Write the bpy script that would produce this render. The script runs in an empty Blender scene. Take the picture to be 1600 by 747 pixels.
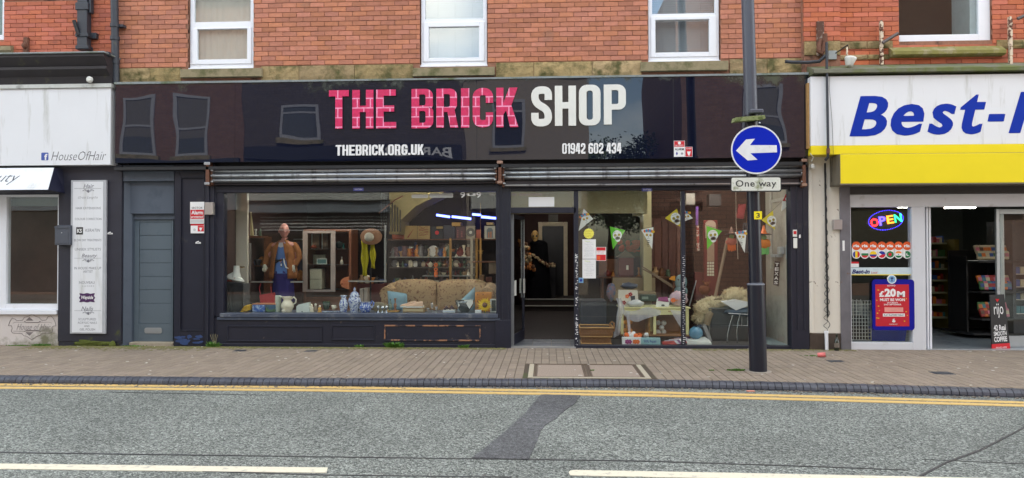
import bpy,bmesh,math,random
from mathutils import Vector,Matrix,noise
from mathutils.geometry import tessellate_polygon
random.seed(7)
S=bpy.context.scene
COL=S.collection
rad=math.radians
# ------------------------------------------------------------------ camera, sky, sun, exposure
CAM=Vector((0.55,-11.0,1.53))
YAW,PITCH,ROLL,F=rad(2.86),rad(0.86),-0.002,1100.0
RC=Matrix.Rotation(YAW,3,'Z') @ Matrix.Rotation(math.pi/2+PITCH,3,'X') @ Matrix.Rotation(ROLL,3,'Z')
cd=bpy.data.cameras.new('camera');cd.sensor_width=36;cd.lens=36*F/1600;cd.clip_end=500;cd.clip_start=.05
cam=bpy.data.objects.new('camera',cd);COL.objects.link(cam)
cam.matrix_world=Matrix.Translation(CAM) @ RC.to_4x4()
S.camera=cam
S.view_settings.view_transform='Standard';S.view_settings.look='None'
S.view_settings.exposure=1.95;S.view_settings.gamma=1
SUN_EL,SUN_AZ=rad(43),rad(18)      # azimuth clockwise from +Y: behind the shops, which stand in their own shade
W=bpy.data.worlds.new('World');S.world=W;W.use_nodes=True
wn=W.node_tree.nodes;wl=W.node_tree.links
sky=wn.new('ShaderNodeTexSky');sky.sky_type='NISHITA';sky.sun_disc=False
sky.sun_elevation=SUN_EL;sky.sun_rotation=SUN_AZ;sky.air_density=1.2;sky.dust_density=1.5
tc=wn.new('ShaderNodeTexCoord');mp=wn.new('ShaderNodeMapping');mp.inputs['Scale'].default_value=(1,1,2.2);mp.inputs['Location'].default_value=(3.1,1.7,0)
nz=wn.new('ShaderNodeTexNoise');nz.inputs['Scale'].default_value=2.3;nz.inputs['Detail'].default_value=6
rp=wn.new('ShaderNodeValToRGB');rp.color_ramp.elements[0].position=.44;rp.color_ramp.elements[1].position=.62
mx=wn.new('ShaderNodeMixRGB');mx.inputs['Color2'].default_value=(9.9,9.9,9.2,1)
wl.new(tc.outputs['Generated'],mp.inputs[0]);wl.new(mp.outputs[0],nz.inputs[0]);wl.new(nz.outputs[0],rp.inputs[0])
wl.new(rp.outputs[0],mx.inputs[0]);wl.new(sky.outputs[0],mx.inputs['Color1'])
wl.new(mx.outputs[0],wn['Background'].inputs[0]);wn['Background'].inputs[1].default_value=0.12
sd=bpy.data.lights.new('sun','SUN');sd.energy=2.3;sd.angle=rad(.6);sd.color=(1,.96,.9)
sun=bpy.data.objects.new('sun',sd);COL.objects.link(sun)
sv=Vector((math.sin(SUN_AZ)*math.cos(SUN_EL),math.cos(SUN_AZ)*math.cos(SUN_EL),math.sin(SUN_EL)))
sun.rotation_euler=sv.to_track_quat('Z','Y').to_euler();sun.location=sv*30
# ------------------------------------------------------------------ measuring helpers (photograph measurements -> metres)
def ray(u,v):return RC @ Vector(((u-800)/F,-(v-373.5)/F,-1))
def P(u,v,Y=0.0):
    d=ray(u,v);return CAM+d*((Y-CAM.y)/d.y)
def G(u,v,z=0.0):
    d=ray(u,v);return CAM+d*((z-CAM.z)/d.z)
def R(u0,v0,u1,v1,Y=0.0):
    a,b,c,d=P(u0,v0,Y),P(u1,v0,Y),P(u1,v1,Y),P(u0,v1,Y)
    return (a.x+d.x)/2,(b.x+c.x)/2,(c.z+d.z)/2,(a.z+b.z)/2
def X(u,Y=0,v=400):return P(u,v,Y).x
def Z(v,Y=0,u=800):return P(u,v,Y).z
def srgb(r,g,b):
    return tuple((c/255/12.92 if c/255 <= .04045 else ((c/255+.055)/1.055)**2.4) for c in (r,g,b))
# ------------------------------------------------------------------ materials
MATS={}
def mat(name,col,rough=.6,metal=0.,var=.18,vs=9.,bump=0.,bs=70.,rnd=0.,dirt=None,ds=3.,dlo=.55,dhi=.7,spec=.5,coat=0.,warp=0.,warps=1.2,emit=0.,alpha=1.,dz=None,streak=False,sheen=0.):
    """procedural principled material; dirt = a second colour in irregular patches; dz = (z0, z1) keeps the patches to a band of heights"""
    if name in MATS:return MATS[name]
    m=bpy.data.materials.new(name);m.use_nodes=True
    n,l=m.node_tree.nodes,m.node_tree.links;p=n['Principled BSDF']
    p.inputs['Roughness'].default_value=rough;p.inputs['Metallic'].default_value=metal
    p.inputs['Specular IOR Level'].default_value=spec;p.inputs['Coat Weight'].default_value=coat
    p.inputs['Sheen Weight'].default_value=sheen
    g=n.new('ShaderNodeNewGeometry')
    def N(scale,det=4,src=None,rgh=.55):
        t=n.new('ShaderNodeTexNoise');t.inputs['Scale'].default_value=scale;t.inputs['Detail'].default_value=det
        t.inputs['Roughness'].default_value=rgh;l.new(src or g.outputs['Position'],t.inputs[0]);return t.outputs[0]
    def math_(op,a,b=None,c=None,clamp=False):
        t=n.new('ShaderNodeMath');t.operation=op;t.use_clamp=clamp
        for i,q in enumerate((a,b,c)):
            if q is None:continue
            if isinstance(q,(int,float)):t.inputs[i].default_value=q
            else:l.new(q,t.inputs[i])
        return t.outputs[0]
    def mixc(f,a,b,bt='MIX'):
        t=n.new('ShaderNodeMixRGB');t.blend_type=bt
        for i,q in zip((0,1,2),(f,a,b)):
            if isinstance(q,(int,float)):t.inputs[i].default_value=q
            elif isinstance(q,tuple):t.inputs[i].default_value=(*q,1)
            else:l.new(q,t.inputs[i])
        return t.outputs[0]
    fac=math_('MULTIPLY_ADD',N(vs),2*var,1-var)
    if rnd:
        oi=n.new('ShaderNodeObjectInfo')
        r=math_('FRACT',math_('ADD',oi.outputs['Random'],g.outputs['Random Per Island']))
        fac=math_('MULTIPLY',fac,math_('MULTIPLY_ADD',r,2*rnd,1-rnd))
    c=mixc(1.,tuple(col),fac,'MULTIPLY')
    if rnd:
        r2=math_('FRACT',math_('MULTIPLY',r,17.31))
        h=n.new('ShaderNodeHueSaturation');l.new(c,h.inputs['Color'])
        l.new(math_('MULTIPLY_ADD',r2,.5*rnd,1-.25*rnd),h.inputs['Saturation'])
        l.new(math_('MULTIPLY_ADD',r2,.05*rnd,.5-.025*rnd),h.inputs['Hue']);c=h.outputs[0]
    if dirt:
        src=None
        if streak:
            v=n.new('ShaderNodeMapping');v.inputs['Scale'].default_value=(1,1,.12);l.new(g.outputs['Position'],v.inputs[0]);src=v.outputs[0]
        mask=N(ds,7,src,.65)
        if dz:
            sx=n.new('ShaderNodeSeparateXYZ');l.new(g.outputs['Position'],sx.inputs[0])
            mr=n.new('ShaderNodeMapRange');l.new(sx.outputs[2],mr.inputs[0])
            mr.inputs['From Min'].default_value=dz[0];mr.inputs['From Max'].default_value=dz[1];mr.inputs['To Min'].default_value=.0;mr.inputs['To Max'].default_value=.35
            mask=math_('ADD',mask,math_('SUBTRACT',mr.outputs[0],.2))
        mr=n.new('ShaderNodeMapRange');l.new(mask,mr.inputs[0]);mr.inputs['From Min'].default_value=dlo;mr.inputs['From Max'].default_value=dhi
        c=mixc(mr.outputs[0],c,tuple(dirt)); 
        rr=math_('MULTIPLY_ADD',mr.outputs[0],max(0,.75-rough),rough);l.new(rr,p.inputs['Roughness'])
    l.new(c,p.inputs['Base Color'])
    if bump or warp:
        prev=None
        if warp:
            b2=n.new('ShaderNodeBump');b2.inputs['Strength'].default_value=1;b2.inputs['Distance'].default_value=warp
            l.new(N(warps,1),b2.inputs['Height']);prev=b2.outputs[0]
        if bump:
            b=n.new('ShaderNodeBump');b.inputs['Strength'].default_value=.8;b.inputs['Distance'].default_value=bump
            l.new(N(bs,3),b.inputs['Height']); 
            if prev:l.new(prev,b.inputs['Normal'])
            prev=b.outputs[0]
        l.new(prev,p.inputs['Normal'])
    if emit:
        p.inputs['Emission Color'].default_value=(*col,1);p.inputs['Emission Strength'].default_value=emit
    if alpha<1:p.inputs['Alpha'].default_value=alpha
    MATS[name]=m;return m
def glass(name,ior=1.5,tint=(.93,.95,.94),warp=.0006,warps=1.5):
    if name in MATS:return MATS[name]
    m=bpy.data.materials.new(name);m.use_nodes=True
    n,l=m.node_tree.nodes,m.node_tree.links;n.remove(n['Principled BSDF'])
    g=n.new('ShaderNodeNewGeometry');t=n.new('ShaderNodeBsdfTransparent');t.inputs[0].default_value=(*tint,1)
    gl=n.new('ShaderNodeBsdfGlossy');gl.inputs['Roughness'].default_value=.005;fr=n.new('ShaderNodeFresnel');fr.inputs[0].default_value=ior
    # the back of a face would see total reflection: use the same ratio from both sides
    inv=n.new('ShaderNodeMixRGB');inv.inputs[1].default_value=(ior,)*3+(1,);inv.inputs[2].default_value=(1/ior,)*3+(1,)
    l.new(g.outputs['Backfacing'],inv.inputs[0]);l.new(inv.outputs[0],fr.inputs[0])
    nz=n.new('ShaderNodeTexNoise');nz.inputs['Scale'].default_value=warps;nz.inputs['Detail'].default_value=1;l.new(g.outputs['Position'],nz.inputs[0])
    b=n.new('ShaderNodeBump');b.inputs['Distance'].default_value=warp;b.inputs['Strength'].default_value=1;l.new(nz.outputs[0],b.inputs['Height'])
    l.new(b.outputs[0],gl.inputs['Normal'])
    mix=n.new('ShaderNodeMixShader');l.new(fr.outputs[0],mix.inputs[0]);l.new(t.outputs[0],mix.inputs[1]);l.new(gl.outputs[0],mix.inputs[2])
    l.new(mix.outputs[0],n['Material Output'].inputs[0]);MATS[name]=m;return m
def brick_mat(name,c1,c2,mortar,scale=4.4,bw=1.,rh=.34,ms=.05,offx=0,offz=0,rough=.85):
    """flat brickwork, for walls seen only far off or printed brick patterns"""
    if name in MATS:return MATS[name]
    m=bpy.data.materials.new(name);m.use_nodes=True
    n,l=m.node_tree.nodes,m.node_tree.links;p=n['Principled BSDF'];p.inputs['Roughness'].default_value=rough
    g=n.new('ShaderNodeNewGeometry');s=n.new('ShaderNodeSeparateXYZ');c=n.new('ShaderNodeCombineXYZ')
    l.new(g.outputs['Position'],s.inputs[0])
    for i,o,off in ((0,0,offx),(2,1,offz)):
        a=n.new('ShaderNodeMath');a.operation='ADD';a.inputs[1].default_value=off;l.new(s.outputs[i],a.inputs[0]);l.new(a.outputs[0],c.inputs[o])
    b=n.new('ShaderNodeTexBrick');l.new(c.outputs[0],b.inputs[0]);b.inputs['Scale'].default_value=scale
    b.inputs['Color1'].default_value=(*c1,1);b.inputs['Color2'].default_value=(*c2,1);b.inputs['Mortar'].default_value=(*mortar,1)
    b.inputs['Brick Width'].default_value=bw;b.inputs['Row Height'].default_value=rh;b.inputs['Mortar Size'].default_value=ms
    b.inputs['Mortar Smooth'].default_value=.3
    nz=n.new('ShaderNodeTexNoise');nz.inputs['Scale'].default_value=25;nz.inputs['Detail'].default_value=4;l.new(g.outputs['Position'],nz.inputs[0])
    mm=n.new('ShaderNodeMixRGB');mm.blend_type='OVERLAY';mm.inputs[0].default_value=.5;l.new(b.outputs[0],mm.inputs[1]);l.new(nz.outputs[0],mm.inputs[2])
    l.new(mm.outputs[0],p.inputs['Base Color']);MATS[name]=m;return m
# ------------------------------------------------------------------ mesh building
BOXF=[(0,3,2,1),(4,5,6,7),(0,1,5,4),(1,2,6,5),(2,3,7,6),(3,0,4,7)]
class B:
    def __init__(s):s.v=[];s.f=[];s.m=[];s.s=[]
    def add(s,vs,fs,mi=0,sm=False):
        o=len(s.v);s.v+=[tuple(q) for q in vs]
        for f in fs:s.f.append(tuple(i+o for i in f));s.m.append(mi);s.s.append(sm)
        return s
    def box(s,x0,x1,y0,y1,z0,z1,bev=0.,mi=0,M=None):
        if x0>x1:x0,x1=x1,x0
        if y0>y1:y0,y1=y1,y0
        if z0>z1:z0,z1=z1,z0
        if bev <= 0:
            vs=[(x0,y0,z0),(x1,y0,z0),(x1,y1,z0),(x0,y1,z0),(x0,y0,z1),(x1,y0,z1),(x1,y1,z1),(x0,y1,z1)];fs=BOXF
        else:
            b=min(bev,(x1-x0)*.45,(y1-y0)*.45,(z1-z0)*.45);vs=[];idx={}
            for i,(xa,sx) in enumerate(((x0,1),(x1,-1))):
                for j,(ya,sy) in enumerate(((y0,1),(y1,-1))):
                    for k,(za,sz) in enumerate(((z0,1),(z1,-1))):
                        for ax in range(3):
                            q=[xa+sx*b,ya+sy*b,za+sz*b];q[ax]=(xa,ya,za)[ax];idx[i,j,k,ax]=len(vs);vs.append(tuple(q))
            fs=[]
            for ax in range(3):
                o=[a for a in range(3) if a != ax]
                for e in (0,1):
                    loop=[]
                    for p,q in ((0,0),(1,0),(1,1),(0,1)):
                        c=[0,0,0];c[ax]=e;c[o[0]]=p;c[o[1]]=q;loop.append(idx[c[0],c[1],c[2],ax])
                    fs.append(tuple(loop))
            for ax in range(3):
                o=[a for a in range(3) if a != ax]
                for p in (0,1):
                    for q in (0,1):
                        c0=[0,0,0];c0[o[0]]=p;c0[o[1]]=q;c1=list(c0);c1[ax]=1
                        fs.append((idx[(*c0,o[0])],idx[(*c0,o[1])],idx[(*c1,o[1])],idx[(*c1,o[0])]))
            for i in (0,1):
                for j in (0,1):
                    for k in (0,1):fs.append((idx[i,j,k,0],idx[i,j,k,1],idx[i,j,k,2]))
        if M:vs=[M @ Vector(q) for q in vs]
        return s.add(vs,fs,mi)
    def pbox(s,u0,v0,u1,v1,Y,d,bev=0.,mi=0):
        x0,x1,z0,z1=R(u0,v0,u1,v1,Y);return s.box(x0,x1,Y,Y+d,z0,z1,bev,mi)
    def prism(s,pts,d,mi=0,holes=(),sm=False,mi_side=None):
        """flat polygon pts (3-D) pushed along vector d"""
        d=Vector(d);loops=[[Vector(q) for q in pts]]+[[Vector(q) for q in h] for h in holes]
        tri=tessellate_polygon(loops);allp=[q for lp in loops for q in lp];n=len(allp)
        s.add(allp+[q+d for q in allp],[t for t in tri]+[tuple(i+n for i in reversed(t)) for t in tri],mi)
        o=len(s.v)-2*n;k=0
        for lp in loops:
            m=len(lp)
            for i in range(m):
                a,b=k+i,k+(i+1)% m
                s.f.append((o+a,o+b,o+b+n,o+a+n));s.m.append(mi if mi_side is None else mi_side);s.s.append(sm)
            k+=m
        return s
    def xz(s,pts,Y,d,mi=0,holes=(),mi_side=None):
        return s.prism([(x,Y,z) for x,z in pts],(0,d,0),mi,[[(x,Y,z) for x,z in h] for h in holes],mi_side=mi_side)
    def lathe(s,c,prof,n=14,mi=0,sm=True,sx=1.,sy=1.,M=None):
        vs=[];fs=[]
        for r,z in prof:
            for i in range(n):
                a=2*math.pi*i/n;vs.append(Vector((c[0]+r*math.cos(a)*sx,c[1]+r*math.sin(a)*sy,c[2]+z)))
        if M:vs=[M @ q for q in vs]
        for j in range(len(prof)-1):
            for i in range(n):
                k=(i+1)% n;fs.append((j*n+i,j*n+k,(j+1)*n+k,(j+1)*n+i))
        s.add(vs,fs,mi,sm)
        if prof[0][0]>1e-5:s.add(vs[:n],[tuple(reversed(range(n)))],mi)
        if prof[-1][0]>1e-5:s.add(vs[-n:],[tuple(range(n))],mi)
        return s
    def tube(s,pts,r,n=8,mi=0,sm=True,flat=1.):
        pts=[Vector(p) for p in pts];rs=r if isinstance(r,(list,tuple)) else [r]*len(pts);vs=[];up=None
        for i,p in enumerate(pts):
            t=(pts[min(i+1,len(pts)-1)]-pts[max(i-1,0)]).normalized()
            if up is None:up=Vector((0,0,1)) if abs(t.z)<.9 else Vector((1,0,0))
            a=t.cross(up).normalized();b=a.cross(t).normalized();up=b
            for k in range(n):
                q=2*math.pi*k/n;vs.append(p+a*math.cos(q)*rs[i]+b*math.sin(q)*rs[i]*flat)
        fs=[(j*n+i,j*n+(i+1)% n,(j+1)*n+(i+1)% n,(j+1)*n+i) for j in range(len(pts)-1) for i in range(n)]
        s.add(vs,fs,mi,sm);s.add(vs[:n],[tuple(reversed(range(n)))],mi);s.add(vs[-n:],[tuple(range(n))],mi)
        return s
    def ball(s,c,r,n=12,mi=0,amp=0.,fr=3.,M=None,sm=True):
        r=(r,r,r) if not isinstance(r,(tuple,list)) else r;vs=[];m=max(4,n//2+1);c=Vector(c)
        for j in range(m+1):
            th=math.pi*j/m
            for i in range(n):
                ph=2*math.pi*i/n;d=Vector((math.sin(th)*math.cos(ph),math.sin(th)*math.sin(ph),-math.cos(th)))
                k=1+(amp*noise.noise(d*fr+c*3) if amp else 0);q=Vector((d.x*r[0]*k,d.y*r[1]*k,d.z*r[2]*k))
                vs.append(c+(M @ q if M else q))
        fs=[(j*n+i,j*n+(i+1)% n,(j+1)*n+(i+1)% n,(j+1)*n+i) for j in range(m) for i in range(n)]
        return s.add(vs,fs,mi,sm)
    def disc(s,cx,Y,cz,r,d=.003,n=20,mi=0,rz=None):
        return s.xz([(cx+r*math.cos(2*math.pi*i/n),cz+(rz or r)*math.sin(2*math.pi*i/n)) for i in range(n)],Y,d,mi)
    def grid(s,fn,nu,nv,mi=0,sm=True,thick=None):
        vs=[Vector(fn(i/nu,j/nv)) for j in range(nv+1) for i in range(nu+1)];w=nu+1
        fs=[(j*w+i,j*w+i+1,(j+1)*w+i+1,(j+1)*w+i) for j in range(nv) for i in range(nu)]
        s.add(vs,fs,mi,sm)
        if thick:
            t=Vector(thick);s.add([q+t for q in vs],[tuple(reversed(f)) for f in fs],mi,sm)
            o=len(s.v)-2*len(vs);n=len(vs)
            rim=[i for i in range(w)]+[j*w+nu for j in range(1,nv+1)]+[nv*w+i for i in range(nu-1,-1,-1)]+[j*w for j in range(nv-1,0,-1)]
            for a,b in zip(rim,rim[1:]+rim[:1]):s.f.append((o+a,o+b,o+b+n,o+a+n));s.m.append(mi);s.s.append(False)
        return s
    def mesh(s,name,mats,off=(0,0,0),recalc=True):
        me=bpy.data.meshes.new(name);o=Vector(off)
        me.from_pydata([tuple(Vector(q)-o) for q in s.v],[],s.f)
        for m in (mats if isinstance(mats,(list,tuple)) else [mats]):me.materials.append(m)
        me.polygons.foreach_set('material_index',s.m);me.polygons.foreach_set('use_smooth',s.s)
        if recalc:
            bm=bmesh.new();bm.from_mesh(me);bmesh.ops.recalc_face_normals(bm,faces=bm.faces);bm.to_mesh(me);bm.free()
        me.update();return me
    def build(s,name,mats,parent=None,label=None,cat=None,group=None,kind=None,recalc=True):
        if parent is not None:off=wloc(parent)
        else:
            xs,ys,zs=zip(*s.v);off=Vector(((min(xs)+max(xs))/2,(min(ys)+max(ys))/2,min(zs)))
        ob=bpy.data.objects.new(name,s.mesh(name,mats,off,recalc));COL.objects.link(ob)
        if parent is not None:ob.parent=parent
        else:ob.location=off
        return tag(ob,label,cat,group,kind)
def wloc(o):
    q=Vector((0,0,0))
    while o:q+=o.location;o=o.parent
    return q
def tag(o,label=None,cat=None,group=None,kind=None):
    for k,v in (('label',label),('category',cat),('group',group),('kind',kind)):
        if v:o[k]=v
    return o
def thing(name,label,cat,loc=(0,0,0),group=None,kind=None):
    o=bpy.data.objects.new(name,None);o.empty_display_size=.1;COL.objects.link(o);o.location=loc
    return tag(o,label,cat,group,kind)
# ------------------------------------------------------------------ lettering
def text_geo(body,bold=0.,shear=0.,res=3,spacing=1.):
    c=bpy.data.curves.new('lettering','FONT');c.body=body;c.size=1;c.offset=bold;c.shear=shear;c.resolution_u=res
    c.space_character=spacing;c.align_x='LEFT'
    ob=bpy.data.objects.new('lettering',c);me=ob.to_mesh()
    vs=[tuple(v.co) for v in me.vertices];fs=[tuple(p.vertices) for p in me.polygons]
    ob.to_mesh_clear();bpy.data.objects.remove(ob);bpy.data.curves.remove(c)
    return vs,fs
def fit_text(b,body,u0,v0,u1,v1,Y,bold=0.,shear=0.,d=0.,mi=0,res=2,spacing=1.,rect=None,rot=0.):
    """letters filling the measured rectangle on the plane y = Y"""
    x0,x1,z0,z1=rect or R(u0,v0,u1,v1,Y);vs,fs=text_geo(body,bold,shear,res,spacing)
    ax,bx=min(v[0] for v in vs),max(v[0] for v in vs);ay,by=min(v[1] for v in vs),max(v[1] for v in vs)
    cx,cz=(x0+x1)/2,(z0+z1)/2;pts=[]
    for x,y,_ in vs:
        px,pz=x0+(x-ax)/(bx-ax)*(x1-x0)-cx,z0+(y-ay)/(by-ay)*(z1-z0)-cz
        pts.append((cx+px*math.cos(rot)-pz*math.sin(rot),Y,cz+px*math.sin(rot)+pz*math.cos(rot)))
    b.add(pts,fs,mi)
    if d:
        n=len(pts);o=len(b.v)-n;b.add([(x,y+d,z) for x,y,z in pts],[tuple(reversed(f)) for f in fs],mi)
        ed={}
        for f in fs:
            for i in range(len(f)):
                e=(f[i],f[(i+1)% len(f)]);ed[e]=1
        for a,c in list(ed):
            if (c,a) not in ed:b.f.append((o+a,o+c,o+c+n,o+a+n));b.m.append(mi);b.s.append(False)
    return b
def arc_fillet(pts,r,n=5):
    out=[];pts=[Vector(p) for p in pts];m=len(pts)
    for i,p in enumerate(pts):
        if i in (0,m-1):out.append(p);continue
        a=(pts[i-1]-p);c=(pts[i+1]-p);rr=min(r,a.length*.5,c.length*.5);A=p+a.normalized()*rr;C=p+c.normalized()*rr
        for k in range(n+1):
            t=k/n;out.append(A*(1-t)**2+p*2*t*(1-t)+C*t*t)
    return out
def stroke(pts,w,r=.15):
    q=arc_fillet(pts,r);L,Rr=[],[]
    for i,p in enumerate(q):
        t=(q[min(i+1,len(q)-1)]-q[max(i-1,0)]).normalized();nrm=Vector((-t.y,t.x));L.append(p+nrm*w/2);Rr.append(p-nrm*w/2)
    return [(p.x,p.y) for p in L+Rr[::-1]]
def rr(x0,y0,x1,y1,rs,n=5):
    out=[];c=[(x0,y0,180,rs[0]),(x1,y0,270,rs[1]),(x1,y1,0,rs[2]),(x0,y1,90,rs[3])]
    for x,y,a0,r in c:
        if r <= 0:out.append((x,y));continue
        cx=x+r if x==x0 else x-r;cy=y+r if y==y0 else y-r
        for k in range(n+1):
            a=rad(a0+90*k/n);out.append((cx+r*math.cos(a),cy+r*math.sin(a)))
    return out
def glyph(ch):
    """condensed heavy capitals, unit height; list of (outline, holes)"""
    w,s,H=.52,.185,1.;T,Bt,L,Q=H-s/2,s/2,s/2,w-s/2;h=.14
    box=lambda a,b,c,d:([(a,b),(c,b),(c,d),(a,d)],[])
    st=lambda pts,r=.16:(stroke(pts,s,r),[])
    ring=lambda y0,y1:(rr(0,y0,w,y1,(.19,)*4),[rr(s,y0+h,w-s,y1-h,(.06,)*4)])
    if ch=='T':return [([(0,1),(w,1),(w,1-h-.02),(w/2+s/2,1-h-.02),(w/2+s/2,0),(w/2-s/2,0),(w/2-s/2,1-h-.02),(0,1-h-.02)],[])]
    if ch=='H':return [([(0,0),(0,1),(s,1),(s,.59),(w-s,.59),(w-s,1),(w,1),(w,0),(w-s,0),(w-s,.43),(s,.43),(s,0)],[])]
    if ch=='E':return [([(0,0),(0,1),(w-.04,1),(w-.04,.84),(s,.84),(s,.59),(w-.08,.59),(w-.08,.43),(s,.43),(s,.16),(w-.03,.16),(w-.03,0)],[])]
    if ch=='I':return [box(0,0,s,1)]
    if ch in 'O0':return [ring(0,1)]
    if ch=='P':return [([(0,0),(s,0),(s,.37)]+rr(s,.37,w,1,(0,.17,.19,0))[1:-1]+[(0,1)],[rr(s,.37+h,w-s+.01,1-h,(0,.05,.05,0))])]
    if ch=='B':return [([(0,0)]+rr(0,0,w,.53,(0,.17,.1,0))[1:-1]+rr(0,.5,w-.01,1,(0,.08,.17,0))[1:-1]+[(0,1)],[rr(s,h,w-s,.44,(0,.05,.05,0)),rr(s,.58,w-s,1-h,(0,.05,.05,0))])]
    if ch=='R':return [([(0,0),(0,1)]+rr(0,.4,w-.01,1,(0,.15,.18,0))[7:13][::-1]+[(w-.01,.56),(w-.07,.45),(w+.02,0),(w-s+.01,0),(w-s-.06,.4),(s,.4),(s,0)],[rr(s,.53,w-s,1-h,(0,.05,.05,0))])]
    if ch=='K':return [([(0,0),(0,1),(s,1),(s,.62),(w-s-.0,1),(w+.03,1),(w-.13,.55),(w+.05,0),(w-s+.02,0),(s+.07,.42),(s,.33),(s,0)],[])]
    if ch=='C':return [st([(Q,.62),(Q,T),(L,T),(L,Bt),(Q,Bt),(Q,.38)])]
    if ch=='G':return [st([(Q,.64),(Q,T),(L,T),(L,Bt),(Q,Bt),(Q,.52)]),box(w*.5,.4,w-s+.02,.54)]
    if ch=='S':return [st([(Q,.66),(Q,T),(L,T),(L,.6),(Q,.4),(Q,Bt),(L,Bt),(L,.34)],.2)]
    if ch=='U':return [st([(L,1),(L,Bt),(Q,Bt),(Q,1)])]
    if ch=='1':return [([(.12,0),(.12+s,0),(.12+s,1),(.16,1),(.0,.87),(0,.72),(.12,.8)],[])]
    if ch=='2':return [st([(L,.66),(L,T),(Q,T),(Q,.56),(L,.22),(L,Bt),(w,Bt)],.15)]
    if ch=='3':return [st([(L,.68),(L,T),(Q,T),(Q,.53),(w*.42,.53)],.15),st([(w*.42,.5),(Q,.5),(Q,Bt),(L,Bt),(L,.32)],.15)]
    if ch=='4':return [box(w-s-.06,0,w-.06,1),box(0,.2,w,.36),([(w-s-.06,1),(w-s-.2,1),(0,.36),(0,.3),(s,.3),(w-s-.06,.8)],[])]
    if ch in '69':
        p=[ring(0,.62),st([(L,.35),(L,T),(Q,T),(Q,.72)])]
        if ch=='9':p=[([(w-a,1-b) for a,b in o],[[(w-a,1-b) for a,b in q] for q in hs]) for o,hs in p]
        return p
    if ch=='.':return [box(0,0,s,s)]
    return []
def put_glyph(b,ch,x0,x1,z0,z1,Y,d,mi=0,mi_side=None):
    g=glyph(ch);xs=[q[0] for o,_ in g for q in o];a,c=min(xs),max(xs)
    if ch=='.':zt=z0+(z1-z0)*.19
    ys=[q[1] for o,_ in g for q in o];y0_,y1_=min(ys),max(ys)
    if ch=='.':z1=z0+(z1-z0)*.19
    m=lambda q:(x0+(q[0]-a)/(c-a)*(x1-x0),z0+(q[1]-y0_)/(y1_-y0_)*(z1-z0))
    for k,(o,hs) in enumerate(g):
        b.xz([m(q) for q in o],Y-.0006*k,d,mi,[[m(q) for q in h] for h in hs],mi_side)
    return b
def put_word(b,word,x0,x1,z0,z1,Y,d,mi=0,gap=.07):
    wd={'I':.19,'.':.19,'1':.31,' ':.22};tot=sum(wd.get(c,.54) for c in word)+gap*(len(word)-1);k=(x1-x0)/tot;x=x0
    for c in word:
        w_=wd.get(c,.54)*k
        if c != ' ':put_glyph(b,c,x,x+w_,z0,z1,Y,d,mi)
        x+=w_+gap*k
    return b
# ------------------------------------------------------------------ shared materials
m_navy=mat('navy_black_gloss_paint',srgb(26,28,44),.42,var=.25,vs=5,bump=.0015,bs=30,dirt=srgb(70,66,62),ds=5,dlo=.62,dhi=.8)
m_navy2=mat('worn_navy_paint',srgb(28,29,44),.5,var=.3,vs=6,bump=.002,bs=40,dirt=srgb(110,96,84),ds=8,dlo=.64,dhi=.76)
m_bluegrey=mat('blue_grey_paint',srgb(80,90,104),.5,var=.15,vs=3,bump=.0008,bs=60,dirt=srgb(62,72,84),ds=2.5,dlo=.55,dhi=.75)
m_door=mat('slate_blue_door_paint',srgb(94,107,117),.45,var=.1,vs=3,bump=.0006,dirt=srgb(78,92,104),ds=3,dlo=.55,dhi=.8)
m_fascia=mat('black_gloss_acrylic',srgb(17,21,38),.012,var=.2,vs=2,spec=.65,warp=.008,warps=.8,dirt=srgb(70,76,44),ds=2.2,dlo=.60,dhi=.85,dz=(3.75,4.2))
m_white=mat('white_gloss_acrylic',srgb(226,228,232),.3,var=.04,vs=2,dirt=srgb(172,172,164),ds=6,dlo=.56,dhi=.8,streak=True)
m_upvc=mat('white_upvc',srgb(232,234,240),.3,var=.03,dirt=srgb(196,194,186),ds=6,dlo=.62,dhi=.9)
m_brick=mat('orange_red_brick',srgb(178,117,92),.88,var=.26,vs=14,bump=.003,bs=45,rnd=.18,dirt=srgb(138,104,88),ds=2.6,dlo=.60,dhi=.8)
m_brick_l=mat('bright_orange_brick',srgb(182,104,80),.85,var=.16,vs=22,bump=.002,bs=45,rnd=.16,dirt=srgb(130,76,66),ds=2.6,dlo=.62,dhi=.8)
m_brick_r=mat('smooth_orange_brick',srgb(184,104,76),.85,var=.14,vs=16,bump=.002,bs=45,rnd=.16,dirt=srgb(140,74,58),ds=3.4,dlo=.6,dhi=.8)
m_mortar=mat('brick_mortar',srgb(146,104,84),.95,var=.3,vs=30,bump=.004,bs=90,dirt=srgb(70,54,46),ds=4)
m_stone=mat('yellow_sandstone',srgb(160,138,98),.9,var=.4,vs=9,bump=.015,bs=22,rnd=.2,dirt=srgb(86,82,46),ds=3.4,dlo=.46,dhi=.62)
m_sill=mat('weathered_sandstone_sill',srgb(140,128,100),.9,var=.3,vs=12,bump=.005,bs=35,dirt=srgb(84,86,50),ds=5,dlo=.48,dhi=.7)
m_lead=mat('grey_lead_flashing',srgb(138,146,148),.6,metal=.2,var=.3,vs=6,bump=.006,bs=10,dirt=srgb(92,104,72),ds=3,dlo=.5,dhi=.7)
m_steel=mat('galvanised_shutter_steel',srgb(166,168,172),.32,metal=.85,var=.25,vs=7,bump=.0008,bs=80,dirt=srgb(70,62,58),ds=6,dlo=.52,dhi=.72,streak=True)
m_alu=mat('brushed_aluminium',srgb(176,180,184),.35,metal=.7,var=.1,dirt=srgb(120,120,118),ds=7,dlo=.6,dhi=.8)
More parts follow.
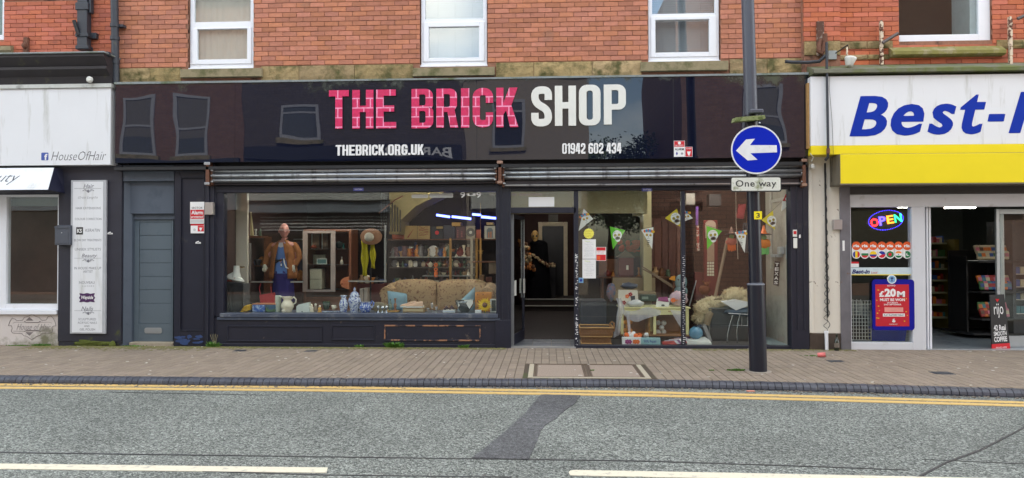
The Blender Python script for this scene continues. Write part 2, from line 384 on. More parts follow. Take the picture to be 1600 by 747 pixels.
m_rust=mat('rusty_iron',srgb(112,76,60),.85,metal=.2,var=.4,vs=20,bump=.003,bs=80,dirt=srgb(60,44,40),ds=12)
m_iron=mat('dark_cast_iron_paint',srgb(50,54,62),.5,var=.25,vs=9,bump=.002,dirt=srgb(86,84,76),ds=9,dlo=.6,dhi=.75)
m_black=mat('matt_black',(.012,.012,.014),.6,var=.2)
m_dark=mat('dark_plaster',srgb(46,38,36),.85,var=.3,vs=3)
m_cream=mat('cream_painted_board',srgb(186,176,140),.7,var=.12,vs=3,dirt=srgb(150,138,104),ds=3,dlo=.5,dhi=.8)
m_white_paint=mat('white_paint',srgb(220,220,214),.55,var=.06,vs=4)
m_plainwhite=mat('white_print',srgb(232,232,232),.5,var=.02)
m_red=mat('red_print',srgb(200,30,42),.45,var=.05)
m_wood=mat('brown_wood',srgb(104,62,40),.5,var=.3,vs=14,bump=.001)
m_lightwood=mat('pale_bamboo_wood',srgb(176,134,72),.6,var=.25,vs=18)
m_yellow=mat('yellow_plastic',srgb(236,214,20),.4,var=.05,vs=3)
m_glass=glass('shop_glass')
m_glass_up=glass('double_glazing',ior=2.2)
m_glass_clear=glass('cabinet_glass',ior=1.3,warp=0)
# ================================================================== GROUND
KP=[G(-250,584.5),G(0,586),G(500,590.3),G(1000,592.3),G(1300,598.5),G(1600,607),G(1800,613)]
def ykerb(x):
    if x <= KP[0].x:return KP[0].y
    if x >= KP[-1].x:return KP[-1].y
    for i in range(len(KP)-1):
        if x <= KP[i+1].x:
            t=(x-KP[i].x)/(KP[i+1].x-KP[i].x);p0=KP[max(i-1,0)].y;p1=KP[i].y;p2=KP[i+1].y;p3=KP[min(i+2,len(KP)-1)].y
            return p1+.5*t*(p2-p0+t*(2*p0-5*p1+4*p2-p3+t*(3*(p1-p2)+p3-p0)))
RZ=-.08
m_road=bpy.data.materials.new('worn_asphalt');m_road.use_nodes=True
def asphalt(m,base,light,dark,sc=95):
    n,l=m.node_tree.nodes,m.node_tree.links;p=n['Principled BSDF'];p.inputs['Roughness'].default_value=.9
    g=n.new('ShaderNodeNewGeometry');vo=n.new('ShaderNodeTexVoronoi');vo.inputs['Scale'].default_value=sc;l.new(g.outputs['Position'],vo.inputs[0])
    bw=n.new('ShaderNodeSeparateColor');l.new(vo.outputs['Color'],bw.inputs[0])
    r=n.new('ShaderNodeValToRGB');e=r.color_ramp.elements;e[0].position=.0;e[0].color=(*dark,1);e[1].position=1;e[1].color=(*light,1)
    e2=e.new(.45);e2.color=(*base,1);l.new(bw.outputs[0],r.inputs[0])
    v2=n.new('ShaderNodeTexNoise');v2.inputs['Scale'].default_value=34;v2.inputs['Detail'].default_value=3;l.new(g.outputs['Position'],v2.inputs[0])
    r2=n.new('ShaderNodeMapRange');r2.inputs['From Min'].default_value=.3;r2.inputs['From Max'].default_value=.7;r2.inputs['To Min'].default_value=.55;r2.inputs['To Max'].default_value=1.35;l.new(v2.outputs[0],r2.inputs[0])
    v3=n.new('ShaderNodeTexNoise');v3.inputs['Scale'].default_value=.9;v3.inputs['Detail'].default_value=5;l.new(g.outputs['Position'],v3.inputs[0])
    r3=n.new('ShaderNodeMapRange');r3.inputs['From Min'].default_value=.3;r3.inputs['From Max'].default_value=.7;r3.inputs['To Min'].default_value=.8;r3.inputs['To Max'].default_value=1.16;l.new(v3.outputs[0],r3.inputs[0])
    mm=n.new('ShaderNodeMath');mm.operation='MULTIPLY';l.new(r2.outputs[0],mm.inputs[0]);l.new(r3.outputs[0],mm.inputs[1])
    mx=n.new('ShaderNodeMixRGB');mx.blend_type='MULTIPLY';mx.inputs[0].default_value=1;l.new(r.outputs[0],mx.inputs[1]);l.new(mm.outputs[0],mx.inputs[2]);l.new(mx.outputs[0],p.inputs['Base Color'])
    ad=n.new('ShaderNodeMath');ad.operation='ADD';l.new(vo.outputs['Distance'],ad.inputs[0]);l.new(v2.outputs[0],ad.inputs[1])
    b=n.new('ShaderNodeBump');b.inputs['Distance'].default_value=.006;b.inputs['Strength'].default_value=.9;l.new(ad.outputs[0],b.inputs['Height']);l.new(b.outputs[0],p.inputs['Normal'])
asphalt(m_road,(.155,.166,.148),(.34,.36,.325),(.042,.046,.041))
m_patch=bpy.data.materials.new('newer_dark_tarmac');m_patch.use_nodes=True;asphalt(m_patch,(.108,.109,.112),(.17,.17,.172),(.06,.061,.064),160)
m_kerbbrick=mat('blue_engineering_brick',srgb(66,68,78),.42,var=.3,vs=25,bump=.002,rnd=.18,dirt=srgb(120,116,112),ds=7,dlo=.6,dhi=.8)
m_pave=mat('worn_clay_paver',srgb(137,123,108),.9,var=.22,vs=30,bump=.002,bs=160,rnd=.11,dirt=srgb(108,102,68),ds=1.3,dlo=.62,dhi=.85)
m_sand=mat('joint_sand',srgb(78,66,54),.95,var=.3,vs=40,bump=.003,dirt=srgb(70,80,40),ds=1.6,dlo=.5,dhi=.7)
m_line_y=mat('worn_yellow_line_paint',srgb(206,172,104),.8,var=.16,vs=30,bump=.002,bs=120,dirt=srgb(124,118,102),ds=14,dlo=.58,dhi=.72)
m_line_w=mat('white_line_paint',srgb(212,204,182),.8,var=.1,vs=25,bump=.002,bs=120,dirt=srgb(150,148,140),ds=16,dlo=.56,dhi=.72)
m_seam=mat('black_tar_seam',srgb(50,50,52),.5,var=.2)
m_concrete=mat('pale_concrete',srgb(160,150,132),.9,var=.2,vs=30,bump=.002,dirt=srgb(120,112,92),ds=6)
b=B();b.box(-150,150,-150,150,-.6,-.14);b.build('ground',mat('bare_ground',srgb(90,86,80),.95),kind='structure')
b=B()
xs=[-40+i*1. for i in range(81)]
for x0,x1 in zip(xs,xs[1:]):
    y0,y1=ykerb(x0)-.02,ykerb(x1)-.02
    b.add([(x0,-10.4,RZ),(x1,-10.4,RZ),(x1,y1,RZ),(x0,y0,RZ)],[(0,1,2,3)])
b.build('road',m_road,kind='structure')
def ribbon(name,m,top,bot,z,lift=.004,n=24):
    """painted band on the road between two measured edges"""
    q=B()
    def at(l,t):
        t *= len(l)-1;i=min(int(t),len(l)-2);f=t-i;return l[i]*(1-f)+l[i+1]*f
    T_=[G(u,v,z) for u,v in top];B_=[G(u,v,z) for u,v in bot]
    q.grid(lambda a,c:at(B_ if c==0 else T_,a)+Vector((0,0,lift)),n,1,thick=(0,0,-lift-.01),sm=False)
    return q.build(name,m,kind='structure')
ribbon('yellow_line',m_line_y,[(-120,599.3),(0,599.6),(250,601.5),(500,603.8),(1000,611.3),(1300,619),(1600,627.8),(1720,631.5)],
       [(-120,602.6),(0,602.8),(250,604.8),(500,607),(1000,614.6),(1300,622.3),(1600,631),(1720,634.8)],RZ)
ribbon('yellow_line',m_line_y,[(-120,604),(0,604.4),(250,606.4),(500,608.6),(1000,616.2),(1300,623.9),(1600,632.4),(1720,636)],
       [(-120,607.3),(0,607.6),(250,609.6),(500,611.8),(1000,619.6),(1300,627.3),(1600,635.8),(1720,639.6)],RZ)
ribbon('white_line',m_line_w,[(-260,722),(0,725),(512,731.2)],[(-260,730.4),(0,733.4),(510,739.4)],RZ)
ribbon('white_line',m_line_w,[(889,738),(891,736),(898,735),(1150,739.6),(1400,744.8),(1700,751)],[(889,740),(891,743),(898,743.8),(1150,748.4),(1400,754),(1700,760)],RZ)
ribbon('tar_seam',m_seam,[(-100,706),(0,706.6),(500,713.3),(1000,719.8),(1250,727.8),(1420,734.4)],[(-100,707.4),(0,708),(500,714.6),(1000,721.2),(1250,729.2),(1420,735.2)],RZ,.003)
ribbon('tar_seam',m_seam,[(250,734.2),(500,741.6),(800,745.2)],[(250,735),(500,743),(800,746.4)],RZ,.003)
ribbon('tar_seam',m_seam,[(1430,746.5),(1478,722),(1530,703),(1600,667.5)],[(1437,747),(1480,724),(1533,705),(1600,670)],RZ,.0035)
ribbon('tar_seam',m_seam,[(1440,717.6),(1600,724.6)],[(1440,718.2),(1600,725.6)],RZ,.003)
ribbon('tar_seam',m_seam,[(170,612.4),(420,617.6)],[(170,613),(420,618)],RZ,.003)
pp=[(845,617.2),(907,618.2),(897,632),(885,640),(868,655),(851,665),(842,681),(835,700),(826,718.3),(737,716.2),(752,705),(765,695),(783,680),(800,665),(811,655),(822,645),(834,630)]
random.seed(23);pq=[]
for (u0_,v0_),(u1_,v1_) in zip(pp,pp[1:]+pp[:1]):
    for k in range(6):t_=k/6;pq.append((u0_+(u1_-u0_)*t_+random.uniform(-1.1,1.1)*(k>0),v0_+(v1_-v0_)*t_+random.uniform(-.5,.5)*(k>0)))
b=B();b.prism([G(u,v,RZ)+Vector((0,0,.006)) for u,v in pq],(0,0,-.01));b.build('tarmac_patch',m_patch,kind='structure')
# gutter grime between kerb and yellow lines
b=B();random.seed(3)
for i in range(900):
    x=random.uniform(-8.5,8.2);y=ykerb(x)-.13-abs(random.gauss(0,.05));s=random.uniform(.004,.011)
    b.box(x-s,x+s,y-s,y+s,RZ,RZ+s)
b.build('gutter_grit',mat('grey_grit',srgb(128,120,110),.9,rnd=.35),kind='stuff')
# kerb: one bullnosed brick after another
kerb=thing('kerb',None,None,(0,-2.7,RZ),kind='structure');kerb['label']='dark blue brick kerb with rounded nose along the road'
kb=B();prof=[(0,-.12),(0,-.006),(-.006,0),(-.07,0),(-.1,-.012),(-.12,-.034),(-.13,-.06),(-.13,-.12)]
kb.prism([(-.0365,y,z) for y,z in prof],(.0705,0,0))
kme=kb.mesh('kerb_brick',m_kerbbrick);x=-8.9;n=0
while x<8.3 and n<236:
    o=bpy.data.objects.new('kerb_brick',kme);COL.objects.link(o);o.parent=kerb
    y=ykerb(x);sl=(ykerb(x+.1)-ykerb(x-.1))/.2
    o.location=Vector((x,y+random.uniform(-.002,.002),random.uniform(-.002,.002)))-kerb.location
    o.rotation_euler=(0,0,math.atan(sl)+random.uniform(-.008,.008));x+=.0765;n+=1
b=B()
b.grid(lambda a,c:(-40+80*a,ykerb(-40+80*a)-.12+.24*c,-.012 if c>.5 else-.05),200,1,sm=False);b.build('kerb_bed',m_sand,parent=kerb)
# pavement
pav=thing('pavement',None,None,(0,-1.4,-.06),kind='structure');pav['label']='brown clay block pavement in front of the shops'
b=B();b.grid(lambda a,c:(-40+80*a,(ykerb(-40+80*a)+.004)*(1-c)+1.0*c,-.007),160,1,sm=False);b.build('paving_bed',m_sand,parent=pav)
cv=[G(828.5,567.5),G(824,589.7),G(1018,591.8),G(1001.7,571.4)]
cx0,cx1=(cv[0].x+cv[1].x)/2,(cv[2].x+cv[3].x)/2;cy0,cy1=(cv[1].y+cv[2].y)/2,(cv[0].y+cv[3].y)/2
small_covers=[G(1472,583),G(1306,564.5),G(375,548),G(486,548.5)]
random.seed(11);blocks=[]
bw_,bl_=.1,.2;jx,jy=.006,.005;top_y=.02;col=0;x=-9.6
while x<9.2:
    y=top_y-(0 if col % 2 else bl_/2)
    yk=ykerb(x)
    first=True;yy=top_y
    while yy>yk+.012:
        L=bl_/2 if (first and col % 2==0) else bl_;first=False
        y1=yy;y0=max(yy-L,yk+.004)
        if y1-y0>.03:
            cxm,cym=x+bw_/2,(y0+y1)/2
            if not (cx0-.03<cxm<cx1+.03 and cy0-.06<cym<cy1+.06):blocks.append((x,x+bw_,y0,y1))
        yy-=L+jy
    x+=bw_+jx
inframe=lambda q:-7.2<q[0]<6.6
blocks.sort(key=lambda q:(not (inframe(q) and q[3]-q[2]>.19),-(1/((q[2]+11)**2+(q[0]-.5)**2*.25)))); 
base=B();base.box(-.05,.05,-.1,.1,-.045,0,bev=.004);bme=base.mesh('paving_block',m_pave)
big=B()
for i,(x0,x1,y0,y1) in enumerate(blocks):
    dz=random.uniform(-.0015,.0015)
    if i<300:
        o=bpy.data.objects.new('paving_block',bme);COL.objects.link(o);o.parent=pav;o.location=Vector(((x0+x1)/2,(y0+y1)/2,dz))-pav.location
        o.scale=(1,(y1-y0)/.2,1);o.rotation_euler=(random.uniform(-.008,.008),random.uniform(-.012,.012),random.uniform(-.01,.01))
    else:big.box(x0,x1,y0,y1,-.03,dz+random.uniform(-.001,.0005),bev=.004)
big.build('paving_blocks',m_pave,parent=pav,kind='stuff',recalc=False)
# access cover set in a concrete surround, two infill trays
ac=thing('access_cover','double steel access cover with gravel infill set in the pavement','access cover',((cx0+cx1)/2,(cy0+cy1)/2,0))
b=B();f=.06
b.box(cx0+f,cx1-f,cy0+f,cy1,-.03,-.006,mi=1);b.box(cx0,cx1,cy0,cy0+f,-.03,.002);b.box(cx0,cx0+f,cy0+f,cy1,-.03,.002);b.box(cx1-f,cx1,cy0+f,cy1,-.03,.002);b.build('surround',[mat('pale_clean_concrete',srgb(172,162,142),.9,var=.15,vs=30,bump=.002),mat('cover_grime',srgb(100,88,74),.9,var=.3,vs=20)],ac)
mid=(cx0+cx1)/2
m_infill=mat('pebble_infill',srgb(150,134,120),.9,var=.8,vs=70,bump=.003,bs=140)
for a0,a1 in ((cx0+f,mid),(mid,cx1-f)):
    b=B();b.box(a0+.052,a1-.052,cy0+f+.035,cy1-.03,-.03,-.001);b.build('tray_infill',m_infill,ac)
    b=B()
    for k in range(2):
        e=.012+.024*k
        for q in ((a0+e,a0+e+.009,cy0+f+.01,cy1-.008),(a1-e-.009,a1-e,cy0+f+.01,cy1-.008)):b.box(*q,-.03,.001)
    for q in ((a0+.005,a1-.005,cy0+f+.002,cy0+f+.01),(a0+.005,a1-.005,cy0+f+.02,cy0+f+.028),(a0+.005,a1-.005,cy1-.016,cy1-.008)):b.box(*q,-.03,.0025)
    b.build('tray_rim',mat('worn_brown_steel',srgb(112,94,80),.7,metal=.3,var=.3,vs=25),ac)
for g,w_,lb in zip(small_covers,(.12,.1,.09,.09),('small square iron valve cover in the pavement outside the convenience store','small iron stopcock cover in the pavement near the white pillar','small iron cover by the left end of the black stall riser','small bluish iron cover by the middle panel of the stall riser')):
    b=B();b.box(g.x-w_,g.x+w_,g.y-w_*.8,g.y+w_*.8,-.02,.003,bev=.004)
    b.box(g.x-w_*.8,g.x+w_*.8,g.y-w_*.6,g.y+w_*.6,.003,.006);b.build('valve_cover',m_iron,label=lb,cat='valve cover',group='small iron covers in the pavement')
b=B();random.seed(5)
for i in range(150):
    x=random.uniform(-8,7.5);y=random.uniform(ykerb(x)+.05,-.05) if random.random()<.7 else-random.uniform(.02,.25);s=random.uniform(.004,.012)*(1.4 if random.random()<.1 else 1)
    b.box(x-s*1.6,x+s*1.6,y-s,y+s,.001,.004)
b.build('litter_flecks',mat('pale_litter',srgb(205,200,190),.8,rnd=.2),kind='stuff')
# ================================================================== BRICKWORK
def full_brick_meshes(name,m,bl,bh,dep=.045):
    out=[]
    for k in range(4):
        q=B();q.box(-bl/2,bl/2,0,dep,-bh/2,bh/2,bev=.0035)
        q.v=[(x+random.uniform(-.002,.002),y+random.uniform(-.001,.001),z+random.uniform(-.0015,.0015)) for x,y,z in q.v]
        out.append(q.mesh(name,m))
    return out
def bricks(parent,m,x0,x1,z0,z1,Y,holes,lim=300,bl=.215,bh=.066,j=.011,hdr=4,ztop_seen=5.6,seed=1):
    random.seed(seed);me=full_brick_meshes('brick',m,bl,bh);lst=[];z=z0;row=0
    while z+bh*.5<z1:
        header=hdr and row % hdr==hdr-1;L=(bl-j)/2 if header else bl
        x=x0-(L/2 if row % 2 else 0)-random.uniform(0,.02)
        while x<x1:
            a,c=max(x,x0),min(x+L,x1);spans=[(a,c)] if c>a else []
            for hx0,hx1,hz0,hz1 in holes:
                if z+bh>hz0+.01 and z<hz1-.01:
                    ns=[]
                    for p,q in spans:
                        if q <= hx0 or p >= hx1:ns.append((p,q))
                        else:
                            if p<hx0:ns.append((p,hx0))
                            if q>hx1:ns.append((hx1,q))
                    spans=ns
            for p,q in spans:
                if q-p>.03:lst.append((p,q,z))
            x+=L+j
        z+=bh+j;row+=1
    lst.sort(key=lambda t:(t[2]>ztop_seen-.12,-(t[1]-t[0])>-.19,random.random()))
    big=B();pl=wloc(parent)
    for i,(p,q,zz) in enumerate(lst):
        pr=random.uniform(-.003,.002)
        if i<lim:
            o=bpy.data.objects.new('brick',random.choice(me));COL.objects.link(o);o.parent=parent
            o.location=Vector(((p+q)/2,Y+pr,zz+bh/2))-pl;o.scale=((q-p)/bl,1,1)
            o.rotation_euler=(random.uniform(-.01,.01),random.uniform(-.004,.004),random.uniform(-.008,.008))
        else:big.box(p,q,Y+pr,Y+.04,zz,zz+bh,bev=.003)
    if big.v:big.build('brickwork',m,parent,kind='stuff',recalc=False)
def wall_holes(b,x0,x1,z0,z1,y0,y1,holes):
    xs=sorted({x0,x1,*[h for q in holes for h in q[:2] if x0<h<x1]})
    for a,c in zip(xs,xs[1:]):
        hs=sorted([(q[2],q[3]) for q in holes if q[0]<= a+1e-6 and q[1]>= c-1e-6]);z=z0
        for h0,h1 in hs:
            if h0>z:b.box(a,c,y0,y1,z,h0)
            z=max(z,h1)
        if z<z1:b.box(a,c,y0,y1,z,z1)
ZTOP,ZSEEN=8.6,5.62
m_far_brick=brick_mat('far_brickwork',srgb(176,100,76),srgb(160,88,66),srgb(120,90,74),scale=4.4,bw=1,rh=.34)
def stones(parent,x0,x1,z0,z1,Y,n,m,seed=2,skip=()):
    random.seed(seed);x=x0;w=(x1-x0)/n
    for i in range(n):
        a=x;c=x1 if i==n-1 else x+w*random.uniform(.75,1.25);x=c
        if c-a<.05:continue
        q=B();ox,oz=random.random()*9,random.random()*9
        q.grid(lambda s,t:(a+.004+(c-a-.008)*s,Y+(.0 if s in (0,1) or t in (0,1) else-.004-.02*abs(noise.noise(Vector((ox+s*(c-a)*7,oz+t*1.5,i))))),z0+.003+(z1-z0-.006)*t),14,4,thick=(0,.1,0),sm=False)
        q.build('stone',m,parent)
m_blind=mat('white_venetian_blind',srgb(160,168,178),.5,var=.05)
m_net=mat('cream_window_blind',srgb(214,208,200),.7,var=.08,vs=5)
def upvc(bld,u0,u1,vb,vt_low,vtr0,vtr1,sash_top,gl,sill,Y=.06,label=None,blind='slat',zt=6.45,rear=None):
    """white plastic window with fixed upper light above an opening sash; measurements from the photograph"""
    x0,x1,z0,_=R(u0,40,u1,vb,Y);root=thing('window',None,None,((x0+x1)/2,0,z0));root.parent=bld;root.location-=bld.location
    if label:root['label']=label
    zc0,zc1=Z(vtr1,Y,(u0+u1)/2),Z(vtr0,Y,(u0+u1)/2);fw=.062
    q=B()  # outer frame, transom, bottom sub-sill: butted
    q.box(x0,x0+fw,Y,Y+.07,z0+.09,zt,bev=.005);q.box(x1-fw,x1,Y,Y+.07,z0+.09,zt,bev=.005);q.box(x0+fw,x1-fw,Y+.002,Y+.07,zt-fw,zt,bev=.004)
    q.box(x0+fw,x1-fw,Y+.002,Y+.07,zc0,zc1,bev=.005);q.box(x0-.015,x1+.015,Y-.03,Y+.09,z0,z0+.028,bev=.004);q.box(x0,x1,Y+.001,Y+.07,z0+.028,z0+.09,bev=.005)
    q.build('frame',m_upvc,root)
    a0,a1,g0,g1=R(*gl,Y);s0,s1=x0+fw*.6,x1-fw*.6;t0,t1=z0+.088,zc0+.004   # opening sash
    q=B();q.box(s0,a0,Y-.015,Y+.05,t0,t1,bev=.006);q.box(a1,s1,Y-.015,Y+.05,t0,t1,bev=.006)
    q.box(a0,a1,Y-.0135,Y+.05,t0,g0,bev=.006);q.box(a0,a1,Y-.0135,Y+.05,g1,t1,bev=.006);q.build('sash',m_upvc,root)
    q=B();q.box(a0-.01,a1+.01,Y+.02,Y+.026,g0-.01,g1+.01);q.build('pane',m_glass_up,root)
    q=B();q.box(x0+fw-.01,x1-fw+.01,Y+.03,Y+.036,zc1-.01,zt-fw+.01);q.build('pane',m_glass_up,root)
    q=B()
    if blind=='slat':
        z=g0
        while z<zt-.1:
            q.add([(x0+.05,Y+.15,z),(x1-.05,Y+.15,z),(x1-.05,Y+.162,z+.04),(x0+.05,Y+.162,z+.04)],[(0,1,2,3)]);z+=.037
        for xx in (x0+.25,(x0+x1)/2,x1-.25):q.box(xx-.004,xx+.004,Y+.14,Y+.143,g0,zt-.1)
    else:
        q.grid(lambda s,t:(x0+.05+(x1-x0-.1)*s,Y+.09+.005*math.sin(s*60),z0+.12+(zt-z0-.2)*t),80,1)
    if blind != 'none':q.build('blind',m_blind if blind=='slat' else m_net,root)
    sx0,sx1,sz0,sz1=R(*sill,-.07)
    q=B();q.prism([(sx0,-.08,sz0),(sx0,-.08,sz1-.03),(sx0,Y,z0-.002),(sx0,Y,sz0)],(sx1-sx0,0,0));q.build('sill',m_sill,root)
    return (x0-.012,x1+.012,z0-.01,zt+.01)
# ---- middle building
mb=thing('brick_building','middle brick building with three white windows above the black shopfront','building',(-.9,4,0))
xl,xr=X(184,0,60),X(1253,0,60)
h=[upvc(mb,297,397,109,0,34,44,37,(308.5,45.6,386.5,93),(282,104.5,409,120),blind='net',label='white window with pale blind, left of the three over the black sign'),
     upvc(mb,658,761,105,0,29.6,35,32,(670,42,748.5,90.5),(645,102.8,772.5,118),label='white window with slatted blind, middle of the three over the black sign'),
     upvc(mb,1013,1123.5,98,0,21,26,24,(1024,31,1108,82),(1001,93,1138,110),label='white window with slatted blind nearest the lamp post')]
zb=(Z(105,0,250)+Z(97.5,0,850)+Z(91,0,1200))/3
wb=B();wall_holes(wb,xl,xr,zb-.35,ZSEEN,.012,.25,h);w_=wb.build('wall',m_mortar,mb)
bricks(w_,m_brick,xl+.005,xr,zb+.008,ZSEEN,0,h,lim=300,bl=.219,bh=.0695,j=.0075,hdr=0,seed=21)
wb=B();wall_holes(wb,xl,xr,ZSEEN,ZTOP,.0,.25,h);wb.box(xl,xr,.25,9.9,ZTOP-.1,ZTOP);wb.build('upper_wall',m_far_brick,mb)
wb=B();wb.box(xl-.05,xl+.05,.25,10,0,ZTOP-.1);wb.box(xr-.05,xr+.05,.25,10,0,ZTOP-.1);wb.box(xl+.05,xr-.05,9.9,10,0,ZTOP-.1);wb.box(xl+.05,xr-.05,.25,9.9,3.1,3.3)
wb.box(xl+.06,xr-.06,1.6,1.7,3.31,ZTOP-.12);wb.build('inner_shell',m_dark,mb)
band=thing('stone_band',None,None,(-.9,0,zb-.2));band.parent=mb;band.location-=mb.location
zs1,zs0=zb-.004,(Z(125,0,250)+Z(118,0,850)+Z(113,0,1200))/3-.03
spans=[];cur=xl+.01
for q in h:
    spans.append((cur,q[0]-.10));cur=q[1]+.13
spans.append((cur,xr))
for i,(a,c) in enumerate(spans):stones(band,a,c,zs0,zs1,-.01,max(2,round((c-a)/.75)),m_stone,seed=30+i)
# ---- left building (hair salon below)
lb=thing('brick_building','orange brick building above the hair salon at the left edge','building',(-8.5,4,0))
lx1=X(181,.02,60);lx0=-11.5;lz0=Z(88,.02,90)
wx0,wx1,wz0,_=R(-110,0,9,64,.06);lh=[(wx0,wx1,wz0,6.4)]
wb=B();wall_holes(wb,lx0,lx1,lz0-.3,ZSEEN,.032,.25,lh);w_=wb.build('wall',m_mortar,lb)
bricks(w_,m_brick_l,lx0,lx1-.02,lz0-.02,ZSEEN,.02,lh,lim=150,bl=.207,bh=.065,j=.0065,hdr=0,seed=5)
wb=B();wall_holes(wb,lx0,lx1,ZSEEN,ZTOP+.6,.02,.25,lh);wb.box(lx0,lx1,.25,9,ZTOP+.5,ZTOP+.6);wb.build('upper_wall',m_far_brick,lb)
wb=B();wb.box(lx0,lx1,1.6,1.7,2.9,ZTOP+.5);wb.box(lx0,lx1,.26,1.6,2.9,3);wb.build('inner_shell',m_dark,lb)
win=thing('window',None,None,((wx0+wx1)/2,0,wz0));win.parent=lb;win.location-=lb.location
q=B();q.box(wx1-.06,wx1,.06,.13,wz0,6.4,bev=.004);q.box(wx0,wx0+.06,.06,.13,wz0,6.4,bev=.004);q.box(wx0+.06,wx1-.06,.062,.13,wz0,wz0+.09,bev=.004);q.box(wx0+.06,wx1-.06,.062,.13,6.33,6.4);q.build('frame',m_upvc,win)
q=B();q.box(wx0+.05,wx1-.05,.08,.086,wz0+.08,6.35);q.build('pane',m_glass,win)
q=B();q.box(wx1-.15,wx1-.06,.2,.22,wz0,6.4);q.box(wx0+.06,wx1-.15,.2,.22,wz0+.0,6.4);q.build('curtain',mat('pale_curtain',srgb(150,170,170),.8,var=.2,vs=12),win)
s0,s1,q0,q1=R(-110,70,17,85,-.04);q=B();q.prism([(s0,-.05,q1-.03),(s0,.06,q1),(s0,.06,q0),(s0,.0,q0),(s0,-.05,q0+.06)],(s1-s0,0,0));q.build('sill',m_sill,win)
# cornice: stacked mouldings
co=thing('cornice',None,None,(-8.5,0,3.9));co.parent=lb;co.location-=lb.location
zc=[Z(v,-.3,90) for v in (87,91,96,104,107,118,130)]
pf=[(.02,zc[0]+.02),(-.4,zc[0]),(-.4,zc[1]),(-.36,zc[2]),(-.3,zc[3]),(-.33,zc[3]-.01),(-.33,zc[4]-.02),(-.22,zc[5]),(-.18,zc[6]),(-.18,zc[6]-.05),(.02,zc[6]-.05)]
cxe=X(168,-.3,100);q=B();q.prism([(lx0,y,z) for y,z in pf],(cxe-lx0,0,0));q.build('moulding',mat('sooty_black_paint',srgb(44,40,44),.6,var=.3,vs=5,bump=.002,dirt=srgb(86,84,60),ds=4,dlo=.6,dhi=.75),co)
q=B();q.box(lx0,cxe+.03,-.43,.0,zc[0],zc[0]+.025,bev=.006);q.build('lead_capping',m_lead,co)
# ---- right building (convenience store below)
rb=thing('brick_building','smooth orange brick building above the convenience store at the right','building',(8,4,0))
rx0,rx1=xr+.0,11.6;rz0=Z(100,0,1450)
gx0,gx1,gz0,_=R(1402,20,1547.5,65,.05);rh=[(gx0,gx1,gz0,6.5)]
wb=B();wall_holes(wb,rx0,rx1,rz0-.5,ZSEEN,.012,.25,rh);w_=wb.build('wall',m_mortar,rb)
bricks(w_,m_brick_r,rx0+.1,rx1,rz0,ZSEEN,-.004,rh,lim=200,bl=.224,bh=.0685,j=.0055,hdr=0,seed=9)
px0,px1=X(1256,-.12,60),X(1313,-.12,60)
wb=B();wb.box(px0,px1,-.11,.012,rz0-.3,ZSEEN);pier=wb.build('pier',m_mortar,rb)
zst=Z(64,-.12,1285);bricks(pier,m_brick_r,px0,px1,zst,ZSEEN,-.122,[],lim=120,bl=.224,bh=.0685,j=.0055,hdr=0,seed=10)
stones(pier,px0,px1,Z(86,-.13,1285),zst-.004,-.13,1,m_stone,4)
stones(w_,px1+.01,gx0-.1,Z(76,-.02,1360),Z(64,-.02,1360),-.02,2,m_stone,5)
stones(w_,px1+.01,gx0-.15,Z(93,-.02,1360),Z(85,-.02,1360),-.02,2,m_stone,6)
stones(w_,gx1+.05,rx1,Z(76,-.02,1560),Z(62,-.02,1560),-.02,6,m_stone,8)
wb=B();wall_holes(wb,rx0,rx1,ZSEEN,ZTOP+.3,.0,.25,rh);wb.box(rx0,rx1,.25,9,ZTOP+.2,ZTOP+.3);wb.build('upper_wall',m_far_brick,rb)
wb=B();wb.box(rx0+.06,rx1,1.6,1.7,3.1,ZTOP+.2);wb.box(rx0+.06,rx1,.26,1.6,3.1,3.2);wb.build('inner_shell',m_dark,rb)
win=thing('window',None,None,((gx0+gx1)/2,0,gz0));win.parent=rb;win.location-=rb.location
a0,a1,b0,b1=R(1404.5,10,1529,54,.05)
q=B();q.box(gx0,a0,.05,.12,gz0,6.5,bev=.005);q.box(a1,gx1,.05,.12,gz0,6.5,bev=.008);q.box(a0,a1,.052,.12,gz0,b0,bev=.006);q.box(a0,a1,.052,.12,6.4,6.5);q.build('frame',m_upvc,win)
q=B();q.box(a0-.01,a1+.01,.08,.086,b0-.01,6.41);q.build('pane',m_glass,win)
q=B();q.box(a1-.09,a1+.02,.12,.6,b0,6.4);q.build('reveal',mat('pale_blue_plaster',srgb(176,190,196),.8),win)
s0,s1,q0,q1=R(1393,66,1570,87,-.1);q=B();q.prism([(s0,-.14,q0+.02),(s0,-.14,q0+.07),(s0,.05,q1),(s0,.05,q0),(s0,-.1,q0)],(s1-s0,0,0));q.build('sill',mat('mossy_sandstone',srgb(128,122,66),.9,var=.3,vs=8,bump=.005,dirt=srgb(150,140,108),ds=6,dlo=.5,dhi=.65),win)
q=B();zl=Z(100,-.2,1430);q.prism([(X(1268,-.3,110),y,z) for y,z in ((-.40,zl-.16),(-.40,zl-.11),(-.3,zl-.07),(.0,zl+.05),(.0,zl-.16))],(5.2,0,0));q.build('lead_roof',mat('mossy_lead',srgb(112,112,96),.8,var=.4,vs=4,bump=.01,bs=9,dirt=srgb(96,104,56),ds=3,dlo=.45,dhi=.6,streak=False),rb)
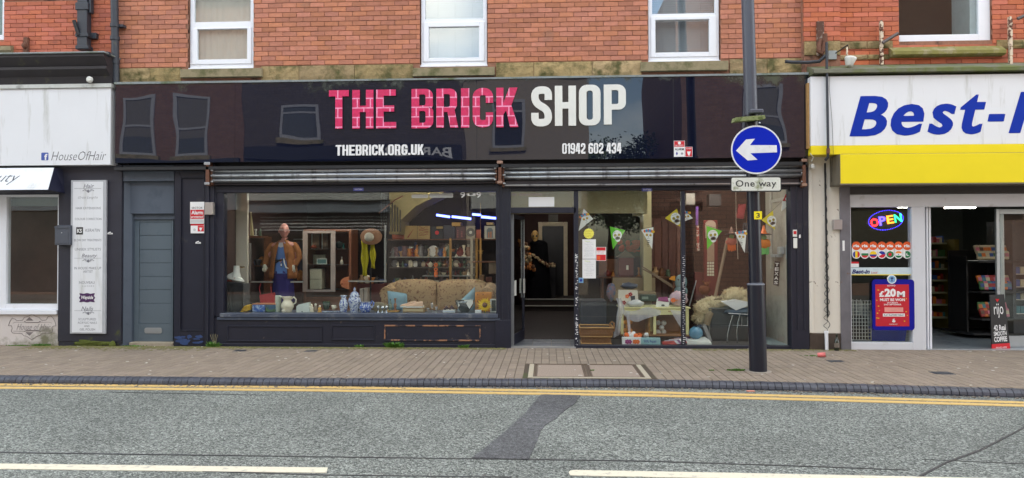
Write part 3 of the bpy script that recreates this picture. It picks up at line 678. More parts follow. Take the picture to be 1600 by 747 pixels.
# ================================================================== MIDDLE SHOPFRONT
def face(x0,x1,z0,z1,Y,fw,q,proud=.012,mi=0):
    """raised moulding frame"""
    q.box(x0,x1,Y-proud,Y+.001,z0,z0+fw,bev=.003,mi=mi);q.box(x0,x1,Y-proud,Y+.001,z1-fw,z1,bev=.003,mi=mi)
    q.box(x0,x0+fw,Y-proud+.001,Y+.001,z0+fw,z1-fw,bev=.003,mi=mi);q.box(x1-fw,x1,Y-proud+.001,Y+.001,z0+fw,z1-fw,bev=.003,mi=mi)
sf=thing('shopfront','black painted shopfront with wide display windows, raised panels and an open doorway','shopfront',(0,0,0))
GY=.05
zf=Z(543,0,560)
# stall riser with three raised panels
x0,x1,z0,z1=R(325,497,797,541.5,-.03)
b=B();b.box(x0,x1,-.03,.06,-.01,z1,bev=.004);b.box(x0-.0,x1,-.05,.0,-.012,.05,bev=.004);rs=b.build('stall_riser',m_navy2,sf)
m_peel=mat('peeling_paint_over_wood',srgb(158,114,86),.8,var=.3,vs=30,dirt=srgb(40,38,48),ds=6,dlo=.46,dhi=.52)
for u0,v0,u1,v1,mm in ((354,509,503,534,m_navy),(517,508,585,532,m_navy),(600,508,751,533,m_peel)):
    q=B();a,c,e,f=R(u0,v0,u1,v1,-.045);face(a,c,e,f,-.03,.022,q,.016)
    q.box(a+.022,c-.022,-.034,-.029,e+.022,f-.022,mi=1);o=q.build('raised_panel',[mm,m_navy2],rs)
    if mm is m_peel:o['label']='raised panel whose frame peels to bare wood'
b=B();a,c,e,f=R(343,490,778,496.5,-.07);b.box(a,c,-.07,.12,e,f,bev=.006);b.box(a-.05,c+.03,-.055,.0,e-.045,e-.002,bev=.004);b.build('window_sill',mat('blue_grey_gloss_sill',srgb(66,74,90),.35,var=.2,dirt=srgb(110,114,120),ds=5),sf)
# posts
def post(u0,u1,vt,vb,Y,d,name='post',m=m_navy,grooves=()):
    q=B();x0,x1,z0,z1=R(u0,vt,u1,vb,Y);q.box(x0,x1,Y,Y+d,max(-.01,z0),z1,bev=.005)
    for g in grooves:q.box(x0+(x1-x0)*g-.008,x0+(x1-x0)*g+.008,Y-.014,Y+.002,max(.3,z0),z1,bev=.004)
    return q.build(name,m,sf)
post(334,349,286,495,-.02,.14,grooves=(.15,))
post(775,798,255,545,-.04,.14,grooves=(.2,.42,.8))
post(1236,1264,262,550,-.06,.2,grooves=(.35,.72))
b=B();a,c,e,f=R(775,500,798,543,-.05);b.box(a-.01,c+.005,-.06,-.03,-.01,f,bev=.004);b.build('plinth_block',m_navy,sf)
# header beam over the windows, with small blue maker's stickers
b=B();a,c,e,f=R(334,287,1240,298.5,-.03);b.box(a,c,-.03,.12,e,2.552,bev=.004);b.build('header_beam',m_navy,sf)
for u,v in ((560,296),(1011,296.5)):
    q=B();a,c,e,f=R(u-8,v-2.6,u+8,v+2.4,-.036);q.box(a,c,-.034,-.029,e,f);fit_text(q,'SHUTTERS',u-6,v-1.2,u+6,v+1,-.036,mi=1);q.build('maker_sticker',[mat('blue_print',srgb(70,74,150),.4),m_plainwhite],sf)
# door frame, transom bar and mullions
zt=Z(298.5,GY,900)
b=B();a,c,e,f=R(797,324,900,333,0);b.box(a,c,-.0,.1,e,f,bev=.005);b.build('transom_bar',m_navy,sf)
door_post=post(897,904,298,542,.0,.09);post(1065,1071,298,542,.0,.09)
b=B();a,c,e,f=R(900,540,1240,546,0);b.box(a,c,-.02,.12,-.012,f,bev=.005);b.build('bottom_rail',m_navy,sf)
b=B();a,c,e,f=R(797,541,900,545,-.03);b.box(a,c,-.05,.1,-.012,.018,bev=.004);b.build('threshold',mat('worn_metal_threshold',srgb(150,148,146),.5,metal=.5,var=.2),sf)
# white silicone and torn paper flecks left on the two narrow posts
for (ua,ub,v0,v1,nn,sd_) in ((898.5,903,395,540,70,1),(1066,1070.5,400,540,46,2)):
    random.seed(sd_);q=B()
    for i in range(nn):
        v=v0+(v1-v0)*random.random() if sd_==1 else v0+(v1-v0)*i/nn;u=random.uniform(ua,ub);p=P(u,v,-.001);w=random.uniform(.004,.017) if sd_==1 else random.uniform(.01,.022);hh=random.uniform(.004,.016)
        pa=X(ua,0);pb=X(ub,0);q.box(max(pa,p.x-w),min(pb,p.x+w),-.004,.001,p.z,p.z+hh*(1 if sd_==1 else .6))
    q.build('paint_flecks',m_plainwhite,sf,kind='stuff')
def pane(u0,v0,u1,v1,Y=GY,par=sf,m=m_glass,e=.006):
    q=B();x0,x1,z0,z1=R(u0,v0,u1,v1,Y);q.box(x0-e,x1+e,Y,Y+.006,z0-e,z1+e);return q.build('pane',m,par)
pane(349,298,775,491);pane(798,298,897,325);pane(904,298,1065,541);pane(1071,298,1236,541)
# open door leaf, hinged left, swung inward
dl=thing('door',None,None,(X(799,.1),.1,.02));dl.parent=sf;dl['label']='glazed door standing open inward'
ang=rad(80);Md=Matrix.Translation((X(799,.1)+.012,.1,.02)) @ Matrix.Rotation(ang,4,'Z');hz=Z(333,.1,800)-.02-.02;wd=.86
b=B()
b.box(0,.05,-.02,.02,0,hz,bev=.004,M=Md,mi=0);b.box(wd-.05,wd,-.02,.02,0,hz,bev=.004,M=Md);b.box(.05,wd-.05,-.019,.019,0,.16,bev=.004,M=Md);b.box(.05,wd-.05,-.019,.019,hz-.06,hz,bev=.004,M=Md)
b.build('frame',m_navy,dl)
b=B();b.box(.045,wd-.045,-.003,.003,.15,hz-.05,M=Md);b.build('pane',m_glass,dl)
b=B();b.box(-.012,.0,-.03,.03,0,hz,M=Md);b.box(wd-.05,wd-.042,-.03,.03,.7,hz-.05,M=Md);b.build('edge_strip',m_alu,dl)
b=B();b.box(.03,.15,-.035,-.026,.78,1.02,M=Md);b.box(wd-.14,wd-.03,.026,.035,.78,1.02,M=Md)
b.box(wd-.14,wd-.03,-.035,-.026,.78,1.02,M=Md);b.build('push_plate',m_white_paint,dl)
# black soffit behind and under the fascia
b=B();a,c,e,f=R(178,255,1262,262,-.2);b.box(a,c,-.2,-.02,e,f-.02);b.box(X(327,0),c,-.02,.012,2.54,f+.3);b.build('soffit',m_black,sf)
# pilaster between grey door and window, with recessed panel
x0,x1,z0,z1=R(272,262,334,542,-.06)
xa,xb,za,zb_=R(281,277,319,517,-.06)
b=B();b.box(x0,xa,-.06,.1,-.01,2.9,bev=.004);b.box(xb,x1,-.06,.1,-.01,2.9,bev=.004);b.box(xa,xb,-.06,.1,-.01,za,bev=.004);b.box(xa,xb,-.06,.1,zb_,2.9,bev=.004);b.box(xa,xb,-.04,.09,za,zb_)
face(xa,xb,za,zb_,-.06,.016,b,.01)
b.box(X(322,-.08),X(326,-.08),-.085,-.05,-.01,2.55,bev=.004)
pl=b.build('pilaster',m_navy,sf)
b=B();random.seed(4)
for k in range(16):
    p=P(random.uniform(276,316),random.uniform(525,538),-.062);w=random.uniform(.03,.09);hh=random.uniform(.012,.035)
    q=[(p.x+w*math.cos(t)*random.uniform(.7,1.1),p.z+hh*math.sin(t)*random.uniform(.6,1.2)) for t in [i*math.pi/5 for i in range(10)]];b.xz(q,-.0615-.0002*k,.002)
b.build('blue_paint_smear',mat('blue_graffiti_paint',srgb(44,66,112),.6,var=.3,vs=25),sf,kind='stuff')
# jambs and head of grey side door
b=B();x0,x1,z0,z1=R(190,262,272,283,-.03);b.box(x0,x1,-.03,.3,Z(283,-.03,230),2.9,bev=.003)
a,c,e,f=R(203,283,272,334,.06);b.box(a,c,.06,.3,e,Z(283,-.03,230)-.001,bev=.003);b.box(a,c,.12,.3,Z(343,.12,230),e,bev=.003)
a2,c2,_,_=R(190,283,203,530,.02);b.prism([(a2,-.02,-.01),(a2+.02,-.02,-.01),(c2,.08,-.01),(c2,.3,-.01),(a2,.3,-.01)],(0,0,Z(283,-.03,230)+.005));b.build('door_surround',m_bluegrey,sf)
sd_=thing('door',None,None,((a+c)/2,.15,.05));sd_.parent=sf;sd_['label']='slate blue boarded side door with a metal letter slot'
dx0,dx1,dz0,dz1=R(206,343,270.5,531,.15)
b=B();b.box(dx0,dx1,.175,.22,.05,dz1)
px0_,px1_,pz0,pz1=R(217,347,268,506,.15)
b.box(dx0,px0_,.15,.175,.05,dz1,bev=.003);b.box(px1_,dx1,.15,.175,.05,dz1,bev=.003);b.box(px0_,px1_,.15,.175,.05,pz0,bev=.003);b.box(px0_,px1_,.15,.175,pz1,dz1,bev=.003);b.build('leaf',m_door,sd_)
vs_=[347,368,390,411,432,453,474,506]
for v0,v1 in zip(vs_,vs_[1:]):
    q=B();_,_,e,f=R(217,v0,268,v1,.16);q.box(px0_+.003,px1_-.003,.158,.18,e+.002,f-.002,bev=.005);q.build('plank',m_door,sd_)
b=B();a,c,e,f=R(226,512,253,521,.145);b.xz(rr(a,e,c,f,(.03,)*4),.14,.012);b.xz(rr(a+.03,e+.025,c-.03,f-.025,(.01,)*4),.137,.004);b.build('letter_slot',m_alu,sd_)
b=B();a,c,e,f=R(203,531,272,537,.05);b.box(a,c,.02,.3,-.01,.05,bev=.006);b.build('doorstep',m_concrete,sf)
# left wide pillar carrying the price list
x0,x1,z0,z1=R(92,262,190,541,-.05)
b=B();b.box(x0,x1,-.05,.25,.07,2.9,bev=.005);b.box(X(91,-.06),x1+.0,-.06,-.049,.07,2.6,bev=.003)
b.prism([(x0+.01,-.05,-.01),(x0+.01,-.05,.07),(x1,-.05,.07),(x1,-.05,.03),(X(182,0),-.05,.0),(X(176,0),-.05,.045),(X(170,0),-.05,.005),(X(165,0),-.05,-.01)],(0,.25,0));b.build('pillar',mat('navy_paint_with_moss',srgb(40,40,52),.5,var=.3,vs=5,bump=.002,dirt=srgb(76,82,34),ds=5,dlo=.56,dhi=.66,dz=(.5,-.1)),sf)
b=B();b.ball((X(176,-.08),-.07,.0),(.06,.03,.08),10,amp=.3);b.ball((X(168,-.08),-.06,.04),(.12,.014,.03),10,amp=.3);b.ball((X(140,-.08),-.058,.05),(.26,.009,.045),16,amp=.9,fr=5);b.build('moss_patch',mat('green_moss',srgb(84,92,34),.95,var=.5,vs=40,bump=.006,bs=60),sf,kind='stuff')
# ---- fascia sign
fs=thing('fascia_sign','long glossy black fascia board reading THE BRICK SHOP in pink and white letters','sign',(0,-.2,3))
FY=-.2;ub=[180,367,745,1052,1263]
_,_,fz0,fz1=R(180,130.5,1263,117,FY); 
fz0=(Z(256,FY,200)+Z(250.5,FY,745)+Z(244.5,FY,1240))/3;fz1=(Z(130,FY,200)+Z(124.5,FY,745)+Z(117,FY,1240))/3
for i in range(4):
    a,c=X(ub[i],FY,190),X(ub[i+1],FY,190);q=B();q.box(a+.001,c-.001,FY,FY+.012,fz0,fz1,bev=.0015);q.build('panel',m_fascia,fs)
b=B();b.box(X(181,FY,190),X(1262,FY,190),FY+.013,-.0,fz0+.03,fz1-.01);b.build('backing_box',m_black,fs)
b=B()
zl=fz1;xa,xb=X(179,FY,190),X(1264,FY,190);random.seed(8);x=xa
while x<xb:
    w=random.uniform(1.2,2.4);c=min(x+w,xb);dz=random.uniform(-.004,.006)
    b.prism([(x,FY-.02,zl-.006),(x,FY-.022,zl+.022+dz),(x,0.01,zl+.075+dz),(x,.01,zl-.006)],(c-x-.004,0,0));x=c
b.build('lead_flashing',m_lead,fs)
m_pinkbrick=brick_mat('pink_brick_print',srgb(214,36,96),srgb(196,28,84),srgb(240,150,186),scale=1,bw=.205,rh=.148,ms=.011,offx=20.02,offz=10.03,rough=.4)
m_pinkside=mat('dark_pink_edge',srgb(120,20,60),.5)
for ch,u0,u1,vt,vb in (('T',514,545,141,201),('H',550.5,583.5,140.5,201),('E',587.7,619,140,200.5),('B',643,677,139,200.5),('R',681.8,716,138.5,199.5),('I',720.3,733.3,138,199.5),('C',738.5,770.5,137.5,199),('K',775.5,810,137,198.7)):
    q=B();a,c,e,f=R(u0,vt,u1,vb,FY-.025);put_glyph(q,ch,a,c,e,f,FY-.028,.026,0,1);q.build('letter',[m_pinkbrick,m_pinkside],fs)
for ch,u0,u1,vt,vb in (('S',830,862.5,135,197.5),('H',867,900,134,196.5),('O',904.6,938.3,132.5,196),('P',943.5,978,132,194.5)):
    q=B();a,c,e,f=R(u0,vt,u1,vb,FY-.025);put_glyph(q,ch,a,c,e,f,FY-.028,.026);q.build('letter',m_white_paint,fs)
q=B();a,c,e,f=R(524.5,226,662,242.5,FY-.012);put_word(q,'THEBRICK.ORG.UK',a,c,e,f,FY-.012,.012);q.build('web_address',m_plainwhite,fs)
q=B();a,c,e,f=R(878.5,223.5,971,240,FY-.012);put_word(q,'01942 602 434',a,c,e,f,FY-.012,.012);q.build('phone_number',m_plainwhite,fs)
def alarm_sticker(root,u0,v0,u1,v1,Y,bits,mats):
    q=B();q.pbox(u0,v0,u1,v1,Y,.004); 
    for k,(a,c,e,f,mi) in enumerate(bits):q.pbox(u0+(u1-u0)*a,v0+(v1-v0)*c,u0+(u1-u0)*e,v0+(v1-v0)*f,Y-.0008-.0002*k,.0009,mi=mi)
    return q
m_blk=mat('black_print',(.02,.02,.022),.5)
q=alarm_sticker(None,1053,220,1070,245,FY-.004,[(.03,.02,.97,.38,1)],None);fit_text(q,'ALARM',1054.5,231.4,1068.5,235,FY-.0062,.02,mi=2);fit_text(q,'SECURITY',1055,226.3,1068,228.8,FY-.0062,mi=0)
c_=P(1061.5,223.6,FY);q.disc(c_.x,FY-.006,c_.z,.025,.001,6,0);c_=P(1057.5,240,FY);q.disc(c_.x,FY-.006,c_.z,.016,.001,4,3,.03);c_=P(1065.5,240,FY);q.disc(c_.x,FY-.006,c_.z,.018,.001,8,4)
q.build('alarm_sticker',[m_plainwhite,m_red,m_blk,mat('blue_print',srgb(70,74,150),.4),mat('grey_print',srgb(150,150,156),.5)],fs)
q=alarm_sticker(None,1070.6,229.5,1082,245,FY-.004,[(.05,.03,.95,.97,1)],None);fit_text(q,'ALARM',1072,231,1080.6,233.2,FY-.0062,mi=0)
c_=P(1076.3,238,FY);q.xz([(c_.x-.028,c_.z+.012),(c_.x+.028,c_.z+.012),(c_.x+.01,c_.z-.05),(c_.x-.01,c_.z-.05)],FY-.006,.001,0);q.build('alarm_sticker',[m_plainwhite,m_red],fs)
# ---- roller shutters, rolled up
def shutter(u0,u1,rows,vb0,vb1,name_label,extra):
    a,c=X(u0,-.14,275),X(u1,-.14,275)
    um=(u0+u1)/2;root=thing('roller_shutter',name_label,'roller shutter',((a+c)/2,-.1,Z(vb1,-.14,um)),'rolled up shutters under the fascia')
    for v0,v1,Yc in rows:
        z1_,z0_=Z(v0,Yc,um),Z(v1,Yc,um);r=(z1_-z0_)/2*1.04;zc_=(z0_+z1_)/2;q=B()
        pr=[(Yc+r*.9-r*1.5*math.sin(math.pi*t/10),zc_+r*math.cos(math.pi*t/10)) for t in range(11)]
        q.prism([(a+.03,y,z) for y,z in pr],(c-a-.06,0,0),sm=True);q.build('slat',m_steel,root)
    q=B();q.box(a+.05,c-.05,-.1,-.03,Z(vb1,-.1,um),Z(vb0,-.1,um),bev=.006);q.box(a+.03,c-.03,-.115,-.03,Z(vb1,-.1,um)-.0,Z(vb1,-.1,um)+.014,bev=.003);q.build('bottom_bar',mat('dark_shutter_lath',srgb(66,62,66),.5,metal=.4,var=.3,vs=8),root)
    if extra:
        for v in extra:
            q=B();q.box(a+.03,c-.03,-.125,-.05,Z(v+1.2,-.12,um),Z(v-1.5,-.12,um),bev=.006);q.build('slat',m_steel,root)
    q=B();zt_,zb2=Z(rows[0][0]-3,-.1,um),Z(vb1,-.1,um)
    for x in (a+.0,c-.03):q=B();q.box(x,x+.03,-.16,-.02,zb2,zt_,bev=.004);q.build('end_plate',m_rust,root)
    for x in (a+.01,c-.05):
        for zz in (zt_-.06,(zt_+zb2)/2,zb2+.05):q=B();q.box(x,x+.04,-.185,-.16,zz-.01,zz+.012,bev=.004);q.build('fixing_tab',m_alu,root)
shutter(330,777,[(262.5,269.5,-.15),(269.5,277,-.17),(277,284.5,-.155)],285,288,'rolled up steel shutter above the long left display window',())
shutter(785,1256,[(257.5,264.5,-.15),(265,272,-.17),(272,279,-.165)],280,291,'rolled up steel shutter above the doorway and right display window',(288,))
for u,v0,v1,lb_ in ((324,253,290,'rusty shutter guide bracket at the left end of the left shutter'),(781,251,288,'rusty shutter guide bracket between the two shutters'),(1256.5,248,292,'rusty shutter guide bracket beside the white pillar')):
    q=B();a,c,e,f=R(u-2.5,v0,u+2.5,v1,-.19);q.box(a,c,-.2,-.05,e,f,bev=.004);t=thing('shutter_bracket',lb_,'bracket',((a+c)/2,-.1,e));q.build('plate',m_rust,t)
    q=B();q.box(a-.02,c+.02,-.215,-.19,f-.05,f-.005,bev=.005);q.box(a-.015,c+.015,-.215,-.19,e+.01,e+.05,bev=.005);q.build('bolt_block',m_alu if u<700 else mat('dull_copper',srgb(150,120,104),.6,metal=.3),t)
# ---- alarm notice and small steel box on the pilaster
al=thing('alarm_sign','red and white alarm notice on the pilaster beside the blue grey door','sign',(X(308,-.075),-.08,Z(364,-.07,308)))
m_greyp=mat('grey_print',srgb(150,150,156),.5)
q=alarm_sticker(None,297,315.5,319,349.5,-.075,[(.02,.36,.98,.78,1),(.02,.8,.98,.97,3)],None)
fit_text(q,'Alarm',299,329,317,335.2,-.0775,.03,mi=0);fit_text(q,'protected',299,337,317.5,341.2,-.0775,.02,mi=0);fit_text(q,'SECTOR',299.5,323.3,316.5,326.3,-.0775,mi=2)
q.build('upper_plate',[m_plainwhite,m_red,m_blk,mat('pale_grey_print',srgb(196,196,196),.5)],al)
q=alarm_sticker(None,298,350.3,319,364.5,-.075,[(.0,.0,.98,.16,1),(.52,.18,.98,.8,1)],None);c_=P(313.6,357,-.075);q.xz([(c_.x-.03,c_.z+.02),(c_.x-.012,c_.z+.005),(c_.x,c_.z+.02),(c_.x+.012,c_.z+.005),(c_.x+.03,c_.z+.02),(c_.x+.008,c_.z-.035),(c_.x-.008,c_.z-.035)],-.078,.002,0)
c_=P(304,359,-.075);q.disc(c_.x,-.0772,c_.z,.022,.002,10,3);q.build('lower_plate',[m_plainwhite,m_red,m_blk,mat('pale_grey_print',srgb(196,196,196),.5)],al)
q=B();q.pbox(319.5,316,332,335.5,-.14,.08,bev=.006);q.build('control_box',mat('brushed_steel_box',srgb(176,168,162),.4,metal=.5,var=.1),label='small brushed steel box fixed right of the alarm notice',cat='metal box')
for u,v,lb_ in ((309,378.5,'torn white sticker scrap on the pilaster below the alarm notice'),(171.5,364,'torn white sticker scrap on the dark pillar right of the price list')):
    q=B();c_=P(u,v,-.062 if u>200 else-.07);Yp=-.05 if u>200 else-.062;q.xz([(c_.x-.045,c_.z-.02),(c_.x+.045,c_.z-.022),(c_.x+.043,c_.z),(c_.x+.015,c_.z+.004),(c_.x+.008,c_.z+.022),(c_.x-.02,c_.z+.012),(c_.x-.04,c_.z+.0)],Yp-.002,.002);fit_text(q,'NK',u-1.5,v-.2,u+3,v+1.4,Yp-.0026,.02,mi=1);q.build('sticker_scrap',[m_plainwhite,m_blk],label=lb_,cat='sticker')
q=B();q.pbox(1239,359,1245.5,370,-.075,.01,bev=.003);q.pbox(1240,361,1244.6,366,-.077,.002,mi=1);q.build('call_button',[m_white_paint,m_red],label='small white call button with a red face on the right shopfront post',cat='button')
q=B();q.pbox(1240,372,1246,388,-.085,.02,bev=.006);q.build('door_chime',m_white_paint,label='slim white plastic box below the red button on the right post',cat='plastic box')
q=B();c_=P(1249.5,369,-.06);q.xz([(c_.x-.012,c_.z-.03),(c_.x+.014,c_.z-.026),(c_.x+.012,c_.z+.026),(c_.x-.01,c_.z+.02)],-.064,.003);q.build('sticker_scrap',m_plainwhite,label='tiny torn white scrap right of the call button',cat='sticker')
# ================================================================== HAIR SALON (left)
hs=thing('salon_shopfront','white framed hair salon window over a pale painted wall at the left edge','shopfront',(-8.5,0,0))
SY=-.02;sx1=X(92,SY,400);sx0=-11.5
b=B();b.box(sx0,sx1,SY,.2,-.02,Z(489,SY,45),bev=.004);b.build('painted_wall',mat('pale_painted_render',srgb(208,200,196),.8,var=.06,vs=4,bump=.002,bs=30,dirt=srgb(120,118,96),ds=3,dlo=.45,dhi=.62,dz=(.5,-.15)),hs)
b=B();b.box(sx0,sx1,SY-.05,.18,Z(491,SY,45),Z(484,SY,45),bev=.005);b.build('sill',m_upvc,hs)
a,c,e,f=R(10,308,91,475,SY+.02)
b=B();b.box(X(-2,.0,400),a,SY+.01,.1,Z(484,SY,45),Z(303,SY,45),bev=.006);b.box(c-.005,sx1,SY+.01,.1,Z(484,SY,45),Z(303,SY,45));b.box(a,c-.005,SY+.011,.1,Z(484,SY,45),e,bev=.006);b.box(a,c-.005,SY+.012,.1,f,Z(303,SY,45))
b.box(sx0,X(-120,0,400),SY+.01,.1,Z(484,SY,45),Z(303,SY,45));b.build('window_frame',m_upvc,hs)
q=B();q.box(X(-120,0,400),c,SY+.06,SY+.066,e-.01,f+.01);q.build('pane',m_glass,hs)
b=B();b.box(X(12,.1),sx1-.1,.1,.14,Z(322,.1,45),Z(308,.1,45));b.build('blind_roll',mat('grey_green_blind',srgb(120,122,112),.8),hs)
b=B();b.box(sx0,sx1+.08,1.1,1.15,-.02,3);b.box(sx0,sx1,.15,1.1,.45,.5);b.box(sx1+.0,sx1+.05,.2,1.1,0,3);b.box(sx0,sx1,.15,1.1,2.6,2.65);b.build('inner_wall',mat('dim_brown_interior',srgb(104,82,72),.8,var=.5,vs=2),hs)
def curl(q,cx,cz,k,Y,mi=0,s=1):
    q.tube([(cx+s*k*math.cos(t)*t*.16,Y,cz+k*math.sin(t)*t*.16) for t in [i*.5 for i in range(1,12)]],k*.06,4,mi)
q=B();Ye=SY-.004
def PL(pts,r=.0035,Y=Ye,mi=0):q.tube([P(u,v,Y) for u,v in pts],r,4,mi,sm=False)
PL([(13,509),(15,503),(19,497),(24,499),(26,501),(35,500.5),(38,496),(44,494.5),(50,491),(56,494.5),(61,496),(65,500.5),(72,500),(75,495),(79,493.5),(83,497),(86,503),(87.5,509)])
PL([(13,509),(18,509),(19,513),(17.5,518),(20,520.5),(34,521),(37,524.5),(42,525.5),(49.5,531),(57,525.5),(62,524),(66,520.5),(80,520),(82,517),(81,512),(83,509.5),(87.5,509)])
PL([(20,505),(24,503.5),(77,503.5),(81,505)],.002);PL([(21,517.5),(79,517)],.002)
for s_ in (1,-1):
    PL([(38,510-s_*8),(41,510-s_*6.2),(60,510-s_*6.2),(63,510-s_*8)],.005)
    q.xz([(P(44,0,Ye).x,P(44,510-s_*9,Ye).z),(P(56,0,Ye).x,P(44,510-s_*9,Ye).z),(P(50,0,Ye).x,P(44,510-s_*14.5,Ye).z)],Ye,.003)
fit_text(q,'House of Hair',26,506,79,515.5,Ye,-.012,.45)
q.build('painted_emblem',mat('faded_grey_print',srgb(120,112,112),.7),hs)
ss=thing('salon_sign','long white salon signboard reading HouseOfHair with a small blue square logo','sign',(-8.5,-.2,3))
SFY=-.2;a,c,e,f=R(-200,131,172.5,258.5,SFY);e=(Z(258.5,SFY,10)+Z(258,SFY,165))/2;f=(Z(139,SFY,10)+Z(132,SFY,165))/2
q=B();q.box(-11.5,c,SFY,.0,e,f-.03,bev=.003);q.build('board',m_white,ss)
q=B();q.box(-11.5,c+.02,SFY-.03,.02,f-.028,f+.035,bev=.004);q.build('top_trim',mat('grimy_white_trim',srgb(196,198,194),.5,dirt=srgb(150,150,146),ds=4),ss)
m_script=mat('dark_grey_print',srgb(74,74,80),.5)
q=B();fit_text(q,'HouseOfHair',80,236.5,166,250.5,SFY-.001,-.012,.35);q.build('lettering',m_script,ss)
q=B();x0_,x1_,z0_,z1_=R(64.5,238.5,75.5,250.5,SFY-.002);q.xz(rr(x0_,z0_,x1_,z1_,(.015,)*4),SFY-.003,.004);fit_text(q,'f',69.2,240.5,74,250,SFY-.0035,.04,mi=1);q.build('blue_logo',[mat('blue_logo_print',srgb(60,84,160),.4),m_plainwhite],ss)
aw=thing('lightbox_sign','slanted white lightbox sign lettered uty above the salon window','sign',(-8.5,-.2,2.5))
za,zb2=Z(262.5,-.2,50),Z(296.5,-.42,50);xa,xb=X(84,-.2,262),X(74.5,-.42,296)
q=B();q.prism([(-11.5,-.2,za),(xa,-.2,za),(xb,-.42,zb2),(-11.5,-.42,zb2)],(0,.012,.004));q.build('face',m_white,aw)
q=B();o=.014
q.add([(-11.5,-.2+o,za),(xa,-.2+o,za),(xb,-.42+o,zb2),(-11.5,-.42+o,zb2),(-11.5,-.03,zb2-.03),(xa+.09,-.03,zb2-.03),(xa+.05,-.03,za)],[(3,2,5,4),(1,6,5,2)]);q.box(-11.5,sx1+.02,-.03,.12,Z(304,-.03,45),za+.2);q.build('casing',mat('deep_navy_paint',srgb(30,32,54),.5),aw)
q=B();vs_t,fs_t=text_geo('Beauty',-.012,.35);mxx=max(v[0] for v in vs_t);sc_=.27
n_=Vector((0,-(za-zb2),-.22)).normalized() if False else Vector((0,-1,0));up=Vector((0,.22,za-zb2)).normalized();org=P(28,284,-.33)
q.add([org+Vector(((v[0]-mxx)*sc_,0,0))+up*(v[1]*sc_)+Vector((0,-.012,0)) for v in vs_t],fs_t);q.build('lettering',m_script,aw)
# price list board
pb=thing('list_sign','tall narrow white price board listing hair, beauty and nails on the dark pillar','sign',(X(137,-.09),-.08,.2))
BY=-.1;q=B();a,c,e,f=R(110,281.5,165,521.5,BY);q.box(a,c,BY,-.061,e,f,bev=.003);q.build('frame',mat('grey_white_board_edge',srgb(176,178,184),.5),pb)
q=B();a,c,e,f=R(113.5,284,160.5,519.5,BY);q.box(a,c,BY-.004,BY+.001,e,f);q.build('face',m_white,pb)
q=B()
def LN(s_,u0,v0,u1,v1,sh=0,bo=0,mi=0):fit_text(q,s_,u0,v0,u1,v1,BY-.0045,bo,sh,mi=mi)
LN('Hair',130.5,287.5,147,294,.3,.006);LN('Great Lengths',122,306.5,153,311.5,.5,-.01);LN('HAIR EXTENSIONS',118.5,323.5,157.5,327);LN('COLOUR CORRECTION',117,340.5,158.5,344)
LN('KERATIN',133,357.5,156.5,362,.25);LN('BLOW DRY TREATMENTS',116,373.5,158.5,377);LN('UNISEX STYLISTS',117,387.5,157.5,391.5);LN('Beauty',127.5,396.5,151.5,404,.3,.006)
LN('IN HOUSE MAKE UP',116,417,158,421);LN('ARTIST',130,422.5,145,426.2);LN('NOUVEAU',124,439.5,148,443.5);LN('L A S H E S',129,446,147,448);LN('Nails',127,479,145.5,485.5,.3,.006)
LN('SCULPTURED',122.5,497,150,500.6);LN('ACRYLIC NAILS',121.5,502.6,151.5,506);LN('AND',131.5,508,140,511);LN('GEL POLISH',124.5,513,148.5,516.5)
for v in (298,407,489):
    q.tube([P(116,v-3.5,BY-.005),P(158,v-3.5,BY-.005)],.0018,4); 
    for du in (-1,1):
        q.tube([P(138+du*k,v+.8*math.sin(k*.9)-1.5+k*.1,BY-.005) for k in range(0,10)],.004,4);q.tube([P(138+du*k,v+3-k*.7,BY-.005) for k in range(0,6)],.003,4)
    q.disc(P(138,v,BY).x,BY-.005,P(138,v+1,BY).z,.02,.002,4)
q.build('lettering',mat('grey_lettering',srgb(112,112,122),.6),pb)
q=B();q.pbox(119,355,129.5,366.5,BY-.007,.004);fit_text(q,'KS',120.5,357.5,128,364,BY-.008,.03,mi=1);q.build('black_logo',[m_blk,m_plainwhite],pb)
q=B();x0_,x1_,z0_,z1_=R(124,458.5,148,472,BY-.006)
q.xz([((x0_+x1_)/2+((x1_-x0_)/2)*(1+.09*math.cos(8*t))*max(-1,min(1,1.35*math.cos(t)))/1.05,(z0_+z1_)/2+((z1_-z0_)/2)*(1+.09*math.cos(8*t))*max(-1,min(1,1.35*math.sin(t)))) for t in [i*math.pi/20 for i in range(40)]],BY-.007,.003)
fit_text(q,'Wayside',127,462,145.5,469,BY-.008,.03,.3,mi=1);q.build('purple_logo',[mat('purple_print',srgb(72,34,84),.4),m_plainwhite],pb)
# letterbox on the pillar
q=B();a,c,e,f=R(84.5,351,108,383,-.17);ml=thing('mailbox','grey metal letterbox fixed on the dark pillar beside the price board','letterbox',((a+c)/2,-.1,e))
q.box(a,c,-.16,-.055,e,f-.05,bev=.008);q.prism([(a,-.17,f-.055),(a,-.17,f-.03),(a,-.055,f),(a,-.055,f-.055)],(c-a,0,0));q.build('casing',mat('slate_grey_metal',srgb(84,88,98),.45,metal=.2,var=.15),ml)
q=B();q.box(a+.02,c-.02,-.166,-.158,e+.03,f-.1,bev=.004);q.build('flap',mat('slate_grey_metal',srgb(84,88,98),.45),ml)
q=B();q.disc((a+c)/2,-.172,f-.13,.009,.01,10);q.build('lock',m_alu,ml)
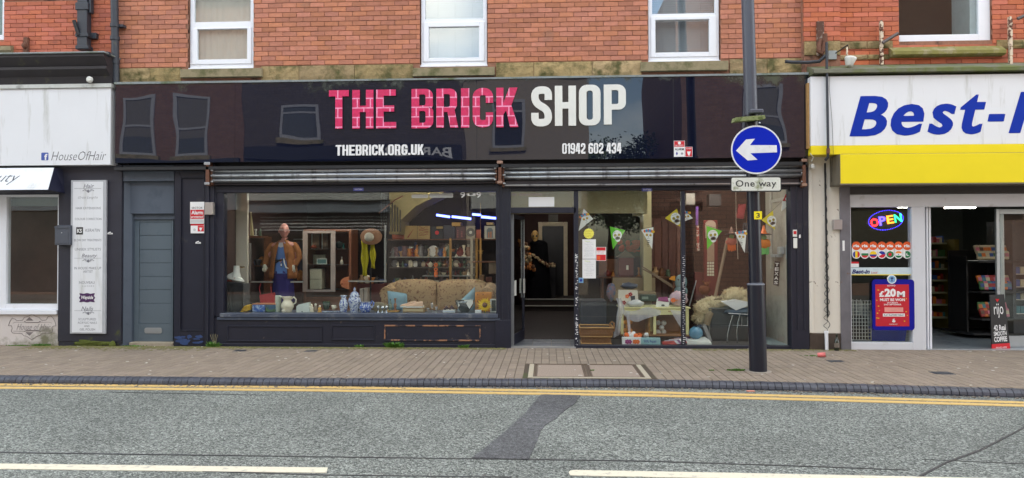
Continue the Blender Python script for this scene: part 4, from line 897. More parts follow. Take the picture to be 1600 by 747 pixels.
# bulkhead light, bracket and pipes above the salon
q=B();c_=P(140.5,124.5,-.28);q.lathe((c_.x,-.25,c_.z),[(.0,0),(.03,.0),(.048,.02),(.05,.05),(.03,.07)],14,M=Matrix.Translation((c_.x,-.25,c_.z)) @ Matrix.Rotation(rad(90),4,'X') @ Matrix.Translation((-c_.x,.25,-c_.z)));q.build('round_lamp',m_white_paint,label='small round white lamp under the black cornice',cat='lamp')
dp=thing('downpipe','tall grey downpipe between the salon and the middle building','downpipe',(X(180,-.1),-.1,4.1))
q=B();pa,pb_=P(178.5,-25,-.1),P(181,131,-.1);q.tube([pa+Vector((0,0,.6)),pa,pb_],[.058,.058,.056],14);q.build('pipe',m_iron,dp)
for v in (40,97,60):
    q=B();c_=P(179.7,v,-.1);q.tube([c_+Vector((0,0,.03)),c_-Vector((0,0,.03))],.07,14)
    if v==40:q.box(c_.x+.03,c_.x+.13,-.1,0,c_.z-.02,c_.z+.02)
    q.build('collar',m_iron,dp)
q=B();q.tube([P(160,84,-.33),P(168,84.5,-.3),P(173,86,-.2),P(179,97,-.1)],.036,12);q.build('branch',m_iron,dp)
q=B();q.tube([P(159,84,-.335),P(163,84.3,-.32)],.045,12);q.tube([P(167,84.4,-.305),P(170,85,-.27)],.043,12);q.build('collar',m_iron,dp)
ip=thing('rainwater_pipe','square black cast iron pipe cut short on the orange brick wall','downpipe',(X(128,-.1),-.1,4.7))
q=B();a,c,e,f=R(120.5,0,136,76,-.14);q.box(a,c,-.15,-.03,e,f+.8,bev=.008);q.build('shaft',m_iron,ip)
for v0,v1 in ((4,16),(52,58),(71,77)):
    q=B();a,c,e,f=R(118.5,v0,138.5,v1,-.14);q.box(a,c,-.165,-.02,e,f,bev=.01);q.build('collar',m_iron,ip)
q=B();a,c,e,f=R(137,51,150,60,-.05);q.box(a,c,-.05,.02,e,f,bev=.005);q.build('wall_plate',m_iron,ip)
q=B();q.tube([P(115.5,32,-.18),P(123,55,-.16)],.028,6);q.build('hook_arm',m_black,ip)
q=B();q.box(X(138,-.12,5),X(141.5,-.12,5),-.12,-.03,Z(20,-.12,140),Z(-20,-.12,140),bev=.01);q.build('upper_bracket',m_iron,ip)
q=B();a,c,e,f=R(36,58,43,82,-.03);q.box(a,c,-.03,.02,e,f,bev=.004);q.ball(((a+c)/2,-.05,(e+f)/2-.02),(.035,.04,.05),10,amp=.3);q.build('wall_hook',m_rust,label='rusty iron fixing low on the orange brick wall near the left window',cat='wall fixing')
# ================================================================== CONVENIENCE STORE (right)
cs=thing('store_shopfront','white aluminium convenience store front with glazed panel and open doorway','shopfront',(7,0,0))
q=B();x0,x1,z0,z1=R(1264,255,1314,521,-.05);q.box(x0,x1,-.05,.25,z0,4.2,bev=.004);q.box(x0-.005,x0+.05,-.075,-.045,z0+.01,z1,bev=.004);q.box(x0,x1,-.055,.25,-.01,z0-.002,bev=.006,mi=1)
q.build('white_pillar',[mat('flaking_white_paint',srgb(214,208,196),.7,var=.06,bump=.002,dirt=srgb(96,74,58),ds=9,dlo=.66,dhi=.7),mat('dirty_brown_plinth',srgb(74,62,54),.9,var=.4,vs=6,bump=.004,dirt=srgb(110,100,80),ds=5)],cs)
q=B();x0,x1,z0,z1=R(1313,288,1329,552,-.06);q.box(x0,x1,-.07,.1,-.01,z1,bev=.006);q.build('grey_post',mat('scuffed_grey_steel',srgb(112,110,116),.5,metal=.3,var=.3,vs=6,dirt=srgb(120,84,66),ds=8,dlo=.62,dhi=.72),cs)
q=B();a,c,e,f=R(1325,303,1700,323,-.02);q.box(a,11.4,-.03,.1,e,f,bev=.005);hb=(e+f)/2;ez=e;fz=f
a,c,_,_=R(1326.5,323,1330,553,-.02);q.box(a,c,-.03,.1,-.005,ez-.001,bev=.004)
a,c,_,_=R(1425,323,1446,553,-.02);q.box(a,c,-.031,.1,-.005,ez-.001,bev=.005);mlx=c
a,c,e,f=R(1330,535,1425,553,-.02);q.box(a-.01,c+.01,-.028,.1,-.004,f,bev=.005)
q.build('white_frame',mat('white_aluminium',srgb(206,208,214),.4,var=.06,vs=3,dirt=srgb(170,166,160),ds=4,dlo=.6,dhi=.8),cs)
q=B();q.box(X(1312,-.03,295),11.4,-.05,.1,fz+.002,2.62);q.box(X(1312,-.03,295),11.4,-.02,.2,2.6,4.2);q.build('head_panel',mat('dark_grey_soffit',srgb(70,66,66),.8,var=.2),cs)
q=B();x0,x1,z0,z1=R(1329,321,1426,536,.02);q.box(x0,x1,.02,.026,z0,z1);q.build('pane',m_glass,cs)
for u0,u1,Y in ((1448.5,1451,.03),(1452.5,1455.5,.06)):
    q=B();x0,x1,z0,z1=R(u0,323,u1,552,Y);q.box(x0,x1,Y,Y+.04,.0,ez,bev=.003);q.build('sliding_door_edge',m_upvc,cs)
# open door leaf at right, folded inward
Mr=Matrix.Translation((X(1556,.25),.25,.01)) @ Matrix.Rotation(rad(8),4,'Z');hh=ez-.03
od=thing('door',None,None,(X(1556,.25),.25,.01));od.parent=cs;od['label']='white framed glass door slid open at the right edge'
q=B();q.box(0,.055,-.02,.02,0,hh,bev=.004,M=Mr);q.box(.1,.17,.03,.07,.1,hh-.05,bev=.004,M=Mr);q.box(.055,1.3,-.02,.02,hh-.08,hh-.001,bev=.004,M=Mr);q.box(.055,1.3,-.02,.02,.0,.17,bev=.004,M=Mr);q.build('frame',m_alu,od)
q=B();q.box(.05,1.3,-.003,.003,.16,hh-.07,M=Mr);q.build('pane',m_glass,od)
q=B();a,c,e,f=R(1446,549,1700,554,0);q.box(mlx,11.4,-.04,.1,-.01,.012,bev=.003);q.build('threshold',m_alu,cs)
# sign box above
bs=thing('store_sign','white and yellow convenience store signboard with big blue slanted letters','sign',(8,-.3,3.3))
BSY=-.32;a,c,e,f=R(1267,121,1600,242,BSY);e=(Z(243,BSY,1275)+Z(237.5,BSY,1580))/2;f=(Z(122,BSY,1275)+Z(113,BSY,1580))/2;zy=(Z(229,BSY,1275)+Z(223.5,BSY,1580))/2
q=B();q.box(a,11.4,BSY,-.02,zy,f,bev=.002);q.box(a+.001,11.4,BSY-.001,-.02,e,zy-.0005,mi=1);bx0=a
q.build('board',[m_white,m_yellow],bs)
a2,_,e2,f2=R(1313,243,1600,286,-.42);f2=e-.012
q=B();q.box(a2,11.4,-.42,-.02,e2,f2,bev=.003);q.build('lower_box',m_yellow,bs)
q=B();q.box(a2-.008,a2-.001,-.425,-.02,e2-.006,f2+.002);q.box(a2-.008,11.4,-.43,-.02,e2-.018,e2-.002);q.box(a2+.03,11.4,-.38,-.02,f2+.001,e-.0015);q.build('metal_edge',mat('dull_grey_trim',srgb(120,112,98),.5,metal=.3),bs)
q=B();q.box(bx0-.03,bx0-.002,BSY+.05,-.02,e+.1,f-.08);q.build('timber_edge',mat('raw_timber',srgb(170,130,80),.7,var=.3,vs=15),bs)
m_storeblue=mat('royal_blue_print',srgb(0,46,160),.5,var=.03,spec=.2)
for ch,u0,v0,u1,v1 in (('B',1327,150,1388,213),('e',1391.5,162.5,1444.5,212),('s',1449,162,1494.5,210.5),('t',1500.5,147,1541,210),('-',1543,178,1571,190),('I',1575.5,143.5,1614,208),('n',1620,160,1668,206)):
    q=B()
    for k_,du in enumerate((0,-1,1)):fit_text(q,ch,u0+1.6+du*1.6,v0+.3*abs(du),u1-1.6+du*1.6,v1-.3*abs(du),BSY-.003-.0004*k_,.018,.25,mi=0,res=4,d=.002)
    q.build('letter',m_storeblue,bs)
# window stickers, lit sign, poster
ol=thing('open_sign','lit oval OPEN sign with red, blue, orange and green letters behind glass','lit sign',(X(1385,.08),.1,Z(360,.08,1385)))
c_=P(1384.5,344,.08);M_=Matrix.Translation(c_) @ Matrix.Rotation(rad(-8),4,'Y')
q=B();pts=[M_ @ Vector((.285*math.cos(t),.012,.165*math.sin(t))) for t in [i*math.pi/16 for i in range(32)]];q.prism(pts,(0,.02,0));q.build('backing',m_black,ol)
def em(name,c,s=2.5):
    return mat(name,c,.5,emit=s,var=.0)
q=B()
for i in range(64):
    t=i*math.pi/32;o=M_ @ Vector((.262*math.cos(t),.004,.148*math.sin(t)));q.ball(o,.0042,6)
q.build('blue_led_ring',em('blue_led',(.05,.03,.95),3),ol)
for ch,u0,v0,u1,v1,mm in (('O',1360,341,1372.5,354.5,em('red_led',(1,.015,.02),2)),('P',1373.4,338,1384.3,352,em('blue_led',(.05,.03,.95),3)),('E',1385.4,336.5,1396.3,349.5,em('orange_led',(.9,.2,.02),1.3)),('N',1397.2,334.3,1409,347.2,em('green_led',(.02,.75,.25),1.1))):
    q=B();fit_text(q,ch,u0,v0,u1,v1,.078,.03,0,rot=rad(8));q.build('led_letter',mm,ol)
GSY=.016   # outer face of the store's pane is at y = .02
def stripe_disc(q,cx,cz,r,Y,bands,vert=False):
    for t0,t1,mi in bands:   # t from 0 (top or left) to 1
        a0,a1=r-2*r*t0,r-2*r*t1;n=8
        ups=[(math.sqrt(max(0,r*r-h_*h_)),h_) for h_ in [a0+(a1-a0)*k/n for k in range(n+1)]]
        pts=[(x,h_) for x,h_ in ups]+[(-x,h_) for x,h_ in reversed(ups)]
        if vert:pts=[(-h_,x) for x,h_ in pts]
        q.xz([(cx+x,cz+h_) for x,h_ in pts],Y,.001,mi)
fm=[m_plainwhite,mat('orange_print',srgb(222,92,40),.4),mat('flag_blue',srgb(24,50,150),.4),mat('flag_yellow',srgb(246,206,30),.4),mat('flag_red',srgb(206,26,44),.4),mat('flag_green',srgb(20,120,70),.4),mat('flag_saffron',srgb(240,140,50),.4),m_blk]
flags=[('romanian',[(0,.33,2),(.33,.67,3),(.67,1,4)],True),('bulgarian',[(0,.33,0),(.33,.67,5),(.67,1,4)],False),('colombian',[(0,.5,3),(.5,.75,2),(.75,1,4)],False),('philippine',[(0,.5,2),(.5,1,4)],False),('bangladeshi',[(0,1,5)],False),('indian',[(0,.33,6),(.33,.67,0),(.67,1,5)],False),('pakistani',[(0,.25,0),(.25,1,5)],True)]
us=[1338,1351.3,1364.4,1377.8,1390.9,1404,1417.3]
for (nm,bands,ve),u in zip(flags,us):
    q=B();c1=P(u,384.3,GSY);c2=P(u,397.6,GSY)
    q.box(c2.x-.066,c2.x+.066,GSY-.0005,GSY+.002,c2.z,c1.z);q.disc(c2.x,GSY-.0003,c2.z,.066,.002,20,0);q.disc(c1.x,GSY-.002,c1.z,.066,.002,20,1);stripe_disc(q,c2.x,c2.z,.052,GSY-.002,bands,ve)
    fit_text(q,'ria',u-4.6,381.8,u+4.6,386.4,GSY-.0026,.05,mi=0)
    if nm=='bangladeshi':q.disc(c2.x-.004,GSY-.003,c2.z,.026,.001,16,4)
    if nm=='pakistani':q.disc(c2.x+.01,GSY-.003,c2.z,.024,.001,14,0);q.disc(c2.x+.019,GSY-.004,c2.z+.008,.02,.001,14,5)
    if nm=='indian':q.disc(c2.x,GSY-.003,c2.z,.008,.001,10,2)
    if nm=='philippine':q.xz([(c2.x-.05,c2.z-.018),(c2.x-.05,c2.z+.018),(c2.x-.046,c2.z+.026),(c2.x+.0,c2.z),(c2.x-.046,c2.z-.026)],GSY-.003,.001,0)
    q.build('flag_sticker',fm,label=f'round orange and white sticker with the {nm} flag on the store window',cat='sticker',group='row of round flag stickers on the store window')
q=B();x0,x1,z0,z1=R(1328.5,418,1425,430,GSY);q.box(x0,x1,GSY-.001,GSY+.002,z0+.012,z1);q.box(x0,x1,GSY-.0011,GSY+.002,z0,z0+.0119,mi=1);fit_text(q,'Best-in',1331,421,1359,427.8,GSY-.002,.04,.3,mi=2);fit_text(q,'Local',1361,424.2,1371,427.4,GSY-.002,.01,.2,mi=3)
q.build('window_strip',[mat('pale_blue_vinyl',srgb(200,216,222),.4),m_yellow,mat('dark_blue_print',srgb(20,30,100),.4),m_red],label='pale strip across the store window lettered Best-in in dark blue',cat='sticker')
q=B();q.pbox(1329,409,1342,417.5,GSY-.001,.002);q.pbox(1329,409,1342,412,GSY-.0016,.0015,mi=1);q.build('small_notice',[m_plainwhite,m_red],label='small white notice with red top above the pale strip',cat='notice')
lp=thing('lottery_poster','blue framed red poster with large white lettering £20M on the store window','poster',(X(1394,0),0,Z(515,0,1394)))
q=B();x0_,x1_,z0_,z1_=R(1361.7,436.5,1427,515.5,-.0);q.xz(rr(x0_,z0_,x1_,z1_,(.05,)*4),-.035,.02);fr_=q.build('blue_frame',mat('ultramarine_plastic',srgb(14,14,140),.4,spec=.3),lp)
q=B();q.pbox(1368,444.5,1420.5,509.8,-.0375,.0025);q.build('red_sheet',mat('crimson_print',srgb(190,34,50),.3,var=.06,vs=12),lp)
q=B();c_=P(1393.5,436.5,-.04);q.disc(c_.x,-.042,c_.z,.066,.02,24,0);q.disc(c_.x,-.0425,c_.z,.054,.001,24,1);q.xz([(c_.x-.03,c_.z+.02),(c_.x,c_.z+.032),(c_.x+.03,c_.z+.02),(c_.x+.006,c_.z+.006),(c_.x+.006,c_.z-.022),(c_.x+.02,c_.z-.03),(c_.x-.02,c_.z-.03),(c_.x-.006,c_.z-.022),(c_.x-.006,c_.z+.006)],-.0436,.001,2)
q.build('round_badge',[m_plainwhite,mat('pale_blue_print',srgb(120,170,210),.4),mat('dark_blue_print',srgb(20,30,100),.4)],lp)
q=B();PY=-.0383
def LT(s_,u0,v0,u1,v1,bo=.03,mi=0):fit_text(q,s_,u0,v0,u1,v1,PY,bo,0,mi=mi)
LT('LOTTO',1386.5,444.8+.4,1399,447.6);LT('£',1373.6,454.5,1381.5,464,.05);LT('20',1382,450.8,1400,464.2,.055);LT('M',1401.5,455,1414,464,.05);LT('MUST BE WON',1375,466.3,1414,470.6,.035);LT('SATURDAY',1386,472,1403,474.2,.02);LT('2ND SEPTEMBER',1381,474.8,1408.5,477,.02)
x0_,x1_,z0_,z1_=R(1379.5,490,1413.8,494.6,PY);q.box(x0_,x1_,PY,PY+.001,z0_,z1_);fit_text(q,'PLAY IN-STORE TODAY',1381,491.2,1412.5,493.6,PY-.001,.02,mi=2)
x0_,x1_,z0_,z1_=R(1382,480.3,1411.3,487.5,PY);q.box(x0_,x1_,PY,PY+.001,z0_,z1_,mi=1)
c_=P(1396.5,501.5,PY);q.tube([(c_.x-.012,PY,c_.z+.03),(c_.x-.008,PY,c_.z+.005)],.006,6);q.tube([(c_.x+.006,PY,c_.z+.034),(c_.x-.004,PY,c_.z+.005)],.006,6);q.ball((c_.x,PY,c_.z-.006),(.026,.003,.018),10)
LT('THE NATIONAL LOTTERY',1389.5,506,1402.5,507.6,.01)
random.seed(6)
for k in range(12):
    p=P(random.choice([random.uniform(1369.5,1376),random.uniform(1412,1419)]),random.uniform(448,507),PY);q.disc(p.x,PY,p.z,random.uniform(.007,.016),.001,8,3,.008)
q.build('lettering',[m_plainwhite,mat('pink_print',srgb(224,150,140),.4),m_blk,mat('gold_print',srgb(224,180,50),.4)],lp)
# interior of the store
m_floor2=mat('grey_vinyl_floor',srgb(120,128,134),.35,var=.1,dirt=srgb(84,90,96),ds=2)
si=thing('store_room',None,None,(8,4,0));si.parent=cs
q=B();q.box(px1+.0,12,.1,9,-.02,.008);q.build('floor',m_floor2,si)
q=B();q.box(px1,12,.1,9,2.75,2.8);q.box(px1,px1+.05,.25,9,.01,2.75);q.box(12,12.05,.1,9,.01,2.75);q.box(px1,12,9,9.05,.01,2.8);q.build('walls',mat('dim_green_grey_wall',srgb(90,96,88),.8),si)
for k,(u,v,Y,w,lb_) in enumerate(((1500,326.5,3.2,.27,'bright ceiling strip light above the store doorway'),(1415,325.5,3.4,.13,'short bright ceiling light behind the store window near the OPEN sign'),(1531,322.5,5,.16,'faint distant ceiling light further back in the store'),(1500,300,5,.5,'added unseen fill light high at the back of the store'),(1560,300,2.6,.5,'added unseen fill light high above the snack stand'))):  # last two are unseen lights added to brighten the stock
    c_=P(u,v,Y);q=B();q.box(c_.x-w,c_.x+w,Y-.05,Y+.05,c_.z+.014,c_.z+.031);t=thing('ceiling_light',lb_,'ceiling light',(c_.x,Y,c_.z));q.build('diffuser',mat('lit_diffuser',(1,.97,.88),.5,emit=11,var=0),t);q=B();q.box(c_.x-w-.02,c_.x+w+.02,Y-.07,Y+.07,c_.z+.032,c_.z+.06);q.box(c_.x-.01,c_.x+.01,Y-.01,Y+.01,c_.z+.06,2.75);q.build('fitting',m_white_paint,t)
m_olive=mat('yellow_olive_shelving',srgb(120,108,40),.5,var=.15);m_shelfgrey=mat('shelf_edge_cream',srgb(170,172,140),.5)
goods=[mat('pack_%s' % n,srgb(*c),.45,var=.3,vs=18) for n,c in (('red',(150,40,36)),('blue',(50,80,140)),('green',(60,110,60)),('cream',(190,180,150)),('orange',(200,110,40)),('brown',(100,66,46)),('teal',(60,120,130)),('pink',(190,110,130)))]
sh=thing('shelf_unit','tall olive shelving with cream shelf edges inside the store doorway','shelves',(X(1475,2.6),2.8,0))
x0,x1,z0,z1=R(1455,380,1480,515,2.6);q=B();x2=X(1502,2.3,450);q.box(x1,x2,2.35,3.3,.01,Z(374,2.4,1490));q.box(x0-.12,x0-.06,2.6,3.2,.01,Z(378,2.6,1460));q.build('side_panel',m_olive,sh)
q=B();q.box(x0-.06,x1,3.15,3.2,.01,1.7);q.build('back_panel',m_olive,sh)
random.seed(12)
for v in (380,402,420,438,457,476,496):
    zz=Z(v,2.6,1467);q=B();q.box(x0-.06,x1,2.6,3.15,zz-.02,zz+.012);q.build('shelf',m_shelfgrey,sh)
    q=B();x=x0-.05
    while x<x1-.03:
        w=random.uniform(.03,.07);q.box(x,x+w-.005,2.66,2.9,zz+.013,zz+random.uniform(.08,.15),mi=random.randrange(8));x+=w
    q.build('packets',goods,sh,kind='stuff')
gd=thing('snack_stand','dark curved stand stacked with bagged snacks behind the open store door','display stand',(X(1535,1.6),1.7,0))
for v,uL,uR,kk in ((408,1508,1556,0),(455,1512,1560,1),(497,1513,1556,2),(520,1500,1575,3)):
    a,c=X(uL,1.5,v),X(uR,1.5,v);zz=Z(v,1.4,1535);q=B();q.prism([(a,1.4+.1*0,zz-.025),(a+.08,1.25,zz-.025),(c+.5,1.25,zz-.025),(c+.5,2.1,zz-.025),(a,2.1,zz-.025)],(0,0,.03));q.build('shelf',m_black,gd)
    if kk<3:
        q=B();n_=8;random.seed(kk)
        for i in range(n_):
            for j in range(2):
                cx_=a+.1+(c-a)*(i+.5)/n_;cz_=zz+.1+.1*j;q.box(-.042,.042,-.02,.02,-.075,.075,bev=.012,mi=(3 if kk==0 else random.randrange(8)),M=Matrix.Translation((cx_,1.33+.06*j,cz_)) @ Matrix.Rotation(random.uniform(-.2,.2),4,'Y') @ Matrix.Rotation(-.3,4,'X'));q.box(-.03,.03,-.024,-.02,-.03,.03,mi=random.randrange(8),M=Matrix.Translation((cx_,1.33+.06*j,cz_)) @ Matrix.Rotation(-.3,4,'X'))
        q.build('snack_bags',goods,gd,kind='stuff')
q=B();q.box(X(1513,1.5,450)-.03,X(1513,1.5,450),1.5,2,.05,1.4);q.box(X(1513,1.5,450),X(1590,1.5,450),2.1,2.12,.05,1.5);q.build('upright',m_black,gd)
fr=thing('glass_fridge','lit drinks fridge with rows of blue packets at the right edge','fridge',(X(1595,1.4),1.8,0));a=X(1583,1.3,450)
q=B();q.box(a,a+.05,1.3,2,.05,2);q.box(a+.05,a+1.6,1.95,2,.05,2);q.box(a+.05,a+1.6,1.3,1.95,.05,.4);q.build('cabinet',m_iron,fr)
for v in (428,448,468,490): 
    q=B();zz=Z(v,1.4,1590);q.box(a+.05,a+1.5,1.4,1.94,zz-.01,zz);q.build('shelf',m_white_paint,fr);q=B()
    for k in range(16):q.box(a+.06+k*.08,a+.06+k*.08+.07,1.45,1.6,zz+.001,zz+.12,mi=[6,1,3,6][(k+v)% 4])
    q.build('packets',goods,fr,kind='stuff')
cg=thing('wire_cage','white wire mesh basket stand behind the store window','wire basket',(X(1345,.3),.4,0));x0,x1,z0,z1=R(1329,470,1361,531,.25);q=B()
for i in range(8):xx=x0+(x1-x0)*i/7;q.box(xx-.004,xx+.004,.25,.258,z0,z1)
for i in range(12):zz=z0+(z1-z0)*i/11;q.box(x0,x1,.243,.25,zz-.004,zz+.004)
for i in range(6):xx=x0+(x1-x0)*i/5;q.box(xx-.004,xx+.004,.6,.608,z0,z1)
q.build('mesh_front',m_white_paint,cg)
q=B();q.box(x0+.02,x1-.02,.3,.58,z0,z0+.35);q.build('dark_contents',m_dark,cg)
q=B();x0,x1,z0,z1=R(1363,514,1414,533,.3);q.prism([(x0,.3,z0),(x1,.3,z0),(x1+.03,.3,z1),(x0-.03,.3,z1)],(0,.35,0));q.build('blue_crate',mat('blue_plastic',srgb(20,60,170),.35),label='blue plastic bin under the lottery poster behind the glass',cat='bin')
cb=thing('coffee_stand','tall black and red coffee banner stand leaning in the store doorway','banner',(X(1562,.2),.25,0))
lean=[P(1546.5,461,.2),P(1569,460,.2),P(1579,547,.08),P(1550.5,549,.08)];tcut=.875
q=B();A,Bq,C_,D_=lean;q.prism([A,Bq,Bq+(C_-Bq)*tcut,A+(D_-A)*tcut],(0,.02,0));q.build('black_panel',m_blk,cb)
q=B();q.prism([A+(D_-A)*tcut,Bq+(C_-Bq)*tcut,C_,D_],(0,.02,0));q.build('red_panel',m_red,cb)
def on_banner(s_,a0,a1,t0,t1,bo=0.,sh=0.):
    vs,fs=text_geo(s_,bo,sh);ax,bx=min(v[0] for v in vs),max(v[0] for v in vs);ay,by=min(v[1] for v in vs),max(v[1] for v in vs);out=[]
    for x,y,_ in vs:
        s=a0+(a1-a0)*(x-ax)/(bx-ax);t=t1+(t0-t1)*(y-ay)/(by-ay);top=A+(Bq-A)*s;bot=D_+(C_-D_)*s;out.append(top+(bot-top)*t+Vector((0,-.003,0)))
    return out,fs
for s_,a0,a1,t0,t1,bo in (('rijo',.22,.82,.16,.42,.0),('42 Real',.15,.85,.54,.64,.02),('SMOOTH',.13,.87,.655,.735,.02),('COFFEE',.13,.87,.75,.84,.03),('SERVED HERE',.2,.8,.93,.96,0)):
    q=B();q.add(*on_banner(s_,a0,a1,t0,t1,bo));q.build('lettering',m_plainwhite,cb)
q=B();c_=A+(Bq-A)*.5+(D_-A)*.1+Vector((0,-.004,0));q.xz([(c_.x-.03,c_.z+.02),(c_.x+.03,c_.z+.02),(c_.x+.0,c_.z-.03)],c_.y,.002);q.build('red_heart',m_red,cb)
q=B();q.pbox(1303,343,1316.5,359,-.12,.07,bev=.006);q.build('intercom_box',mat('brushed_steel_box2',srgb(170,162,160),.4,metal=.5),label='small steel intercom box where the white pillar meets the grey post',cat='metal box')
q=B();q.pbox(1316.5,376,1320,392,-.076,.008,bev=.003);q.build('label_strip',m_plainwhite,label='thin white label on the grey post by the store window',cat='sticker')
# cable and waste pipe on the white pillar
cbp=thing('cable_run','twisted black cable running down the white pillar','cable',(X(1292,-.07),-.07,.5));random.seed(2)
q=B();q.tube([P(1289.5+(v-280)*.018,v,-.07) for v in range(255,500,8)],.014,8);q.build('conduit',m_black,cbp)
q=B();q.tube([P(1290.5+math.sin(v*.35)*2.2*min(1,(v-250)/200)+(v-280)*.018,v,-.09+.012*math.cos(v*.35)) for v in range(255,515,2)],.005,5);q.tube([P(1290+math.cos(v*.5)*3.2*((v-380)/130),v,-.09) for v in range(384,520,2)],.004,5);q.build('loose_wire',m_black,cbp)
wp=thing('waste_pipe','short white plastic pipe at the foot of the white pillar','pipe',(X(1291.5,-.1),-.1,0));q=B();q.tube([P(1291,518,-.1),P(1292,548,-.1)],.026,10);q.build('pipe',m_upvc,wp);q=B();q.tube([P(1291,517,-.1),P(1291.1,521,-.1)],.031,10);q.build('collar',m_upvc,wp)
# things on the wall above the store sign
m_peeledpost=mat('peeling_cream_paint_on_rust',srgb(214,196,172),.8,var=.1,dirt=srgb(96,62,48),ds=14,dlo=.5,dhi=.55)
cp=thing('cut_pipe','rusty cut off bracket and pipe on the brick pier','pipe',(X(1284,-.2),-.2,4.3))
q=B();q.pbox(1276.5,33,1288,87,-.16,.03,bev=.006);q.build('bracket_plate',mat('flaking_cream_on_rust',srgb(168,150,136),.9,var=.3,vs=30,dirt=srgb(90,62,50),ds=8,dlo=.46,dhi=.54),cp)
q=B();q.tube([P(1289,53,-.22),P(1289,66,-.22),P(1286,80,-.22),P(1283.5,84,-.22),P(1279.5,80,-.22),P(1280,70,-.2),P(1284,62,-.18)],.036,10);q.build('bent_pipe',m_rust,cp)
q=B();q.tube([P(1227,96,-.2),P(1236,97,-.2),P(1262,97.5,-.2),P(1280,96,-.22),P(1290,87,-.24)],.026,8);q.build('side_pipe',m_iron,cp)
vp=thing('conduit_pipe','thin grey vertical pipe down the left end of the store sign','pipe',(X(1293,-.4),-.4,3));q=B();q.tube([P(1291.5,66,-.37),P(1292,110,-.37),P(1294,236,-.37),P(1293.5,246,-.36),P(1290,250,-.3)],.02,8);q.build('pipe',m_iron,vp);q=B();q.tube([P(1294,232,-.37),P(1294,240,-.37)],.028,8);q.build('collar',m_rust,vp)
q=B();q.tube([P(1297,100,-.39),P(1296,140,-.36),P(1300,190,-.34),P(1302,238,-.34),P(1300,262,-.3),P(1299,286,-.1)],.003,5);q.build('loose_wire',m_black,vp)
q=B();q.tube([P(1266,240,-.33),P(1271,246,-.3),P(1268,252,-.25)],.006,6);c_=P(1270,260,-.15);q.ball(c_,(.035,.03,.045),10);q.build('junction_knob',m_white_paint,label='small white cable fitting under the left end of the store sign',cat='cable fitting')
cam_=thing('wall_lamp','white bucket shaped floodlight hanging from a thin arm over the store sign','floodlight',(X(1326,-.35),-.3,4.2))
q=B();c_=P(1326.5,103.5,-.32);q.lathe((c_.x,-.32,c_.z),[(.035,0),(.05,.01),(.08,.1),(.085,.12),(.08,.135),(.0,.14)],12,M=Matrix.Translation(c_) @ Matrix.Rotation(rad(12),4,'Y') @ Matrix.Translation(-Vector((c_.x,-.32,c_.z))));q.build('housing',m_white_paint,cam_)
q=B();q.tube([P(1323.5,90,-.32),P(1323.5,74,-.3)],.014,8);q.build('stem',m_peeledpost,cam_);q=B();q.tube([P(1300,87,-.1),P(1325,70,-.3),P(1325,75,-.3)],.009,6);q.build('arm',m_black,cam_)
q=B();q.pbox(1294.5,79,1307.5,92.5,-.15,.03,bev=.003);q.build('mounting_plate',mat('grey_plastic_plate',srgb(150,156,156),.6),cam_)
for u,v0,v1,arm,lb_ in ((1378.5,33,101,((1379,67),(1403.5,52)),'peeling cream iron upright with an angled arm left of the right hand window'),(1580.5,27,102,((1590,29.5),(1602,24)),'peeling cream iron upright at the far right above the store sign')):
    t=thing('sign_stay',lb_,'bracket',(X(u,-.1),-.1,4));q=B();x0,x1,z0,z1=R(u-2.6,v0,u+2.6,v1,-.12);n_=5;random.seed(int(u))
    for k in range(n_):a,c=z0+(z1-z0)*k/n_,z0+(z1-z0)*(k+1)/n_-.012;q.box(x0+random.uniform(-.004,.004),x1+random.uniform(-.005,.003),-.12,-.08,a,c,bev=.005)
    q.box((x0+x1)/2-.012,(x0+x1)/2+.012,-.11,-.05,z0,z1+.02);q.build('upright',m_peeledpost,t)
    q=B();q.tube([P(*arm[0],-.14),P(*arm[1],-.14)],.024,4);q.build('arm',mat('grey_angle_iron',srgb(100,94,94),.6,metal=.3),t)
# ================================================================== SHOP ROOM (part of the middle building)
FZ=.02
room=thing('shop_room',None,None,(0,4,0));room.parent=mb;room.location-=mb.location
m_carpet=mat('dark_brown_carpet',srgb(58,50,48),.9,var=.3,vs=20)
rx0_,rx1_=X(327,.1),X(1240,.1)
q=B();q.box(xl+.06,xr-.06,.95,9.88,-.02,FZ);q.build('floor',m_carpet,room)
q=B();q.box(xl+.06,xr-.06,.12,9.88,2.72,2.76);q.build('ceiling',mat('dim_ceiling',srgb(96,88,76),.9),room)
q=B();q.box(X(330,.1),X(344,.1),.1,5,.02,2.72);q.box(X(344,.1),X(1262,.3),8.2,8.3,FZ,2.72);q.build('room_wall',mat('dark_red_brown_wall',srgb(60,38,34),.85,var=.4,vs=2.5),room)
# porch tiles
tx0,tx1=X(812,.1,540),X(900,.1,540);q=B();q.box(X(797,.1),rx1_+.1,.1,.95,-.02,.002);q.build('porch_screed',m_concrete,room)
m_tile=mat('slate_grey_tile',srgb(84,88,98),.45,var=.25,vs=12,bump=.001,rnd=.12)
for i in range(5):
    for j in range(3):
        q=B();xa=X(797,.1,540)+.02+i*.305;q.box(xa-.28,xa+.02,.12+j*.28,.12+j*.28+.272,.0,.014,bev=.003);q.build('tile',m_tile,room)
